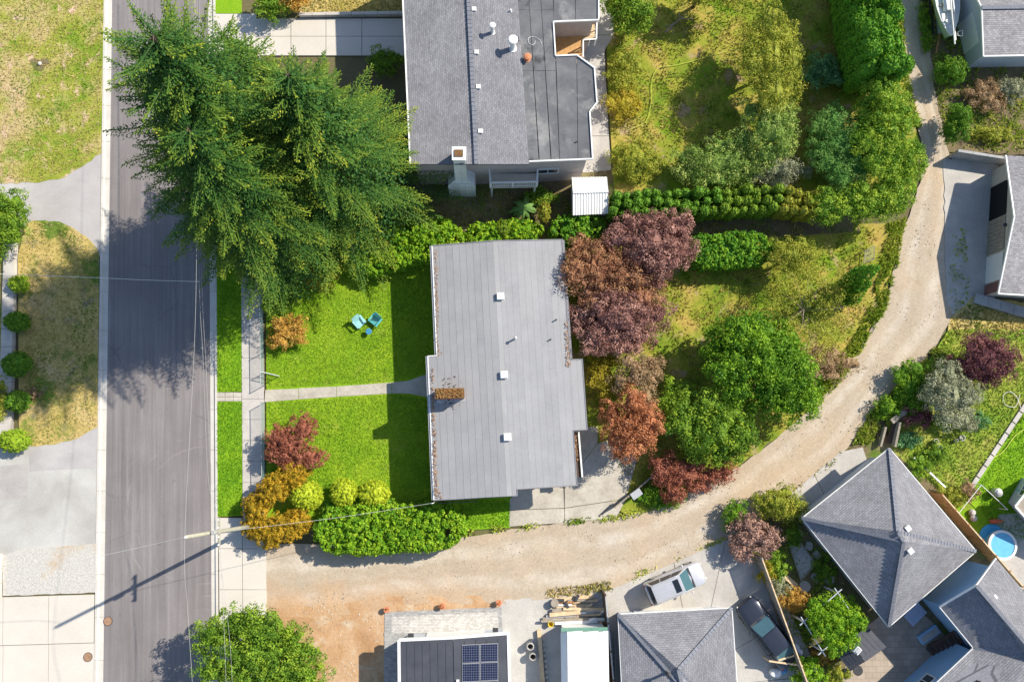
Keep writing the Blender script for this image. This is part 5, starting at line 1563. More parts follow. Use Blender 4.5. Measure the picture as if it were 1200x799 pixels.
def cedar_row(name, label, line, n, r, h, mats, seed, leaf=0.12, rows=2, across=0.5):
    """a clipped row of cedars: every plant is a rounded column of its own"""
    q = random.Random(seed)
    pts = [P(x, y, h * 0.9) for x, y in line]
    seg = [(b - a).length for a, b in zip(pts[:-1], pts[1:])]; tot = sum(seg)
    root = thing(name, (pts[0].x, pts[0].y, 0.1), label, "hedge")
    for i in range(n):
        for w in range(rows):
            s = tot * (i + 0.5 + (0.45 if w else 0)) / (n + .5); k = 0
            while k < len(seg) - 1 and s > seg[k]: s -= seg[k]; k += 1
            d = (pts[k + 1] - pts[k]).normalized(); sd = Vector((-d.y, d.x, 0))
            p = pts[k] + d * s + sd * (((w - (rows - 1) / 2) * across * 2 if rows > 1 else 0) + q.uniform(-.12, .12))
            hh = h * q.uniform(.84, 1.1); rr = r * q.uniform(.85, 1.12)
            bl = [((p.x, p.y, hh * .5), (rr * 1.05, rr * 1.05, hh * .42)), ((p.x + q.uniform(-.05, .05), p.y + q.uniform(-.05, .05), hh - rr * .75), (rr * .95, rr * .95, rr * .95))]
            pt, nr, ti = crown_points(bl, 22, 0.06, 9, -0.2, 0.03)
            t0 = i / n
            m = mats[min(len(mats) - 1, int(t0 * len(mats) + q.uniform(-.35, .35)))] if len(mats) > 1 else mats[0]
            co = mesh_quads("cedar", leaves_at(pt, nr, leaf * .9, 1.5, 0.3), ti * .5 + .3, m, root)
            core_blob(bl, "inner_twigs", m, co, .95, 10)
cedar_row("cedar_hedge", "row of rounded clipped cedars behind the metal shed and purple trees", [(712, 240), (800, 237), (900, 233), (965, 239)], 21, 0.40, 3.0, [L_CEDARG, L_CEDARG, L_CEDAR, L_CEDARY], 2, 0.10, rows=3, across=0.36)
cedar_row("cedar_hedge", "tall dark evergreen hedge along the west side of the lane at the top", [(1018, -70), (1022, -20), (1032, 40), (1040, 85)], 13, 0.8, 5.6, [L_HEDGE], 4, 0.14, rows=3, across=0.55)

# ------------------------------------------------------------------ trees and shrubs of the middle plot
tree("plum_tree", "dark plum-purple tree below the cedar row, largest of the purple crowns", "tree", 762, 287, 3.4, (50, 46, 2.2), L_PLUM, 8, 0.17, 3.2, 0.42, 26, 21)
tree("copper_tree", "copper-brown tree crown touching the north-east corner of the grey roof", "tree", 698, 318, 2.9, (34, 52, 1.9), L_COPPERG, 6, 0.16, 3.2, 0.4, 26, 22)
tree("plum_tree", "purple tree close to the east eave of the grey house", "tree", 722, 372, 3.0, (56, 45, 2.1), L_PLUM, 8, 0.17, 3.2, 0.42, 26, 23)
tree("plum_tree", "copper-tinged crown squeezed between the two purple trees", "tree", 736, 328, 2.9, (42, 34, 1.9), L_COPPERG, 5, 0.17, 3.0, 0.42, 26, 27)
tree("copper_tree", "copper-red tree overhanging the concrete patio", "tree", 741, 500, 3.0, (30, 40, 1.9), L_COPPER, 7, 0.16, 3.4, 0.38, 26, 24)
tree("copper_shrub", "low copper-red shrub spreading along the lane's edge", "shrub", 806, 556, 1.3, (36, 18, 0.9), L_RED, 5, 0.15, 4, 0.32, 24, 25, trunk_r=0.08, extra=((845, 553, 1.1, 17, 12, .7), (790, 577, 1.1, 14, 12, .7), (778, 545, 1.4, 18, 16, .9)))
tree("bronze_tree", "faded bronze and green tree between the purple and copper crowns", "tree", 748, 441, 2.5, (30, 30, 1.5), L_BRONZE, 6, 0.15, 3.2, 0.38, 24, 26)
tree("olive_tree", "yellow-olive shrub beside the east corner of the grey roof", "shrub", 708, 440, 1.6, (22, 32, 1.0), L_OLIVEY, 5, 0.14, 3.0, 0.35, 24, 28)
tree("broadleaf_tree", "big deep green tree beside the bend of the lane", "tree", 888, 425, 3.4, (66, 52, 2.3), L_DEEP, 9, 0.23, 2.6, 0.5, 24, 31, extra=((925, 470, 2.6, 34, 26, 1.5), (868, 388, 3.2, 34, 20, 1.4)))
tree("broadleaf_tree", "bright green tree just above the copper shrub on the lane", "tree", 838, 506, 2.7, (52, 42, 1.8), L_GREEN, 8, 0.22, 2.8, 0.46, 24, 32, extra=((800, 475, 2.3, 22, 24, 1.2),))
tree("vine_shrub", "lime-yellow leafy shrub between the bronze tree and the dark gap", "shrub", 790, 468, 2.2, (20, 20, 0.9), L_LIME, 4, 0.18, 3, 0.36, 22, 33, trunk_r=0.06)
tree("willow_tree", "thin yellow-olive tree with bare grey twigs near the lane's bend", "tree", 944, 362, 2.6, (54, 62, 1.8), L_OLIVE, 9, 0.13, 1.7, 0.5, 18, 34, bark=M_BARKP, limbs=9, trunk_r=.07, depth=0.5, core=0)
tree("brown_tree", "small bronze-green tree south of the right end of the laurel hedge", "tree", 926, 300, 2.4, (28, 24, 1.3), L_OLIVE, 6, 0.14, 2.6, 0.38, 22, 35)
tree("olive_shrub", "brown-olive scrub at the lane edge below the yellow-olive tree", "shrub", 968, 424, 1.0, (34, 22, 0.7), L_BRONZE, 6, 0.13, 2.6, 0.34, 20, 36, trunk_r=0.05)

def cypress(label, bx, by, h, r, seed):
    b = P(bx, by, 0); root = thing("cypress", (b.x, b.y, 0.1), label, "tree", "slim cypresses by the lane")
    MB().tube([(b.x, b.y, 0), (b.x, b.y, h * .6)], 0.09, 6, 0.03).build("trunk", M_BARK, root)
    bl = []
    for k in range(9):
        u = k / 8; bl.append(((b.x, b.y, h * (0.1 + 0.84 * u)), (max(.1, r * math.sin(math.pi * (0.22 + 0.74 * u)) ** .8),) * 2 + (h * .09,)))
    pt, nr, ti = crown_points(bl, 16, 0.13, 14, -0.9, 0.1)
    mesh_quads("crown", leaves_at(pt, nr, 0.13, 1.9, .5), ti, L_HEDGE, root)
cypress("tallest of three slim dark cypresses by the bend of the lane", 986, 333, 6.0, 0.62, 1)
cypress("middle-sized slim dark cypress by the bend of the lane", 989, 345, 4.4, 0.5, 2)
cypress("shortest slim dark cypress, nearest the yellow-olive tree", 990, 353, 3.0, 0.45, 3)

# neighbour's back yard
tree("fruit_tree", "tall yellow-green tree with open crown in the neighbour's back yard", "tree", 902, 72, 3.6, (40, 70, 2.0), L_OLIVE, 9, 0.16, 2.6, 0.45, 22, 41, depth=0.4)
tree("fruit_tree", "grey-green tree next to the yellow-green one in the neighbour's yard", "tree", 902, 150, 3.0, (42, 46, 1.8), L_GREYG, 7, 0.17, 2.8, 0.42, 24, 42)
tree("broadleaf_shrub", "wide grey-green shrub just behind the cedar row", "shrub", 846, 190, 2.0, (60, 30, 1.3), L_GREYG, 7, 0.17, 3, 0.4, 24, 43)
tree("broadleaf_shrub", "pale leafy shrub behind the right half of the cedar row", "shrub", 912, 198, 1.8, (36, 22, 1.1), L_SILVER, 5, 0.16, 3, 0.38, 24, 44)
tree("olive_shrub", "round yellow-olive shrub at the end of the side walk", "shrub", 746, 187, 1.3, (34, 26, 1.0), L_OLIVE, 7, 0.13, 3.4, 0.34, 24, 45, trunk_r=.06)
tree("border_shrub", "reddish-olive shrub bed edging the neighbour's side walk", "shrub", 731, 84, 0.9, (24, 30, 0.7), L_OLIVE, 6, 0.14, 3.4, 0.34, 22, 46, trunk_r=.05, extra=((728, 72, 1.0, 14, 12, .6),))
tree("border_shrub", "olive-brown shrub bed lower along the neighbour's side walk", "shrub", 733, 122, 0.9, (24, 26, 0.7), L_OLIVEY, 6, 0.14, 3.4, 0.34, 22, 47, trunk_r=.05)
tree("broadleaf_tree", "dark green leafy tree at the top beside the neighbour's flat roof", "tree", 738, 12, 2.4, (34, 28, 1.7), L_GREEN, 7, 0.2, 3, 0.42, 24, 48)
tree("broadleaf_tree", "yellow-green tree cut by the top edge above the yard", "tree", 822, -12, 2.6, (56, 22, 1.6), L_OLIVE, 7, 0.18, 2.6, 0.45, 22, 49)
tree("fig_shrub", "teal-leaved shrub standing in the hedge's shadow", "shrub", 962, 84, 1.3, (25, 23, 0.9), L_TEAL, 6, 0.24, 2.4, 0.38, 16, 50, trunk_r=.06)
tree("ivy_block", "square blue-green leafy block at the hedge corner", "shrub", 986, 172, 2.6, (42, 48, 1.5), L_IVY, 8, 0.14, 4, 0.36, 26, 51)
tree("vine_hedge", "lime-green vine mass on the lane side, below the tall hedge", "hedge", 1036, 152, 3.4, (40, 60, 1.7), L_VINE, 9, 0.2, 3.2, 0.42, 24, 52, extra=((1058, 192, 2.8, 24, 30, 1.3), (1030, 110, 3.8, 20, 26, 1.3)))
tree("vine_hedge", "bright leafy hedge filling the corner between cedar row and lane", "hedge", 1010, 238, 2.8, (48, 22, 1.5), L_VINE, 8, 0.2, 3.2, 0.4, 24, 53, extra=((1045, 225, 2.6, 26, 24, 1.3), (968, 243, 2.6, 22, 20, 1.2)))

# front yard
def gold(label, px, py, r, h, seed):
    tree("golden_cedar", label, "shrub", px, py, h * .62, (r * 1.28, r * 1.28, h * .48), L_GOLD, 6, 0.12, 8, 0.2, 22, seed, limbs=2, trunk_r=.07, spread=.45, group="golden cedars by the lane corner")
gold("golden cedar nearest the street, at the left end of the group", 300, 592, 15, 2.0, 61)
gold("golden cedar just below the red maple", 345, 556, 17, 2.1, 62)
gold("golden cedar in the middle of the group", 322, 572, 16, 2.3, 63)
gold("golden cedar lowest in the group, above the lane", 318, 622, 20, 2.2, 64)
gold("golden cedar at the right end beside the laurel hedge", 347, 612, 17, 2.0, 65)
gold("golden cedar leaning over the utility pole's foot", 296, 616, 13, 1.8, 66)
tree("red_maple", "red Japanese maple on the front lawn above the golden cedars", "tree", 340, 522, 1.6, (20, 18, 0.7), L_RED, 0, 0.11, 9, 0.22, 26, 67, limbs=5, trunk_r=.07,
     extra=((355, 503, 1.7, 17, 18, .7), (324, 513, 1.6, 13, 15, .6), (365, 536, 1.5, 18, 13, .55), (325, 530, 1.5, 14, 12, .55), (342, 542, 1.4, 14, 11, .5)))
def ball(label, px, py, rx, ry, z, seed, mat=None, name="topiary_ball", group="clipped balls beside the lawn", leaf=.09):
    tree(name, label, "shrub", px, py, z, (rx, ry, min(rx, ry) * .066 * .85), mat or L_TOPI, 0, leaf, 30, 0.11, 16, seed, limbs=0, trunk_r=.05, depth=.1, group=group, part="foliage", core=.9)
ball("clipped lime ball nearest the golden cedars", 359, 581, 18, 16, 1.1, 71)
ball("clipped lime ball, middle of three beside the lawn", 403.5, 577, 15, 15, 1.15, 72)
ball("clipped lime ball nearest the grey house", 438.5, 578.5, 17, 15, 1.15, 73)
tree("dark_shrub", "dark green shrub behind the clipped balls", "shrub", 420, 594, 0.8, (50, 9, 0.6), L_LAUREL2, 5, 0.16, 5, .28, 20, 74, trunk_r=.04)
tree("orange_shrub", "orange-yellow shrub at the shaded corner of the front lawn", "shrub", 338, 388, 0.9, (26, 20, 0.7), L_ORANGE, 7, 0.14, 3.6, .3, 22, 75, trunk_r=.05)
tree("dark_shrub", "dark undergrowth beneath the conifers, beside the sidewalk", "shrub", 330, 345, 1.0, (24, 26, 0.8), L_GREEN, 6, 0.16, 3.4, .36, 22, 76, trunk_r=.06)
tree("dark_shrub", "low shaded shrub between conifers and front lawn", "shrub", 372, 325, 0.7, (30, 14, 0.5), L_OLIVE, 6, 0.15, 3.2, .32, 22, 77, trunk_r=.05)
tree("street_tree", "rounded green tree at the bottom edge beside the street", "tree", 300, 766, 3.6, (66, 46, 2.2), L_GREEN, 9, 0.19, 3.0, .45, 26, 78, extra=((345, 790, 2.8, 40, 26, 1.4),))
ball("small yellow-green column by the path behind the grey roof", 590, 268, 7.5, 11, 1.2, 79, L_CEDAR, "column_shrub", "small column shrubs behind the grey roof")
ball("small yellow-green column between the palm and the shed", 638, 249, 6.5, 12, 1.2, 80, L_CEDARY, "column_shrub", "small column shrubs behind the grey roof")

# palm-like plant
def spiky(name, label, px, py, z, n, L, w, mat, seed, cat="plant"):
    q = random.Random(seed); c = P(px, py, z); root = thing(name, (c.x, c.y, .1), label, cat)
    MB().tube([(c.x, c.y, 0), (c.x, c.y, z)], .07, 6, .05).build("stem", M_BARK, root)
    for k in range(n):
        a = 2 * math.pi * k / n + q.uniform(-.2, .2); d = Vector((math.cos(a), math.sin(a), 0)); s = Vector((-d.y, d.x, 0)); l = L * q.uniform(.7, 1.1); r0 = q.uniform(.1, .5)
        row = []
        for j in range(5):
            t = j / 4; ww = w * math.sin(math.pi * (0.12 + .86 * t)) ; p = Vector((c.x, c.y, z)) + d * l * t + Vector((0, 0, l * (r0 * t - .75 * t * t)))
            row.append((p - s * ww, p + Vector((0, 0, ww * .3)), p + s * ww))
        mb = MB(); ps = [v for r in row for v in r]; fs = []
        for j in range(4):
            fs += [(3 * j, 3 * j + 1, 3 * j + 4, 3 * j + 3), (3 * j + 1, 3 * j + 2, 3 * j + 5, 3 * j + 4)]
        mb.add(ps, fs).build("leaf", mat, root)
M_FROND = plain("frond_green", (0.10, 0.20, 0.04), .6, .25)
spiky("palm", "broad-leaved palm beside the neighbour's balcony", 613, 243, 1.3, 13, 1.25, .16, M_FROND, 1)
tree("side_shrub", "leafy shrub right of the balcony, above the palm", "shrub", 633, 231, 0.8, (22, 10, .6), L_GREEN, 5, .15, 4, .3, 20, 81, trunk_r=.04)

# west side
tree("round_tree", "rounded green tree at the left edge beside the driveway", "tree", 2, 262, 2.8, (36, 42, 2.0), L_GREEN, 7, 0.17, 3.4, .4, 26, 85)
for k, (px, py, rx, ry, m, lb) in enumerate(((23, 333, 11.5, 9.5, L_LIME, "topmost round shrub on the low wall, half in sunlight"), (20.5, 377, 14, 11, L_CEDARG, "second round shrub from the top on the low wall"), (20.5, 427, 15.5, 13.5, L_CEDARG, "middle round shrub on the low wall, in shade"),
                                        (21, 470, 14, 11.5, L_CEDARG, "fourth round shrub on the low wall, in shade"), (17, 516, 17, 12, L_LIME, "lowest round shrub on the wall, bright lime in sun"))):
    ball(lb, px, py, rx, ry, .8, 90 + k, m, "wall_shrub", "round shrubs on the low wall", .1)
tree("pink_shrub", "small pinkish shrub on the shaded verge", "shrub", 40, 461, 0.3, (9, 8, .25), L_BRONZE, 4, .1, 6, .16, 16, 96, trunk_r=.02, limbs=2)
tree("dark_shrub", "dark shrub left of the wall at the picture's edge", "shrub", -2, 470, 0.7, (12, 26, .6), L_OLIVE, 5, .14, 4, .28, 20, 97, trunk_r=.04)
for k, (px, py, r_) in enumerate(((318, 4, 26), (345, -2, 20))):
    tree("orange_shrub", ("green shrub at the top edge beside the conifer tips", "rusty shrub at the top edge above the north driveway")[k], "shrub", px, py, 1.3, (r_, r_ * .9, 1.0), (L_GREEN, L_ORANGE)[k], 5, .16, 3.4, .34, 22, 98 + k, trunk_r=.05)
tree("dark_shrub", "dark green shrub in the shade between conifer and north house", "shrub", 452, 74, 1.0, (24, 18, .8), L_GREEN, 6, .16, 3.6, .34, 22, 101, trunk_r=.05)

# east side of the lane
tree("purple_tree", "dark purple tree at the right above the sloping garden", "tree", 1153, 421, 2.2, (38, 32, 1.5), L_PURPLE, 8, .16, 3.4, .38, 26, 111)
tree("silver_tree", "silvery grey-green tree beside the purple tree", "tree", 1111, 462, 2.2, (34, 34, 1.4), L_SILVER, 8, .15, 3.2, .38, 24, 112)
tree("silver_shrub", "grey leggy shrub under the silvery tree", "shrub", 1128, 492, 0.9, (20, 16, .7), L_SILVER, 5, .13, 3.4, .3, 20, 113, trunk_r=.05)
tree("dark_shrub", "dark purplish shrub by the little timber bridge", "shrub", 1076, 488, 0.8, (22, 14, .6), L_PURPLE, 5, .14, 3.2, .3, 20, 114, trunk_r=.05)
tree("lane_shrub", "deep green shrub strip on the lane's outer edge by the bridge", "shrub", 1066, 452, 0.9, (24, 28, .7), L_DEEP, 7, .17, 3.4, .34, 22, 115, trunk_r=.05, extra=((1040, 478, .7, 16, 14, .5),))
tree("teal_plant", "blue-green leafy plant beside the hip roof's north corner", "plant", 1064, 516, 0.5, (17, 10, .4), L_TEAL, 5, .18, 4, .24, 16, 116, trunk_r=.03)
tree("garden_shrub", "lime-green shrub in the middle of the garden", "shrub", 1104, 492, 0.6, (15, 11, .5), L_VINE, 5, .14, 4, .26, 18, 117, trunk_r=.03)
tree("garden_shrub", "small dark bush with flowers lower in the garden", "shrub", 1098, 530, 0.5, (13, 10, .4), L_GREEN, 4, .14, 4, .24, 18, 118, trunk_r=.03)
tree("garden_shrub", "mixed leafy shrub by the wooden fence's top end", "shrub", 1118, 582, 0.6, (18, 12, .5), L_OLIVE, 5, .14, 4, .26, 18, 119, trunk_r=.03)
tree("garden_shrub", "tall leafy plants at the end of the pale garden edging", "shrub", 1135, 576, 0.7, (10, 14, .6), L_BRONZE, 4, .14, 4, .24, 18, 120, trunk_r=.03)
tree("garden_shrub", "teal shrub left of the long garden edging", "shrub", 1148, 492, 0.5, (12, 9, .4), L_TEAL, 4, .15, 4, .24, 16, 121, trunk_r=.03)
tree("garden_shrub", "yellow-green low plants along the hip roof's north-east eave", "shrub", 1078, 546, 0.5, (15, 14, .4), L_VINE, 5, .15, 4, .26, 18, 122, trunk_r=.03)
tree("round_conifer", "round bright green conifer below the boat", "shrub", 1114, 84, 1.5, (22, 20, 1.3), L_CEDARG, 5, .14, 6, .26, 22, 123, trunk_r=.08)
tree("evergreen_hedge", "narrow green hedge beside the lane below the round conifer", "hedge", 1123, 143, 1.6, (12, 28, 1.2), L_CEDARG, 6, .13, 6, .24, 22, 124, trunk_r=.07, extra=((1112, 152, 1.2, 10, 18, .9),))
tree("brown_shrub", "rusty brown shrub patch right of the narrow hedge", "shrub", 1155, 112, 0.8, (26, 22, .6), L_BRONZE, 7, .14, 3.4, .32, 22, 125, trunk_r=.04)
tree("brown_shrub", "olive shrub patch at the right edge above the retaining wall", "shrub", 1188, 105, 0.9, (20, 18, .7), L_SILVER, 6, .14, 3.4, .32, 22, 126, trunk_r=.04)
tree("brown_shrub", "low yellow-green shrub along the top of the retaining wall", "shrub", 1165, 158, 0.6, (28, 10, .5), L_OLIVE, 6, .14, 3.6, .28, 20, 127, trunk_r=.03)
tree("dark_shrub", "dark growth between the boat and the lane", "shrub", 1084, 35, 0.5, (7, 42, .4), L_GREEN, 6, .14, 4, .24, 18, 128, trunk_r=.03)
tree("lane_shrub", "olive shrub on the lane bank above the purple twiggy bush", "shrub", 912, 590, 1.4, (28, 19, 1.0), L_OLIVE, 7, .15, 3.8, .32, 22, 129, trunk_r=.05, extra=((930, 600, 1.2, 16, 12, .7),))
tree("twiggy_bush", "dry purplish-brown twiggy bush beside the fence's upper end", "shrub", 884, 628, 1.3, (29, 25, 1.0), L_TWIG, 7, .17, 4.2, .3, 22, 130, trunk_r=.06, bark=M_BARKP)
tree("dark_shrub", "dark green shrub in front of the twiggy bush at the lane", "shrub", 862, 605, 0.9, (17, 17, .7), L_DEEP, 5, .16, 3.8, .3, 20, 131, trunk_r=.04)
tree("bed_shrub", "leafy green shrub below the twiggy bush in the fenced bed", "shrub", 910, 662, .7, (12, 16, .55), L_VINE, 5, .13, 5, .22, 18, 132, trunk_r=.03)
tree("bed_shrub", "yellow-green shrub on the fence side of the bed", "shrub", 897, 671, .7, (11, 12, .5), L_OLIVEY, 4, .13, 5, .22, 18, 133, trunk_r=.03)
tree("bed_shrub", "pale green shrub in the middle of the fenced bed", "shrub", 913, 688, .7, (13, 13, .5), L_SILVER, 5, .12, 5, .22, 18, 134, trunk_r=.03)
tree("bed_shrub", "rusty orange shrub in the fenced bed", "shrub", 930, 703, .8, (17, 15, .6), L_ORANGE, 6, .12, 5, .22, 20, 135, trunk_r=.03)
tree("bright_tree", "bright green rounded tree growing through the white pergola", "tree", 979, 726, 2.3, (31, 31, 1.3), L_LAUREL, 8, .15, 5, .28, 26, 136)
tree("bed_shrub", "orange-brown shrub below the pergola", "shrub", 965, 768, .7, (13, 12, .5), L_ORANGE, 5, .12, 5, .22, 18, 137, trunk_r=.03)
tree("bed_shrub", "olive shrub at the bottom edge left of the flagstones", "shrub", 982, 790, .7, (16, 12, .55), L_OLIVE, 5, .12, 5, .22, 18, 138, trunk_r=.03)
tree("bed_shrub", "vivid green leafy shrub at the bottom edge beside the dark car", "shrub", 946, 788, .9, (20, 16, .7), L_LAUREL, 6, .16, 5, .24, 20, 139, trunk_r=.04)
tree("bed_shrub", "dark green shrub in the shade of the hip roof's west corner", "shrub", 930, 628, .7, (11, 15, .5), L_GREEN, 5, .14, 4.5, .24, 18, 140, trunk_r=.03)
tree("bed_shrub", "dark leafy strip under the hip roof's south-west eave", "shrub", 968, 668, .5, (12, 20, .4), L_GREEN, 5, .14, 4.5, .24, 18, 141, trunk_r=.03)
tree("bed_shrub", "small green shrub by the pergola's upper left post", "shrub", 948, 737, .5, (12, 18, .4), L_GREEN, 4, .13, 4.5, .22, 18, 142, trunk_r=.03)
tree("bed_shrub", "deep green ground shrub at the patio's lane side", "shrub", 778, 582, .5, (30, 14, .35), L_DEEP, 6, .15, 4, .24, 18, 143, trunk_r=.03)

# ------------------------------------------------------------------ grass and weeds (nobody could count it)
def inside(pts, poly):
    x, y = pts[:, 0], pts[:, 1]; ins = np.zeros(len(pts), bool); j = len(poly) - 1
    for i in range(len(poly)):
        xi, yi = poly[i][0], poly[i][1]; xj, yj = poly[j][0], poly[j][1]
        cnd = ((yi > y) != (yj > y)) & (x < (xj - xi) * (y - yi) / ((yj - yi) + 1e-12) + xi)
        ins ^= cnd; j = i
    return ins

def grass(name, label, poly, z, dens, mat, hgt=0.10, wid=0.05, clumpy=0.0, seed=1, holes=()):
    q = np.random.default_rng(seed)
    w = np.array([tuple(P(x, y, z))[:2] for x, y in poly])
    lo, hi = w.min(0), w.max(0)
    n = int((hi[0] - lo[0]) * (hi[1] - lo[1]) * dens)
    p = lo + q.random((n, 2)) * (hi - lo)
    ok = inside(p, w)
    for h in holes:
        ok &= ~inside(p, [tuple(P(x, y, z))[:2] for x, y in h])
    if clumpy:
        f = np.sin(p[:, 0] * 1.3 + 2 * np.sin(p[:, 1] * .7)) * np.sin(p[:, 1] * 1.1 + 1.7 * np.sin(p[:, 0] * .9)) + .5 * np.sin(p[:, 0] * 3.1) * np.sin(p[:, 1] * 2.7)
        ok &= (f + q.normal(size=n) * .4) > clumpy
    p = p[ok]; n = len(p)
    a = q.random(n) * 2 * np.pi
    d = np.stack([np.cos(a), np.sin(a), np.zeros(n)], 1)
    ln = (q.uniform(.6, 2.2, n) * min(1.0, .12 / hgt))[:, None]; hh = (hgt * q.uniform(.5, 1.4, n))
    base = np.concatenate([p, np.full((n, 1), z - .005)], 1)
    b = q.random(n) * 2 * np.pi; s = np.stack([np.cos(b), np.sin(b), np.zeros(n)], 1) * (wid * q.uniform(.6, 1.3, n))[:, None]
    tip = base + d * ln * hh[:, None] + np.array([0, 0, 1.0]) * hh[:, None]
    tri = np.stack([base - s, base + s, tip], 1)
    f = .5 + .25 * np.sin(p[:, 0] * .8 + 1.3 * np.sin(p[:, 1] * .6 + seed)) * np.sin(p[:, 1] * .9 + seed) + .22 * q.normal(size=n)
    o = mesh_quads(name, tri, f, mat)
    return tag(o, label, "grass", kind="stuff")

grass("grass", "short bright lawn grass in front of the grey house", [(312, 330), (430, 318), (508, 312), (520, 320), (520, 596), (440, 600), (313, 560)], .115, 260, L_GRASS, .08, .035, seed=1, holes=[[(310, 455), (459, 447), (513, 434), (513, 468), (459, 462), (310, 472)]])
grass("grass", "vivid boulevard grass between street and sidewalk, upper strip", [(255, 245), (283, 245), (283.6, 458), (254.8, 459)], .11, 280, L_GRASSG, .08, .035, seed=2)
grass("grass", "vivid boulevard grass between street and sidewalk, lower strip", [(255, 471.5), (284, 470.5), (284.6, 603), (255.4, 604)], .112, 280, L_GRASSG, .08, .035, seed=3)
grass("grass", "patchy half-dry grass of the lawn in the top left corner", [(-20, -20), (121, -20), (117, 178), (94, 195), (45, 213), (-20, 214)], .115, 60, L_GRASSD, .10, .05, seed=4)
grass("grass", "straw-coloured verge grass beside the left kerb", [(42, 259), (70, 261), (104, 281), (115, 295), (113.5, 500), (85, 515), (30, 522), (24, 300)], .12, 60, L_GRASSD, .10, .05, seed=5)
grass("grass", "uneven yellow-green grass of the middle back yard", [(668, 300), (800, 262), (960, 262), (1045, 268), (1044, 310), (1030, 360), (1010, 396), (980, 441), (950, 475), (904, 515), (846, 556), (788, 585), (752, 592), (700, 500)], .112, 60, L_GRASSY, .16, .06, seed=6, clumpy=-.2)
grass("grass", "rough weedy grass of the neighbour's back yard", [(718, -20), (985, -20), (985, 215), (720, 215)], .117, 60, L_GRASSY, .16, .06, seed=7, clumpy=-.2)
grass("grass", "green and brown grass of the sloping garden at the right", [(1044, 480), (1085, 432), (1112, 390), (1215, 390), (1215, 470), (1141, 566), (1105, 578), (1048, 526)], .116, 90, L_GRASSR, .13, .05, seed=8)
grass("grass", "shaded lawn strip below the grey house", [(538, 585), (598, 585), (598, 616), (538, 618)], .118, 200, L_GRASSG, .1, .04, seed=9)
grass("grass", "green lawn strip beyond the pale garden edging", [(1146, 570), (1208, 476), (1215, 620), (1190, 640), (1150, 600)], .111, 180, L_GRASSG, .09, .04, seed=10)
grass("grass", "thin dry grass of the dirt side yard", [(485, 225), (700, 225), (700, 262), (485, 268)], .114, 60, L_GRASSY, .12, .05, seed=11, clumpy=.0)
grass("weeds", "ragged green weeds along the inner edge of the lane's bend", [(1040, 262), (1062, 255), (1052, 310), (1038, 362), (1018, 398), (988, 444), (956, 478), (946, 470), (975, 430), (1005, 390), (1022, 350)], .12, 160, L_WEED, .3, .09, seed=12, clumpy=-.4)
grass("weeds", "weed strip between patio and lane", [(535, 620), (600, 614), (722, 603), (760, 590), (790, 580), (792, 588), (735, 608), (600, 622), (540, 629)], .115, 150, L_WEED, .18, .07, seed=13, clumpy=-.1)
grass("weeds", "sparse weeds on the gravel's outer edge by the silver car", [(720, 680), (790, 652), (850, 628), (852, 632), (790, 660), (722, 690)], .11, 120, L_WEED, .12, .06, seed=14, clumpy=.35)
grass("weeds", "straw weeds where the lane meets the lumber yard", [(640, 690), (715, 680), (718, 692), (640, 700)], .1, 160, L_GRASSD, .16, .06, seed=15, clumpy=.0)
grass("weeds", "weeds growing in cracks of the garage forecourt", [(1112, 270), (1130, 262), (1136, 330), (1132, 372), (1112, 372)], .108, 70, L_WEED, .15, .08, seed=16, clumpy=.5)
grass("weeds", "weeds on the outer bank of the lane beside the bridge", [(998, 522), (1012, 488), (1045, 458), (1082, 420), (1112, 388), (1118, 396), (1070, 450), (1045, 478), (1020, 520)], .12, 150, L_WEED, .25, .08, seed=17, clumpy=-.2)
grass("weeds", "dry grass on the bank below the garage forecourt", [(1115, 375), (1142, 352), (1205, 364), (1205, 392), (1112, 394)], .113, 90, L_GRASSD, .15, .06, seed=18)
grass("weeds", "weeds at the edge between lane and hip-roofed house's driveway", [(915, 588), (930, 572), (985, 530), (988, 534), (940, 572), (922, 592)], .12, 120, L_GRASSD, .14, .06, seed=19, clumpy=.1)
grass("weeds", "weeds along the lane's edge under the tall hedge", [(1047, -10), (1056, -10), (1062, 60), (1068, 100), (1080, 150), (1074, 152), (1058, 100), (1050, 40)], .12, 130, L_WEED, .2, .08, seed=20, clumpy=.0)
grass("weeds", "dry grass strip above the north driveway", [(352, -20), (475, -20), (475, 16), (356, 17)], .12, 130, L_GRASSD, .1, .05, seed=21)
grass("weeds", "undergrowth in the north-east corner yard", [(1082, -20), (1125, -20), (1136, 80), (1205, 80), (1205, 180), (1116, 172), (1098, 120)], .105, 70, L_WEED, .2, .08, seed=22, clumpy=-.1)
grass("weeds", "low ground cover among the beds of the lower right yard", [(870, 632), (930, 580), (945, 612), (990, 680), (960, 700), (940, 780), (905, 700)], .109, 90, L_WEED, .16, .07, seed=23, clumpy=-.1)

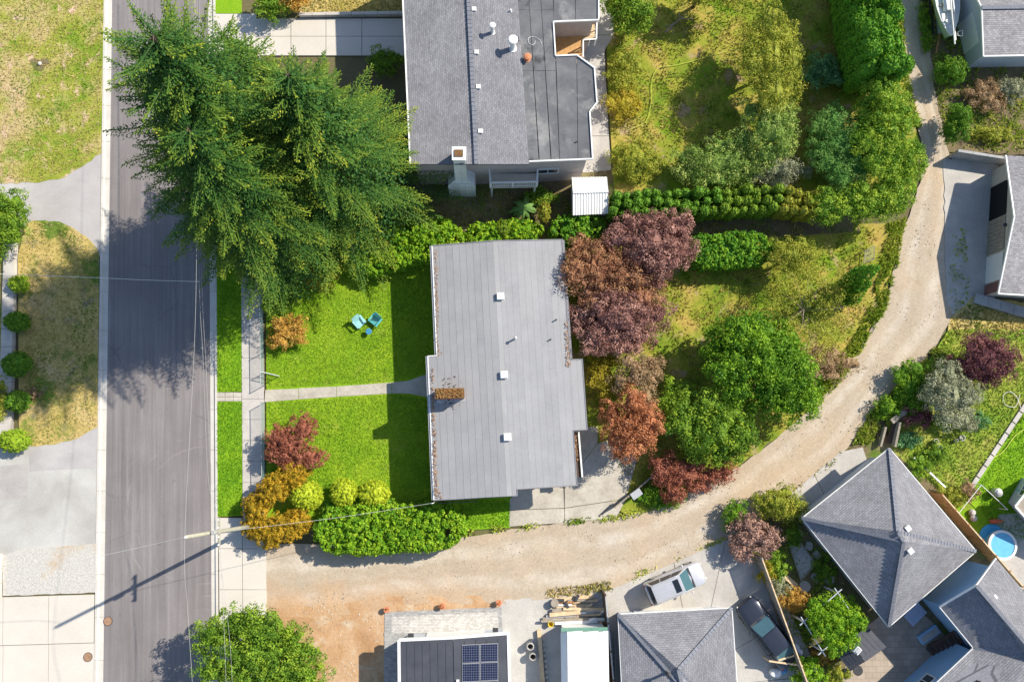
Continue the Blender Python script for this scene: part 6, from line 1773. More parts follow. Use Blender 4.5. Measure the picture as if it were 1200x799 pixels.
# loose stones on the lane, the clay yard and the gravel
L_STONE = leafmat("loose_stones", [(0.16, 0.13, 0.10), (0.27, 0.23, 0.19), (0.36, 0.33, 0.29)], 0.0, 0.9)
def stones(label, poly, z, dens, seed, size=.07):
    q = np.random.default_rng(seed)
    w = np.array([tuple(P(x, y, z))[:2] for x, y in poly]); lo, hi = w.min(0), w.max(0)
    n = int((hi[0] - lo[0]) * (hi[1] - lo[1]) * dens); p = lo + q.random((n, 2)) * (hi - lo); p = p[inside(p, w)]
    f = np.sin(p[:, 0] * .9 + 2 * np.sin(p[:, 1] * .8)) + np.sin(p[:, 1] * 1.3) + q.normal(size=len(p)) * .6
    p = p[f > .2]; n = len(p); r = size * q.uniform(.4, 1.5, n) ** 1.5
    a0 = q.random(n) * 6.28; b = np.concatenate([p, np.full((n, 1), z)], 1); top = b + np.stack([0 * r, 0 * r, r * .7], 1)
    T = []
    ring = [b + np.stack([r * np.cos(a0 + 2.094 * k), r * np.sin(a0 + 2.094 * k), 0 * r], 1) for k in range(3)]
    for k in range(3): T.append(np.stack([ring[k], ring[(k + 1) % 3], top], 1))
    tr = np.concatenate(T); ti = np.tile(q.random(n), 3)
    tag(mesh_quads("loose_stones", tr, ti, L_STONE), label, "stones", kind="stuff")
stones("loose stones and clods strewn over the clay yard", [(314, 700), (455, 690), (590, 694), (590, 712), (455, 720), (452, 800), (330, 800), (390, 760), (340, 715)], .1, 16, 1, .05)
stones("loose gravel scattered along the lower lane", [(400, 645), (560, 632), (720, 612), (845, 565), (905, 522), (980, 470), (1000, 500), (900, 596), (840, 634), (720, 690), (560, 702), (400, 712)], .1, 9, 2, .035)
stones("loose gravel scattered along the upper lane", [(985, 446), (1020, 400), (1052, 320), (1076, 235), (1110, 235), (1114, 330), (1108, 380), (1060, 440), (1015, 486)], .1, 9, 3, .035)

# ================================================================== OBJECTS
M_POLE = plain("pole_wood", (0.33, 0.32, 0.25), .85, .15, 4.0)
M_WIRE = plain("cable", (0.35, 0.35, 0.34), .6, .1)
M_WIREL = plain("cable_bright", (0.62, 0.62, 0.60), .5, .1)

# ------------------------------------------------------------------ utility pole and wires
PB = P(298, 616, 0); PT = P(218, 629, 13.2)
def pole_at(z): return lerp(PB, PT, z / 13.2)
up_ = thing("utility_pole", (PB.x, PB.y, 0.1), "tall wooden utility pole leaning over the street by the golden cedars", "utility pole")
MB().tube([pole_at(z) for z in (0, 4, 9, 13.2)], [.17, .155, .13, .11], 10).build("post", M_POLE, up_, smooth=True)
sdv = (P(123, 799) - P(131, 0)); sdv.z = 0; sdv.normalize()
c = pole_at(8.2)
MB().beam(c - sdv * 0.95 + Vector((.2, 0, 0)), c + sdv * .95 + Vector((.2, 0, 0)), .12, .14).build("crossarm", M_POLE, up_)
for s in (-.8, -.3, .3, .8):
    q = c + sdv * s + Vector((.2, 0, .07)); MB().lathe(q, [(.03, 0), (.06, .05), (.06, .12), (.03, .18)], 8).build("insulator", M_WHITE, up_)
q = PT; MB().lathe(q + Vector((0, 0, -.03)), [(.05, 0), (.09, .06), (.07, .16), (.03, .25)], 8).build("insulator", M_WHITE, up_)
q = pole_at(9.6); MB().lathe(q + Vector((.32, .05, -.5)), [(.12, 0), (.15, .06), (.15, .55), (.12, .6)], 12).build("junction_can", M_ALU, up_)

def wire(label, pts, r=.022, mat=None, sag=True):
    pts = [Vector(p) for p in pts]; n = len(pts); fine = []
    for i in range(n - 1):
        p0, p1, p2, p3 = pts[max(i - 1, 0)], pts[i], pts[i + 1], pts[min(i + 2, n - 1)]
        for j in range(8):
            t = j / 8
            fine.append(.5 * (2 * p1 + (p2 - p0) * t + (2 * p0 - 5 * p1 + 4 * p2 - p3) * t * t + (3 * p1 - p0 - 3 * p2 + p3) * t ** 3))
    fine.append(pts[-1])
    return MB().tube(fine, r, 5).build("overhead_wire", mat or M_WIRE, origin=pts[0], label=label, cat="cable", group="overhead wires")
top_ = PT + Vector((0, 0, .2))
wire("pale main wire running along the street through the pole's top", [P(236, -180, 12.9), P(233.5, 60, 12.6), P(231, 247, 12.5), P(228, 400, 12.7), top_, P(220, 715, 12.9), P(226, 810, 12.6), P(236, 1000, 12.7)], .010, M_WIRE)
wire("thinner street wire right of the main one, tied to the crossarm", [P(228, -150, 8.6), P(230, 160, 8.3), P(234, 345, 8.3), P(238, 420, 8.35), P(244, 560, 8.4), pole_at(8.4) + sdv * -.8 + Vector((.2, 0, 0)), P(262, 720, 8.4), P(268, 900, 8.4)], .009)
wire("thin second street wire close to the kerb, tied to the crossarm", [P(231, -150, 8.7), P(232, 160, 8.4), P(237, 345, 8.3), P(241, 420, 8.35), P(248, 560, 8.4), pole_at(8.4) + sdv * .8 + Vector((.2, 0, 0)), P(270, 760, 8.5), P(276, 920, 8.4)], .008)
wire("service wire crossing the street from the pole to the far left", [top_ + Vector((0, 0, -.6)), P(160, 642, 11.0), P(60, 664, 9.0), P(-60, 692, 7.0)], .012, M_WIREL)
wire("service wire from the pole to the mast on the grey house", [pole_at(8.9), P(390, 607, 6.2), Vector(MAST_TOP)], .013, M_WIRE)
wire("thin wire crossing the street below the conifers' shadow edge", [P(234, 330, 8.3), P(180, 328.5, 7.4), P(100, 325, 6.2), P(-30, 320, 5.0)], .016, M_WIREL)

# ------------------------------------------------------------------ chain-link fence along the sidewalk
M_LINK = plain("green_chain_link", (0.16, 0.30, 0.22), .5, .1)
def chain_fence(label, pts, h=1.15, post_every=2.6):
    A, B = P(*pts[0]), P(*pts[1]); d = (B - A); L = d.length; d.normalize()
    root = thing("chain_link_fence", (A.x, A.y, .1), label, "fence", "chain-link fence along the sidewalk")
    n = max(1, round(L / post_every))
    for k in range(n + 1):
        p = A + d * (L * k / n); MB().tube([(p.x, p.y, 0), (p.x, p.y, h + .06)], .03, 6).build("post", M_ALU, root)
    MB().tube([A + Vector((0, 0, h)), B + Vector((0, 0, h))], .024, 6).build("top_rail", M_ALU, root)
    mb = MB(); st = .13
    k = -h
    nrm = Vector((-d.y, d.x, 0)) * .004
    while k < L:
        for sg in (1, -1):
            s0, s1 = (k, k + h) if sg > 0 else (k + h, k)
            z0, z1 = .15, h
            # clip to the ends
            a, b, za, zb = s0, s1, z0, z1
            def cl(s): return max(0, min(L, s))
            if s1 != s0:
                f = lambda s: z0 + (z1 - z0) * (s - s0) / (s1 - s0)
                a, b = cl(s0), cl(s1); za, zb = f(a), f(b)
            if abs(a - b) > .05:
                mb.beam(A + d * a + Vector((0, 0, za)) + nrm * sg, A + d * b + Vector((0, 0, zb)) + nrm * sg, .006, .006)
        k += st
    mb.build("wire_mesh", M_LINK, root, kind="stuff")
    return root
chain_fence("chain-link fence above the front walk, beside the sidewalk", [(308.3, 300), (310.4, 452)])
chain_fence("chain-link fence below the front walk, beside the sidewalk", [(310.6, 472), (311.8, 560)])
ga, gb = P(310.4, 437, 0), P(328, 441, 0)
gt = thing("garden_gate", (ga.x, ga.y, .1), "small metal gate standing open onto the front lawn", "gate")
for z in (.2, .65, 1.1):
    MB().tube([ga + Vector((0, 0, z)), gb + Vector((0, 0, z))], .026, 6).build("rail", M_WHITE, gt)
for p in (ga, gb): MB().tube([(p.x, p.y, .15), (p.x, p.y, 1.12)], .028, 6).build("upright", M_WHITE, gt)
for k in range(7):
    p = lerp(ga, gb, (k + .5) / 7); MB().tube([(p.x, p.y, .2), (p.x, p.y, 1.1)], .012, 5).build("bar", M_WHITE, gt)

# ------------------------------------------------------------------ chairs and table on the lawn
M_TEAL = plain("teal_plastic", (0.10, 0.42, 0.42), .45, .08)
M_TEALL = plain("pale_teal_plastic", (0.30, 0.58, 0.60), .45, .08)
M_TBLUE = plain("blue_plastic", (0.05, 0.22, 0.38), .45, .1)
def lawn_chair(label, px, py, face, mat):
    b = P(px, py, 0); R = Matrix.Translation((b.x, b.y, .11)) @ Matrix.Rotation(face, 4, 'Z')
    root = thing("lawn_chair", (b.x, b.y, .11), label, "chair", "two lawn chairs by the little table")
    for k in range(5):
        MB().box((.12 - .02 + .0, -.24 + .12 * k, .36), (.52, .105, .03), ry=.12).move(R).build("seat_slat", mat, root)
        hgt = .95 - .05 * abs(k - 2)
        MB().beam((-.16, -.24 + .12 * k, .34), (-.48, -.27 + .135 * k, hgt), .03, .11, up=Vector((0, 1, 0))).move(R).build("back_slat", mat, root)
    for s in (-1, 1):
        MB().box((.0, s * .37, .57), (.72, .13, .03)).move(R).build("armrest", mat, root)
        MB().beam((.34, s * .34, 0), (.34, s * .34, .56), .08, .04).move(R).build("leg", mat, root)
        MB().beam((-.40, s * .31, 0), (-.28, s * .31, .56), .08, .04).move(R).build("leg", mat, root)
lawn_chair("left teal lawn chair facing the little table", 422.5, 378.5, RAD(-48), M_TEALL)
lawn_chair("right teal lawn chair with a darker back, facing the little table", 441, 376.5, RAD(-128), M_TEAL)
b = P(433.3, 389.5, 0); tb = thing("side_table", (b.x, b.y, .11), "small round blue table in front of the two lawn chairs", "table")
MB().lathe((b.x, b.y, .5), [(.22, 0), (.24, .015), (.24, .04), (.22, .05)], 18).build("table_top", M_TBLUE, tb)
for k in range(3):
    a = 2.1 * k; MB().tube([(b.x + .2 * math.cos(a), b.y + .2 * math.sin(a), .11), (b.x + .1 * math.cos(a), b.y + .1 * math.sin(a), .5)], .018, 5).build("leg", M_TBLUE, tb)

# ------------------------------------------------------------------ cars
def car_paint(name, col, metal=.5, rough=.3):
    m, nt, b, out = _new(name)
    f = noise(nt, coords(nt), 2.0, 4, .6)
    nt.links.new(ramp(nt, f, [(.3, tuple(x * .93 for x in col)), (.7, tuple(x * 1.05 for x in col))]), b.inputs['Base Color'])
    b.inputs['Metallic'].default_value = metal; b.inputs['Roughness'].default_value = rough
    b.inputs['Coat Weight'].default_value = .6; b.inputs['Coat Roughness'].default_value = .08
    return m
M_TYRE = plain("tyre_rubber", (0.02, 0.02, 0.02), .8, .1)
M_RIM = plain("alloy_rim", (0.45, 0.45, 0.46), .35, .05, metal=.7)
M_CARGLASS = plain("car_glass", (0.06, 0.13, 0.155), .04, .1, spec=.9)  # teal base colour stands in for sky reflected in the windshield
M_DARKGLASS = plain("dark_car_glass", (0.012, 0.016, 0.02), .05, .1, spec=.8)
M_LAMPR = plain("red_lamp", (0.45, 0.03, 0.02), .2, .1)
M_LAMPW = plain("clear_lamp", (0.75, 0.75, 0.74), .1, .05)
def car(label, rear, front, W, H, st, cab, paint, roofpaint, glass, rear_dark=True, suv=True):
    """st: body stations (x, half width, z low, z belt); cab: (x rear base, x rear top, x front top, x front base, half width base, half width top)"""
    a, b = P(*rear, .6), P(*front, .6)
    mid = (a + b) / 2; rz = math.atan2(b.y - a.y, b.x - a.x)
    R = Matrix.Translation((mid.x, mid.y, .13)) @ Matrix.Rotation(rz, 4, 'Z')
    root = thing("car", (mid.x, mid.y, .13), label, "car")
    mb = MB(); ring = []
    for (x, hw, zl, zt) in st:
        sec = [(-hw * .88, zl), (-hw, zl + .14), (-hw, zl + .6 * (zt - zl)), (-hw * .97, zt - .07), (-hw * .86, zt), (-hw * .4, zt + .035), (0, zt + .045)]
        sec = sec + [(-y, z) for y, z in sec[-2::-1]]
        ring.append([(x, y, z) for y, z in sec])
    m = len(ring[0]); fs = []
    for i in range(len(ring) - 1):
        for k in range(m - 1):
            fs.append((i * m + k, i * m + k + 1, (i + 1) * m + k + 1, (i + 1) * m + k))
        fs.append((i * m + m - 1, i * m, (i + 1) * m, (i + 1) * m + m - 1))
    fs.append(tuple(range(m - 1, -1, -1))); fs.append(tuple((len(ring) - 1) * m + k for k in range(m)))
    mb.add([p for r in ring for p in r], fs).move(R).build("body", paint, root, smooth=True)
    xr, xrt, xft, xf, hb, ht = cab
    def zbelt(x):
        for s0, s1 in zip(st[:-1], st[1:]):
            if s0[0] <= x <= s1[0]: return s0[3] + (s1[3] - s0[3]) * (x - s0[0]) / (s1[0] - s0[0])
        return st[-1][3]
    zb_r, zb_f = zbelt(xr) - .02, zbelt(xf) - .02
    low = [(xr, -hb, zb_r), (xf, -hb * .93, zb_f), (xf, hb * .93, zb_f), (xr, hb, zb_r)]
    hi = [(xrt, -ht, H - .05), (xft, -ht * .97, H - .05), (xft, ht * .97, H - .05), (xrt, ht, H - .05)]
    cb = MB().add([Vector(p) for p in low + hi], [(0, 1, 5, 4), (1, 2, 6, 5), (2, 3, 7, 6), (3, 0, 4, 7), (4, 5, 6, 7)])
    cb.move(R).build("cabin", paint, root)
    # roof panel, slightly crowned
    rf = MB(); gx, gy = 6, 6; ps = []
    for i in range(gx + 1):
        for j in range(gy + 1):
            u, v = i / gx, j / gy * 2 - 1
            x = xrt + (xft - xrt) * u; ps.append((x, v * (ht + .01), H - .045 + .06 * (1 - v ** 4) * (1 - .35 * (2 * u - 1) ** 2)))
    rf.add([Vector(p) for p in ps], [(i * (gy + 1) + j, (i + 1) * (gy + 1) + j, (i + 1) * (gy + 1) + j + 1, i * (gy + 1) + j + 1) for i in range(gx) for j in range(gy)])
    roof = rf.move(R).build("roof", roofpaint, root, smooth=True)
    if suv:
        for k in range(6):
            y = -ht * .72 + ht * 1.44 * k / 5
            MB().beam((xrt + .15, y, H + .012), (xft - .75, y, H + .018), .035, .016).move(R).build("roof_rib", M_ALU, roof)
        for s in (-1, 1):
            MB().tube([(xrt + .1, s * (ht - .05), H + .02), (xrt + .2, s * (ht - .05), H + .07), (xft - .3, s * (ht - .05), H + .07), (xft - .15, s * (ht - .05), H + .02)], .022, 6).move(R).build("roof_rail", M_ALU, roof)
        MB().box((xft - .42, 0, H + .016), (.44, ht * 1.35, .02)).move(R).build("sunroof", M_DARKGLASS, roof)
    def quad(name, pts, mat, off=.012):
        pts = [Vector(p) for p in pts]; c = sum(pts, Vector()) / 4
        n = (pts[1] - pts[0]).cross(pts[3] - pts[0]).normalized()
        if n.dot(c - Vector((0, 0, .8))) < 0: n = -n
        MB().prism([p + n * .001 for p in pts], [p + n * off for p in pts]) if False else None
        lo_ = [p - n * .01 for p in pts]; hi_ = [p + n * off for p in pts]
        mbq = MB().add(lo_ + hi_, [(0, 1, 2, 3), (7, 6, 5, 4), (0, 4, 5, 1), (1, 5, 6, 2), (2, 6, 7, 3), (3, 7, 4, 0)])
        return mbq.move(R).build(name, mat, root)
    def mix(p, q, t): return tuple(p[k] + (q[k] - p[k]) * t for k in range(3))
    def face_quad(a, b_, c_, d_, u0, u1, v0, v1):
        # a-b bottom edge, d-c top edge
        f = lambda u, v: mix(mix(a, b_, u), mix(d_, c_, u), v)
        return [f(u0, v0), f(u1, v0), f(u1, v1), f(u0, v1)]
    MB().box((xf + .04, 0, zb_f + .045), (.16, hb * 1.72, .03)).move(R).build("cowl", M_DKMETAL, root)
    quad("windshield", face_quad(low[1], low[2], hi[2], hi[1], .04, .96, .06, .95), glass)
    quad("rear_window", face_quad(low[3], low[0], hi[0], hi[3], .06, .94, .12, .92), M_DARKGLASS if rear_dark else glass)
    cuts = [(.05, .33), (.36, .64), (.67, .92)] if suv else [(.2, .5), (.53, .85)]
    for (u0, u1) in cuts:
        quad("side_window", face_quad(low[0], low[1], hi[1], hi[0], u0, u1, .12, .9), M_DARKGLASS)
        quad("side_window", face_quad(low[2], low[3], hi[3], hi[2], 1 - u1, 1 - u0, .12, .9), M_DARKGLASS)
    wx = (st[0][0] * .6, st[-1][0] * .62); rw = .36 if suv else .34
    for x in wx:
        for s in (-1, 1):
            c_ = (x, s * (W / 2 - .12), rw)
            t = MB().lathe((0, 0, -.11), [(rw - .1, 0), (rw - .02, .01), (rw, .05), (rw, .17), (rw - .02, .21), (rw - .1, .22)], 18)
            tt = t.move(R @ Matrix.Translation(c_) @ Matrix.Rotation(math.pi / 2, 4, 'X')).build("wheel", M_TYRE, root)
            MB().lathe((0, 0, -.118), [(rw - .13, 0), (rw - .13, .236)], 14).move(R @ Matrix.Translation(c_) @ Matrix.Rotation(math.pi / 2, 4, 'X')).build("rim", M_RIM, tt)
    for s in (-1, 1):
        f = st[-1]; r = st[0]
        MB().box((f[0] - .16, s * (f[1] - .06), f[3] - .04), (.34, .22, .12), rz=-s * .5).move(R).build("headlight", M_LAMPW, root)
        MB().box((r[0] + .08, s * (r[1] - .04), r[3] - .12), (.2, .14, .3)).move(R).build("tail_light", M_LAMPR, root)
        MB().box((xf - .28, s * (W / 2 + .1), zb_f + .08), (.12, .2, .14)).move(R).build("mirror", paint, root, bevel=.03)
        if suv or True:
            for x in (0.35, -.65):
                MB().box((x, s * (W / 2 + .01), st[3][3] - .12), (.16, .03, .03)).move(R).build("door_handle", paint, root)
    MB().box((st[-1][0] - .05, 0, st[-1][2] + .16), (.14, st[-1][1] * 1.7, .16)).move(R).build("front_bumper", M_DKMETAL, root, bevel=.04)
    MB().box((st[0][0] + .05, 0, st[0][2] + .14), (.14, st[0][1] * 1.8, .18)).move(R).build("rear_bumper", M_DKMETAL, root, bevel=.04)
    return root
M_SILVER = car_paint("silver_car_paint", (0.60, 0.60, 0.62), .45, .28)
M_BLACKP = car_paint("dark_blue_black_paint", (0.035, 0.042, 0.06), .35, .22)
car("silver car with ribbed roof and sunroof parked above the hip-roofed garage", (758.2, 696.2), (823.3, 668.2), 1.84, 1.66,
    [(-2.32, .74, .45, .92), (-2.22, .86, .3, 1.0), (-1.0, .92, .26, 1.03), (.5, .92, .26, 1.02), (1.1, .91, .26, .99), (1.9, .87, .28, .92), (2.2, .78, .32, .82), (2.32, .62, .42, .66)],
    (-2.2, -1.95, .30, 1.15, .87, .70), M_SILVER, M_SILVER, M_CARGLASS)
car("long black car beside the pale fence at the bottom", (925, 776), (870.5, 704), 1.96, 1.62,
    [(-2.75, .80, .45, .85), (-2.6, .92, .32, .98), (-1.6, .97, .28, 1.0), (.4, .98, .28, 1.0), (1.2, .97, .28, .98), (2.2, .93, .3, .92), (2.6, .84, .34, .82), (2.75, .7, .45, .66)],
    (-2.3, -1.35, .25, 1.15, .88, .70), M_BLACKP, M_BLACKP, M_CARGLASS, False, False)

# ------------------------------------------------------------------ sailing boat on its trailer
def boat():
    z = .75
    bow = P(1114.5, 42, 1.9); 
    ax = (P(1104, -60, 1.9) - bow); ax.z = 0; ax.normalize()
    rz = math.atan2(ax.y, ax.x)
    R = Matrix.Translation((bow.x, bow.y, 0)) @ Matrix.Rotation(rz, 4, 'Z')
    root = thing("sailboat", (bow.x, bow.y, .1), "white sailboat on a trailer at the top beside the lane, bow towards the viewer's bottom", "boat")
    root["label"] = "white sailboat with pale blue hull on a trailer at the top edge"
    hullm = plain("pale_blue_hull", (0.46, 0.58, 0.66), .4, .06); deckm = plain("white_deck", (0.66, 0.66, 0.62), .6, .12, 2.0)
    st = [(0.0, .04, 1.0), (.5, .34, .82), (1.3, .68, .7), (2.4, .95, .62), (4.0, 1.1, .6), (6.0, 1.02, .62), (7.2, .85, .68)]
    ps = []; n = 7
    for (x, w, zl) in st:
        for k in range(n):
            a = -1 + 2 * k / (n - 1)
            y = w * math.copysign(abs(a) ** .6, a); zz = zl + (1.9 - zl) * abs(a) ** 1.6
            ps.append((x + (1.9 - zz) * (.25 if x < 1 else 0), y, zz))
    fs = [(i * n + k, (i + 1) * n + k, (i + 1) * n + k + 1, i * n + k + 1) for i in range(len(st) - 1) for k in range(n - 1)]
    MB().add([Vector(p) for p in ps], fs).move(R).build("hull", hullm, root, smooth=True)
    top = [(x, -w, 1.87) for x, w, _ in st] + [(x, w, 1.87) for x, w, _ in st[::-1]]
    MB().prism([Vector((p[0], p[1] * .97, 1.80)) for p in top], [Vector((p[0], p[1] * .97, 1.87)) for p in top]).move(R).build("deck", deckm, root)
    for s in (-1, 1):
        MB().tube([(x, s * w, 1.9) for x, w, _ in st], .05, 6).move(R).build("gunwale", M_WHITE, root)
    MB().box((3.3, 0, 2.02), (2.4, .95, .3)).move(R).build("cabin", M_WHITE, root, bevel=.08)
    MB().box((3.6, 0, 2.19), (.7, .6, .05)).move(R).build("hatch", M_DKMETAL, root)
    MB().box((1.4, .0, 1.92), (.5, .45, .08)).move(R).build("fore_hatch", deckm, root)
    MB().box((5.8, 0, 1.9), (1.6, .9, .06)).move(R).build("cockpit", M_WOODG, root)
    MB().tube([(-1.0, .06, 2.35), (3, .08, 2.42), (8, .1, 2.5)], .06, 8).move(R).build("mast", M_WHITE, root)
    MB().tube([(-.6, -.12, 2.25), (2, -.22, 2.3), (7, -.2, 2.4)], .035, 6).move(R).build("boom", M_ALU, root)
    for k, (x, y) in enumerate(((2.2, -.45), (2.6, .5), (4.9, -.5), (5.2, .45), (1.2, .2))):
        MB().box((x, y, 1.93), (.4, .25, .14), rz=k).move(R).build("deck_gear", (M_WHITE, M_WOODG, M_ALU, M_TERRA, M_WHITE)[k], root, bevel=.03)
    MB().tube([(.1, -.35, 2.3), (-.25, -.25, 2.35), (-.3, -.65, 2.35), (.25, -.75, 2.3), (.1, -.35, 2.3)], .03, 6).move(R).build("bow_rail", M_WHITE, root)
    for s in (-1, 1):
        MB().beam((1.0, s * .55, .5), (6.8, s * .7, .5), .1, .12).move(R).build("trailer_beam", M_DKMETAL, root)
    MB().beam((1.0, 0, .55), (6.5, 0, .55), .25, .35).move(R).build("keel", hullm, root)
    for x in (4.6,):
        for s in (-1, 1):
            MB().lathe((0, 0, -.1), [(.2, 0), (.3, .03), (.3, .17), (.2, .2)], 14).move(R @ Matrix.Translation((x, s * .95, .42)) @ Matrix.Rotation(math.pi / 2, 4, 'X')).build("trailer_wheel", M_TYRE, root)
    MB().tube([(1.0, 0, .5), (-.8, .5, .45)], .06, 6).move(R).build("tow_bar", M_TERRA, root)
boat()

# ------------------------------------------------------------------ walls and fences
M_SHADECONC = patchy("shaded_wall_concrete", [(0.3, (0.30, 0.30, 0.30)), (0.7, (0.40, 0.40, 0.39))], 0.6, 0.12, 6, 0.9, bmp=0.2)  # concrete colour darkened to stand in for shade on the retaining walls
def block_wall(name, label, pts, w, h, n, mat, cat="wall"):
    A, B = P(*pts[0]), P(*pts[1]); d = (B - A); L = d.length; d.normalize(); s = Vector((-d.y, d.x, 0)) * (w / 2)
    root = thing(name, (A.x, A.y, .1), label, cat)
    for k in range(n):
        a = A + d * (L * k / n + .012); b = A + d * (L * (k + 1) / n - .012)
        e = random.uniform(-.012, .012)
        MB().slab([a - s, b - s, b + s, a + s], 0, h + e).build("wall_block", mat, root)
    return root
block_wall("low_wall", "low pale concrete wall with round shrubs at the left edge", [(15, 285), (9, 512)], .85, .45, 11, M_WALK)
block_wall("low_wall", "thin concrete kerb wall above the north driveway", [(352, 20.5), (474, 18.5)], .25, .5, 8, M_WALK)
block_wall("low_wall", "concrete footing at the left edge of the gravel bed", [(1, 648), (0, 700)], .35, .35, 3, M_PALE)
block_wall("retaining_wall", "long pale concrete retaining wall above the garage forecourt", [(1111, 184), (1215, 200)], .22, 1.4, 6, M_SHADECONC)
block_wall("retaining_wall", "low concrete ledge below the three-door garage", [(1139, 350), (1215, 372)], .8, .4, 5, M_SHADECONC)

def board_fence(name, label, pts, h, mat, n, post_mat=None, boards=10, capm=None, cat="fence", t=.05):
    """panels between posts, each panel a row of upright boards"""
    A, B = P(*pts[0], h), P(*pts[1], h); A.z = B.z = 0; d = (B - A); L = d.length; d.normalize()
    root = thing(name, (A.x, A.y, .1), label, cat)
    for k in range(n + 1):
        p = A + d * (L * k / n); MB().box((p.x, p.y, (h + .1) / 2), (.12, .12, h + .1), math.atan2(d.y, d.x)).build("post", post_mat or mat, root)
    for k in range(n):
        for i in range(boards):
            c0 = A + d * (L * (k + (i + .5) / boards) / n)
            w = L / n / boards
            MB().box((c0.x + random.uniform(-.008, .008), c0.y + random.uniform(-.008, .008), h / 2 + .06), (w - .015, .03, h - .1 + random.uniform(-.02, .02)), math.atan2(d.y, d.x)).build("board", mat, root)
    MB().beam(A + Vector((0, 0, h + .04)), B + Vector((0, 0, h + .04)), .09, .04).build("cap_rail", capm or mat, root)
    return root
board_fence("board_fence", "orange-brown board fence between the hip roof and the pool", [(1104, 579), (1199, 687)], 1.8, M_WOODB, 6, None, 12, M_WOODL)
board_fence("board_fence", "pale-capped fence between the black car and the planted beds", [(893, 654), (947, 802)], 1.9, M_WOODG, 5, None, 12, M_WOODL)
board_fence("board_fence", "dark fence between the white shed and the hip-roofed garage", [(709.5, 697), (722, 830)], 2.0, M_DARKW, 4, None, 12, M_ALU)
board_fence("board_fence", "short wooden fence at the corner of the patio by the lane", [(721, 594), (766, 557)], .7, M_WOODG, 3, None, 8)
board_fence("board_fence", "thin grey fence behind the north edge of the grey roof", [(546, 270), (585, 268)], .9, M_WOODG, 2, None, 10)
b = P(745.5, 578.5, .7)
MB().box((b.x, b.y, .8), (.85, .55, .06), rz=.6, rx=.15).build("metal_sheet", M_ALU, origin=(b.x, b.y, .11), label="grey metal sheet leaning on the short patio fence", cat="metal sheet")
b0, b1 = P(705, 603, .3), P(719, 590, .3)
MB().tube([b0, b1], .06, 6).build("iron_pipe", M_DKMETAL, origin=b0, label="dark pipe lying at the patio corner", cat="pipe")

def fw_rail(label, pts, z, r, mat, name="pipe_frame", cat="frame"):
    root = None
    P0 = P(*pts[0], z); root = thing(name, (P0.x, P0.y, .1), label, cat)
    W_ = [P(x, y, z) for x, y in pts]
    for a, b in zip(W_[:-1], W_[1:]): MB().tube([a, b], r, 6).build("rail", mat, root)
    for p in W_: MB().tube([(p.x, p.y, 0), (p.x, p.y, z)], r, 6).build("upright", mat, root)
    return root
fw_rail("thin white pipe frame over the lawn beside the pool", [(1122, 603), (1150, 568), (1181, 597)], 1.2, .03, M_WHITE)

# timber ramp by the bend of the lane
rt = thing("timber_ramp", P(1050, 490, .1), "weathered timber ramp and wall at the hip roof's north corner", "ramp")
for k in range(9):
    a, b = lerp(P(1046, 495, .6), P(1038, 520, .3), k / 9), lerp(P(1054, 494, .6), P(1047, 522, .3), k / 9)
    MB().beam(a, b, .2, .05).build("plank", M_DARKW, rt)
MB().beam(P(1053.5, 494, .85), P(1047.5, 523, .6), .16, .5).build("side_beam", M_WOODG, rt)
MB().beam(P(1037, 500, .5), P(1031, 523, .4), .16, .4).build("side_beam", M_WOODG, rt)
MB().beam(P(1045, 494, .9), P(1079, 466, .9), .4, .12).build("top_beam", M_WOODG, rt)
MB().beam(P(1056, 487, .5), P(1079, 466.5, .5), .2, .7).build("wall_beam", M_WOODG, rt)

# ------------------------------------------------------------------ builder's yard: lumber, pipes, beam, bucket, ladder
q = random.Random(31)
lum = [(650, 702, 696, 698, M_WOODL), (648, 707, 700, 703, M_WOODL), (652, 711, 694, 709, M_WOODL), (647, 715, 700, 712, M_WOODG), (645, 718, 708, 716, M_WHITE), (640, 722, 706, 719, M_ALU),
       (636, 725, 704, 722, M_WOODG), (648, 727, 711, 725, M_WHITE), (634, 727.5, 690, 725, M_WOODG), (650, 730, 700, 728, M_WHITE), (662, 732, 708, 731, M_WOODB), (655, 704.5, 690, 700, M_WOODL), (644, 720, 680, 717, M_WOODL), (660, 713, 710, 713.5, M_WOODL), (657, 729, 690, 725, M_WOODL)]
for k, (x0, y0, x1, y1, m) in enumerate(lum):
    z = .2 + q.uniform(0, .3)
    a, b = P(x0, y0, z), P(x1, y1, z + q.uniform(-.08, .1))
    MB().beam(a, b, q.uniform(.16, .28), q.uniform(.05, .14)).build("timber_board", m, origin=a, label="%s, %s from the top of the lumber pile" % ({M_WOODL.name: "pale timber board", M_WOODG.name: "grey weathered board", M_WHITE.name: "white board", M_ALU.name: "grey metal strip", M_WOODB.name: "brown board"}[m.name], ("first", "third", "fifth", "sixth", "ninth", "tenth", "eleventh", "twelfth", "thirteenth", "fourteenth", "fifteenth", "second", "seventh", "fourth", "eighth")[k]), cat="board", group="boards of the lumber pile")
for k, (px, py, lb) in enumerate(((621.5, 757.5, "upper of two dark concrete pipes standing on the gravel"), (624.5, 769.5, "lower of two dark concrete pipes standing on the gravel"))):
    b = P(px, py, .75)
    t = thing("concrete_pipe", (b.x, b.y, .1), lb, "pipe", "upright pipes on the gravel")
    MB().lathe((b.x, b.y, .1), [(.27, 0), (.28, .03), (.28, .62), (.26, .65), (.21, .65), (.21, .12)], 18).build("pipe_wall", M_CONC, t)
    MB().lathe((b.x, b.y, .11), [(.2, 0), (.2, .16)], 16).build("shade_disc", M_DKMETAL, t)  # dark disc stands in for shade inside the pipe
b = P(645.5, 731, .5); t = thing("bucket", (b.x, b.y, .11), "yellow bucket at the left end of the lumber pile", "bucket")
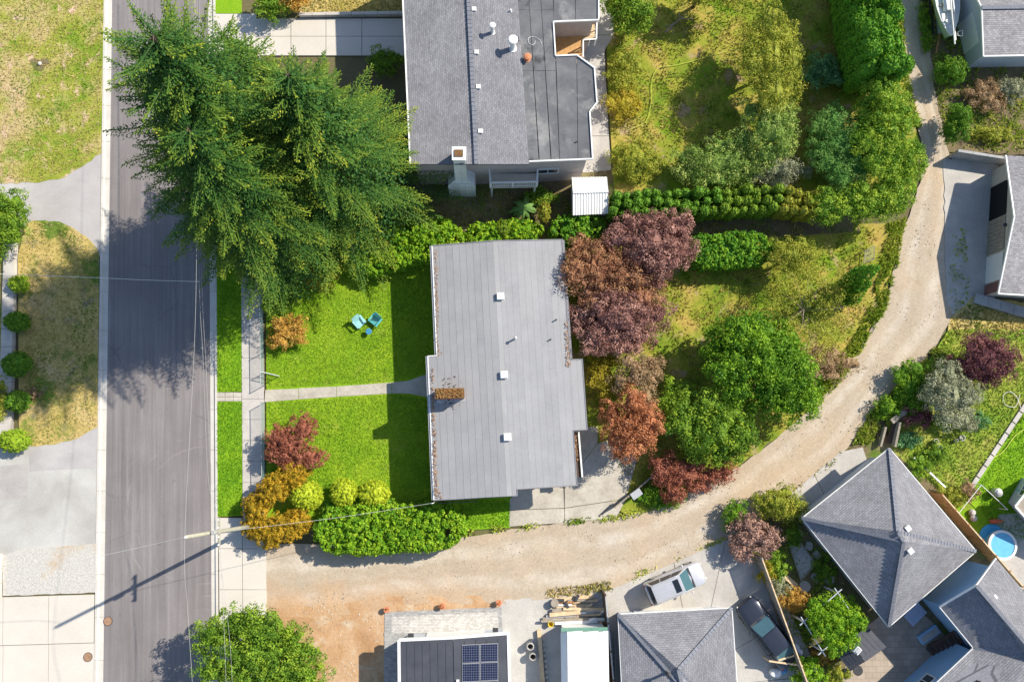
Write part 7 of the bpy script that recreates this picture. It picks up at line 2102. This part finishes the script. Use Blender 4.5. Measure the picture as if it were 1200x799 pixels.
MB().lathe((b.x, b.y, .11), [(.15, 0), (.2, .4), (.22, .42), (.18, .42), (.14, .05)], 14).build("pail", plain("yellow_plastic", (.75, .55, .03), .4), t)
MB().tube([(b.x - .2, b.y, .5), (b.x, b.y + .14, .62), (b.x + .2, b.y, .5)], .012, 5).build("handle", M_DKMETAL, t)
scr = random.Random(77)
for k in range(12):
    x0 = scr.uniform(645, 682); y0 = 701 + 2.6 * k; z = .34 + .02 * (k % 4); L_ = scr.uniform(14, 28)
    a, b = P(x0, y0, z), P(x0 + L_, y0 - L_ * scr.uniform(.02, .12), z + scr.uniform(-.03, .05))
    MB().beam(a, b, scr.uniform(.08, .17), scr.uniform(.05, .1)).build("timber_offcut", (M_WOODL, M_WOODG, M_WOODB, M_WHITE)[k % 4], origin=a, label="%s offcut lying on the lumber pile, %s of twelve from the top" % (("pale timber", "grey timber", "brown timber", "white")[k % 4], ("first", "second", "third", "fourth", "fifth", "sixth", "seventh", "eighth", "ninth", "tenth", "eleventh", "last")[k]), cat="offcut", group="offcuts on the lumber pile")
b = P(650, 706, .45); t = thing("cable_reel", (b.x, b.y, .11), "round cable reel at the upper left of the lumber pile", "reel")
MB().lathe((b.x, b.y, .3), [(.3, 0), (.3, .05), (.12, .06), (.12, .25), (.3, .26), (.3, .31)], 16).build("drum", M_WOODG, t)
for k, (px, py) in enumerate(((657, 703), (676, 700), (664, 708))):
    b = P(px, py, .4); MB().box((b.x, b.y, .45), (.5, .2, .22), rz=k).build("tool_case", M_DKMETAL, origin=(b.x, b.y, .3), label=("dark tool case beside the cable reel", "dark tool case at the top of the lumber pile", "dark tool case in the middle of the lumber")[k], cat="case")
t = thing("timber_beam", P(634, 770, .1), "long pale beam with blocks lying on the gravel left of the white shed", "beam")
MB().beam(P(631.5, 738, .25), P(637.5, 815, .25), .28, .3).build("beam", M_WOODL, t)
for k in range(9):
    c = P(637.2 + .48 * k, 748 + 6.4 * k, .2); MB().box((c.x, c.y, .18), (.2, .2, .2), rz=.8).build("block", M_CONC, t)
t = thing("ladder", P(719, 770, .1), "metal ladder lying behind the dark fence by the hip-roofed garage", "ladder")
for dx in (-2.3, 2.3): MB().beam(P(717.5 + dx, 742, .35), P(721 + dx, 830, .35), .07, .09).build("side_rail", M_ALU, t)
for k in range(11):
    MB().beam(P(715.3 + .28 * k, 746 + 7 * k, .36), P(719.7 + .28 * k, 746 + 7 * k, .36), .05, .05).build("rung", M_ALU, t)

for k, (px, py) in enumerate(((453, 714), (518, 710), (584.5, 706))):
    b = P(px, py, .4); t = thing("plant_pot", (b.x, b.y, .12), ("leftmost terracotta pot on the edge of the paver patio", "middle terracotta pot on the edge of the paver patio", "rightmost terracotta pot on the edge of the paver patio")[k], "pot", "pots on the patio edge")
    MB().lathe((b.x, b.y, .12), [(.13, 0), (.2, .3), (.23, .32), (.23, .38), (.18, .38)], 14).build("pot", M_TERRA, t)
    pt, nr, ti = crown_points([((b.x, b.y, .55), (.14, .14, .1))], 40, .06, 8)
    mesh_quads("flowers", leaves_at(pt, nr, .07), ti, L_COPPER, t)

for k, (px, py, z, lb) in enumerate(((126.5, 727.5, .03, "rusty round manhole cover in the left gutter"), (103, 769.5, .118, "rusty round manhole cover in the pale driveway"))):
    b = P(px, py, z); t = thing("manhole_cover", (b.x, b.y, z), lb, "manhole cover")
    MB().lathe((b.x, b.y, z), [(.34, 0), (.34, .012)], 22).build("frame", M_DKMETAL, t)
    MB().lathe((b.x, b.y, z + .004), [(.30, 0), (.30, .014)], 22).build("lid", plain("rusty_iron", (.30, .18, .11), .8, .25, 6), t)
b = P(46.5, 75, .12)
mb = MB(); pts = []
for k in range(14):
    a = 2 * math.pi * k / 14; r = .62 * (1 + .25 * math.sin(3 * a) + .1 * math.cos(5 * a)); pts.append(Vector((b.x + r * 1.15 * math.cos(a), b.y + r * .85 * math.sin(a), 0)))
mb.slab(pts, .1, .135).build("bare_soil_patch", M_SOIL, kind="structure")
MB().lathe((b.x + .02, b.y, .13), [(.14, 0), (.17, .05), (.1, .12), (.03, .14)], 9).build("stone", M_PALE, origin=(b.x, b.y, .13), label="pale stone on a bare patch of the top left lawn", cat="stone")

# ------------------------------------------------------------------ yards: hoses, branch, gate
def hose(label, pts, mat, r=.025, z=.2):
    w = densify(pts, 8); return MB().tube([P(x, y, z) for x, y in w], r, 5).build("garden_hose", mat, origin=P(*pts[0], z), label=label, cat="hose")
M_HOSEY = plain("yellow_green_hose", (.55, .62, .10), .5)
hose("yellow-green hose winding across the neighbour's back yard", [(738, 152), (757, 142), (763, 120), (764, 95), (772, 80), (795, 76), (825, 68), (852, 60)], M_HOSEY, .02, .24)
hose("pale hose on the green strip beside the garden edging", [(1208, 498), (1190, 510), (1178, 526), (1168, 534), (1155, 537)], M_HOSEY, .03)
hose("pale hose lying in a ring on the sloping garden", [(1195, 462), (1190, 476), (1178, 474), (1176, 463), (1184, 459), (1192, 466), (1196, 478)], M_WIREL, .025)
bt_ = thing("dead_branch", P(795, 25, .15), "bare grey dead branch lying in the neighbour's back yard", "branch")
for pl2, r in (([(780, 38), (790, 28), (798, 22), (812, 22)], .08), ([(797, 22), (796, 14)], .05), ([(790, 28), (781, 30)], .04), ([(786, 32), (790, 42)], .035), ([(798, 22), (804, 17)], .04)):
    MB().tube([P(x, y, .35) for x, y in pl2], r, 6, r * .5).build("limb", M_BARKP, bt_)
t = thing("wire_gate", P(1018, 300, .1), "grey wire gate leaning at the back yard's lane corner", "gate")
ca = PL([(1012, 308), (1014, 294), (1025, 288), (1024, 304)], .9)
for a, b in zip(ca, ca[1:] + ca[:1]): MB().tube([a, b], .03, 6).build("frame_bar", M_WOODG, t)
for k in range(1, 7): MB().tube([lerp(ca[0], ca[1], k / 7), lerp(ca[3], ca[2], k / 7)], .014, 4).build("wire_bar", M_ALU, t)
for p in ca: MB().tube([(p.x, p.y, 0), p], .03, 5).build("post", M_ALU, t)

t = thing("garden_edging", P(1170, 520, .1), "pale concrete edging running diagonally through the garden", "edging")
for k in range(9):
    a, b = lerp(P(1212, 458, .15), P(1137, 572, .15), k / 9 + .004), lerp(P(1212, 458, .15), P(1137, 572, .15), (k + 1) / 9 - .006)
    MB().beam(a, b, .34, .2).build("edging_block", M_WALK, t)
MB().beam(P(1071, 536, .4), P(1108, 571, .4), .12, .12).build("white_rail", M_WHITE, origin=P(1071, 536, .4), label="white rail lying in the plants by the hip roof's north-east side", cat="rail")
for k, (px, py, r, h) in enumerate(((1096, 517, .2, .35), (1127, 513, .22, .3), (1101, 524, .16, .3), (1120, 516, .15, .28))):
    b = P(px, py, .3); t = thing("garden_pot", (b.x, b.y, .11), ("pale stone pot in the middle of the garden", "grey pot right of the garden shrubs", "small white pot below the pale stone pot", "small grey pot beside the larger grey one")[k], "pot", "pots in the garden")
    MB().lathe((b.x, b.y, .11), [(r * .7, 0), (r, h), (r * 1.08, h + .02), (r * .85, h + .02), (r * .8, h * .7)], 12).build("pot", (M_PALE, M_CONC, M_WHITE, M_CONC)[k], t)
    pt, nr, ti = crown_points([((b.x, b.y, h + .15), (r * .7, r * .7, .08))], 30, .06, 8); mesh_quads("plant", leaves_at(pt, nr, .08), ti, L_GREEN, t)

# ------------------------------------------------------------------ pool corner
M_WATER = plain("pool_water", (0.03, 0.36, 0.62), .06, .08, 2.0, spec=.7)
b = P(1175, 638.5, .75); t = thing("round_pool", (b.x, b.y, .11), "round above-ground pool with white rim and bright blue water", "pool")
MB().lathe((b.x, b.y, .11), [(1.0, 0), (1.08, .2), (1.08, .62)], 32).build("pool_wall", plain("pool_blue_wall", (.12, .42, .66), .5), t)
n = 36; ps = []
for k in range(n):
    a = 2 * math.pi * k / n
    for (r, z) in ((1.12, .66), (1.12, .78), (.94, .78), (.94, .66)): ps.append(Vector((b.x + r * math.cos(a), b.y + r * math.sin(a), z)))
MB().add(ps, [(k * 4 + j, ((k + 1) % n) * 4 + j, ((k + 1) % n) * 4 + (j + 1) % 4, k * 4 + (j + 1) % 4) for k in range(n) for j in range(4)]).build("rim", M_WHITE, t)
MB().lathe((b.x, b.y, .6), [(.95, 0), (.95, .1)], 32).build("water", M_WATER, t)
b = P(1163, 630, .15); MB().lathe((b.x, b.y, .12), [(1.0, 0), (1.05, .04), (.9, .1), (.2, .12)], 26).build("pool_cover", plain("blue_tarp", (.05, .32, .56), .5, .15), origin=(b.x, b.y, .12), label="round blue cover lying on the ground behind the pool", cat="cover")
b = P(1168, 610.5, .3); mb = MB(); n = 9; ps = []; L = 1.15
for k in range(n + 1):
    u = k / n; w = .2 * math.sin(math.pi * min(1, .12 + .88 * u)) ** .7 * (1 - .25 * u)
    ps += [Vector((b.x - L / 2 + L * u, b.y - w, .3)), Vector((b.x - L / 2 + L * u, b.y, .3 + w * .6)), Vector((b.x - L / 2 + L * u, b.y + w, .3)), Vector((b.x - L / 2 + L * u, b.y, .3 - w * .6))]
mb.add(ps, [(4 * k + j, 4 * k + 4 + j, 4 * k + 4 + (j + 1) % 4, 4 * k + (j + 1) % 4) for k in range(n) for j in range(4)] + [(3, 2, 1, 0), (4 * n, 4 * n + 1, 4 * n + 2, 4 * n + 3)])
mb.build("orange_float", plain("orange_plastic", (.60, .13, .05), .45), smooth=True, origin=(b.x, b.y, .12), label="tapered orange-red float beside the round pool", cat="float")
sheet("pool_paving", [(1148, 640), (1172, 602), (1215, 600), (1215, 690), (1195, 690)], .128, M_CONC)
def annex():
    root = thing("annex", P(1205, 590, .1), "grey annex corner with white-framed window at the right edge", "building")
    q = [P(1180, 588, .0), P(1196, 560, 0), P(1260, 560, 0), P(1260, 640, 0), P(1202, 614, 0)]
    MB().slab(q, 0, 2.2).build("wall", M_GREYWALL, root)
    top = [P(1189, 593, 2.3), P(1203, 575, 2.3), P(1265, 575, 2.3), P(1265, 640, 2.3), P(1206, 612, 2.3)]
    MB().slab(top, 2.2, 2.32).build("roof", M_WOODG, root)
    for a, b in zip(top, top[1:] + top[:1]): MB().beam(a + Vector((0, 0, .05)), b + Vector((0, 0, .05)), .14, .12).build("roof_edge", M_WHITE, root)
    window(root, q[1], q[0], .25, .7, .9, 1.8)
annex()
for k, (px, py, r, h, m, lb) in enumerate(((1139.5, 600.5, .26, .3, M_CONC, "upper of two pale round stools on the shaded lawn"), (1141, 607, .26, .3, M_CONC, "lower of two pale round stools on the shaded lawn"), (1170, 577, .32, .7, M_ALU, "round grey kettle grill beside the annex"))):
    b = P(px, py, h); t = thing("stool" if k < 2 else "kettle_grill", (b.x, b.y, .11), lb, "stool" if k < 2 else "grill")
    MB().lathe((b.x, b.y, .11), [(r * .8, 0), (r, .1), (r, h - .05), (r * .7, h)], 16).build("drum", m, t)
    MB().lathe((b.x, b.y, .11 + h), [(r * .72, 0), (r * .6, .06), (r * .1, .09)], 16).build("cushion" if k < 2 else "lid", M_WALK if k < 2 else M_ALU, t)
b = P(1202, 575, .6); MB().box((b.x, b.y, .55), (.9, .7, .5), rz=.6).build("storage_box", plain("turquoise_plastic", (.05, .42, .45), .5), origin=(b.x, b.y, .11), label="turquoise storage box at the right edge by the annex", cat="box", bevel=.05)

# ------------------------------------------------------------------ lower right yard
pg = thing("pergola", P(965, 728, .1), "white pergola frame with crossed beam ends round the bright green tree", "pergola")
cr = PL([(981.5, 694), (942, 728), (963.5, 762.5), (1004, 727)], 2.35)
for i in range(4):
    a, b = cr[i], cr[(i + 1) % 4]; d = (b - a).normalized()
    MB().beam(a - d * .4, b + d * .4, .06, .12).build("beam", M_GREYWALL, pg)
    MB().box((a.x, a.y, 1.18), (.11, .11, 2.35)).build("post", M_WHITE, pg)
for k, (px, py, r) in enumerate(((936, 624, .34), (948, 639.5, .36), (957, 650, .34), (967.5, 667, .36), (956, 676.5, .38), (972.5, 679, .42), (943, 687, .48))):
    b = P(px, py, .13); n = 9; qq = random.Random(k)
    pts = [Vector((b.x + r * qq.uniform(.78, 1.1) * math.cos(2 * math.pi * j / n), b.y + r * qq.uniform(.78, 1.1) * math.sin(2 * math.pi * j / n), 0)) for j in range(n)]
    ordn = ("topmost", "second", "third", "fourth", "fifth", "sixth", "lowest")[k]
    MB().slab(pts, .05, .16).build("stepping_stone", M_CONC, origin=(b.x, b.y, .1), label="%s pale stepping stone along the hip roof's south-west side" % ordn, cat="stone", group="stepping stones in the shaded bed")
t = thing("raised_bed", P(938, 655, .1), "sunken pebble bed edged with boards beside the stepping stones", "garden bed")
bd = PL([(925, 640), (937, 634), (956, 660), (938, 680)], .2)
MB().slab([Vector((p.x, p.y, 0)) for p in bd], .0, .17).build("pebbles", M_GREYGRAVEL, t)
for a, b in zip(bd, bd[1:] + bd[:1]): MB().beam(a, b, .06, .22).build("edge_board", M_WOODG, t)
MB().beam(P(916, 672, .3), P(933, 686, .3), .35, .3).build("timber_log", M_WOODL, origin=P(916, 672, .11), label="pale timber lying between the bed shrubs", cat="timber")

t = thing("garden_hut", P(1003, 764, .1), "small black-roofed garden hut with a white chimney box", "hut")
ze, zr = 1.9, 2.5
r0, r1 = P(992.5, 750.5, zr), P(1014.5, 774.5, zr)
e0, e1 = P(976.5, 761.5, ze), P(996, 785, ze); f0, f1 = P(1017, 734, ze), P(1031, 752.5, ze)
f1 = f0 + (r1 - r0); f1.z = ze
for nm, (a, b) in (("roof_panel", (e0, e1)), ("roof_panel", (f1, f0))):
    base = (r1, r0) if a is e0 else (r0, r1)
    for k in range(5):
        t0, t1 = k / 5, (k + 1) / 5 - .01
        q4 = [lerp(a, base[1] if a is e0 else base[1], 0)] if False else None
        if a is e0: qq = [lerp(e0, r0, t0), lerp(e1, r1, t0), lerp(e1, r1, t1), lerp(e0, r0, t1)]
        else: qq = [lerp(f0, r0, t0), lerp(f1, r1, t0), lerp(f1, r1, t1), lerp(f0, r0, t1)]
        MB().prism([p - Vector((0, 0, .05)) for p in qq], [p + Vector((0, 0, .012 * (k % 2))) for p in qq]).build(nm, M_BLACKROOF, t)
MB().slab([Vector((p.x, p.y, 0)) for p in inset([e0, e1, f1, f0], .25)], 0, 1.85).build("wall", M_DARKW, t)
b = P(1005.5, 762, 3.0); MB().box((b.x, b.y, 2.65), (.5, .4, .7), rz=.8).build("chimney", M_WHITE, t); MB().box((b.x, b.y, 3.02), (.38, .28, .06), rz=.8).build("chimney_cap", M_ALU, t)
b = P(1005, 785, .7); t = thing("round_table", (b.x, b.y, .13), "round black table on the flagstones below the hut", "table")
MB().lathe((b.x, b.y, .72), [(.36, 0), (.38, .03), (.36, .05)], 20).build("table_top", M_DKMETAL, t); MB().tube([(b.x, b.y, .13), (b.x, b.y, .72)], .05, 8).build("leg", M_DKMETAL, t)

b = P(1072.5, 719.5, .2); MB().box((b.x, b.y, .2), (1.55, 1.0, .08), rz=.72).build("blue_board", plain("blue_grey_sheet", (.42, .48, .62), .7, .2, 8), origin=(b.x, b.y, .13), label="pale blue sheet lying on the patio by the hip roof's south-east eave", cat="sheet")
t = thing("slat_screen", P(1120, 690, .1), "long dark framed screen standing between the two houses", "screen")
sa, sb = P(1097, 704, 1.6), P(1146, 666, 1.6); sdn = (sb - sa).normalized()
for z in (.3, 1.6): MB().beam(Vector((sa.x, sa.y, z)), Vector((sb.x, sb.y, z)), .1, .08).build("rail", M_DARKW, t)
for k in range(5):
    p = lerp(sa, sb, k / 4); MB().box((p.x, p.y, .85), (.09, .09, 1.6)).build("post", M_DARKW, t)
for k in range(4):
    for j in range(6):
        a, b = lerp(sa, sb, k / 4 + .01), lerp(sa, sb, (k + 1) / 4 - .01); z = .45 + .19 * j
        MB().beam(Vector((a.x, a.y, z)), Vector((b.x, b.y, z)), .025, .14).build("slat", M_WOODG, t)
t = thing("timber_stairs", P(1105, 752, .1), "dark brown timber steps beside the shade-tinted wall of the corner house", "stairs")
for k in range(7):
    a, b = P(1087 + 5.6 * k, 757.5 - 3.3 * k, .3 + .2 * k), P(1098 + 5.0 * k, 769 - 3.2 * k, .3 + .2 * k)
    MB().beam(a, b, .34, .06).build("tread", M_DARKW, t)
MB().beam(P(1087, 757, .2), P(1122, 737.5, 1.5), .08, .2).build("stringer", M_DARKW, t); MB().beam(P(1098, 770, .2), P(1131, 748, 1.5), .08, .2).build("stringer", M_DARKW, t)
t = thing("blue_trough", P(1088, 745, .1), "pale blue trough left of the timber steps", "trough")
b = P(1088, 743, .3); MB().box((b.x, b.y, .3), (1.7, .7, .36), rz=.55).build("shell", M_SHADEBLUE, t, bevel=.06); MB().box((b.x, b.y, .47), (1.45, .45, .06), rz=.55).build("inner_floor", M_CONC, t)
for k, (px, py, s) in enumerate(((1137, 677, .4), (1143, 671, .35), (1133, 684, .3), (1126, 692, .35))):
    b = P(px, py, .3); MB().box((b.x, b.y, .13 + s / 2), (s * 1.3, s, s), rz=k * .7).build("storage_crate", (M_WHITE, M_TERRA, M_PALE, M_ALU)[k], origin=(b.x, b.y, .13), label=("white crate behind the dark screen", "orange-brown crate nearest the brown fence", "cream crate in the middle behind the dark screen", "grey crate at the lower end behind the dark screen")[k], cat="crate", bevel=.03)
# sawhorse, tarp bundle and pots by the black car
t = thing("timber_trestle", P(925, 775, .1), "pale timber trestle across the back of the black car", "trestle")
MB().beam(P(901, 774, 1.4), P(940, 779.5, 1.2), .12, .1).build("rail", M_WOODL, t); MB().beam(P(912, 773, 1.4), P(934, 767, 1.2), .12, .1).build("rail", M_WOODL, t)
for px, py in ((901, 774), (940, 779.5), (934, 767)):
    p = P(px, py, 1.3); MB().beam((p.x, p.y, .12), (p.x, p.y, 1.35), .09, .09).build("leg", M_WOODL, t)
b = P(909, 788, .4); t = thing("wheelbarrow", (b.x, b.y, .12), "blue and white bundle behind the black car", "bundle")
MB().lathe((b.x, b.y, .13), [(.35, 0), (.42, .2), (.36, .4), (.1, .46)], 14, 1.1, .8).build("bag", M_WHITE, t); MB().box((b.x + .5, b.y + .15, .3), (.7, .5, .3), rz=.3).build("tarp", plain("blue_tarp_bundle", (.10, .30, .55), .6, .2, 6), t, bevel=.08)
t["category"] = "bundle"; t.name = "tarp_bundle"
for k, (px, py) in enumerate(((931, 757), (935, 763), (940, 772))):
    b = P(px, py, .35); t = thing("bin", (b.x, b.y, .12), ("upper grey bin between black car and fence", "middle grey bin between black car and fence", "lower grey bin between black car and fence")[k], "bin", "bins between car and fence")
    MB().lathe((b.x, b.y, .12), [(.22, 0), (.27, .5), (.28, .52), (.2, .56)], 14).build("tub", M_CONC, t); MB().lathe((b.x, b.y, .68), [(.26, 0), (.26, .03), (.05, .08)], 14).build("lid", M_ALU, t)
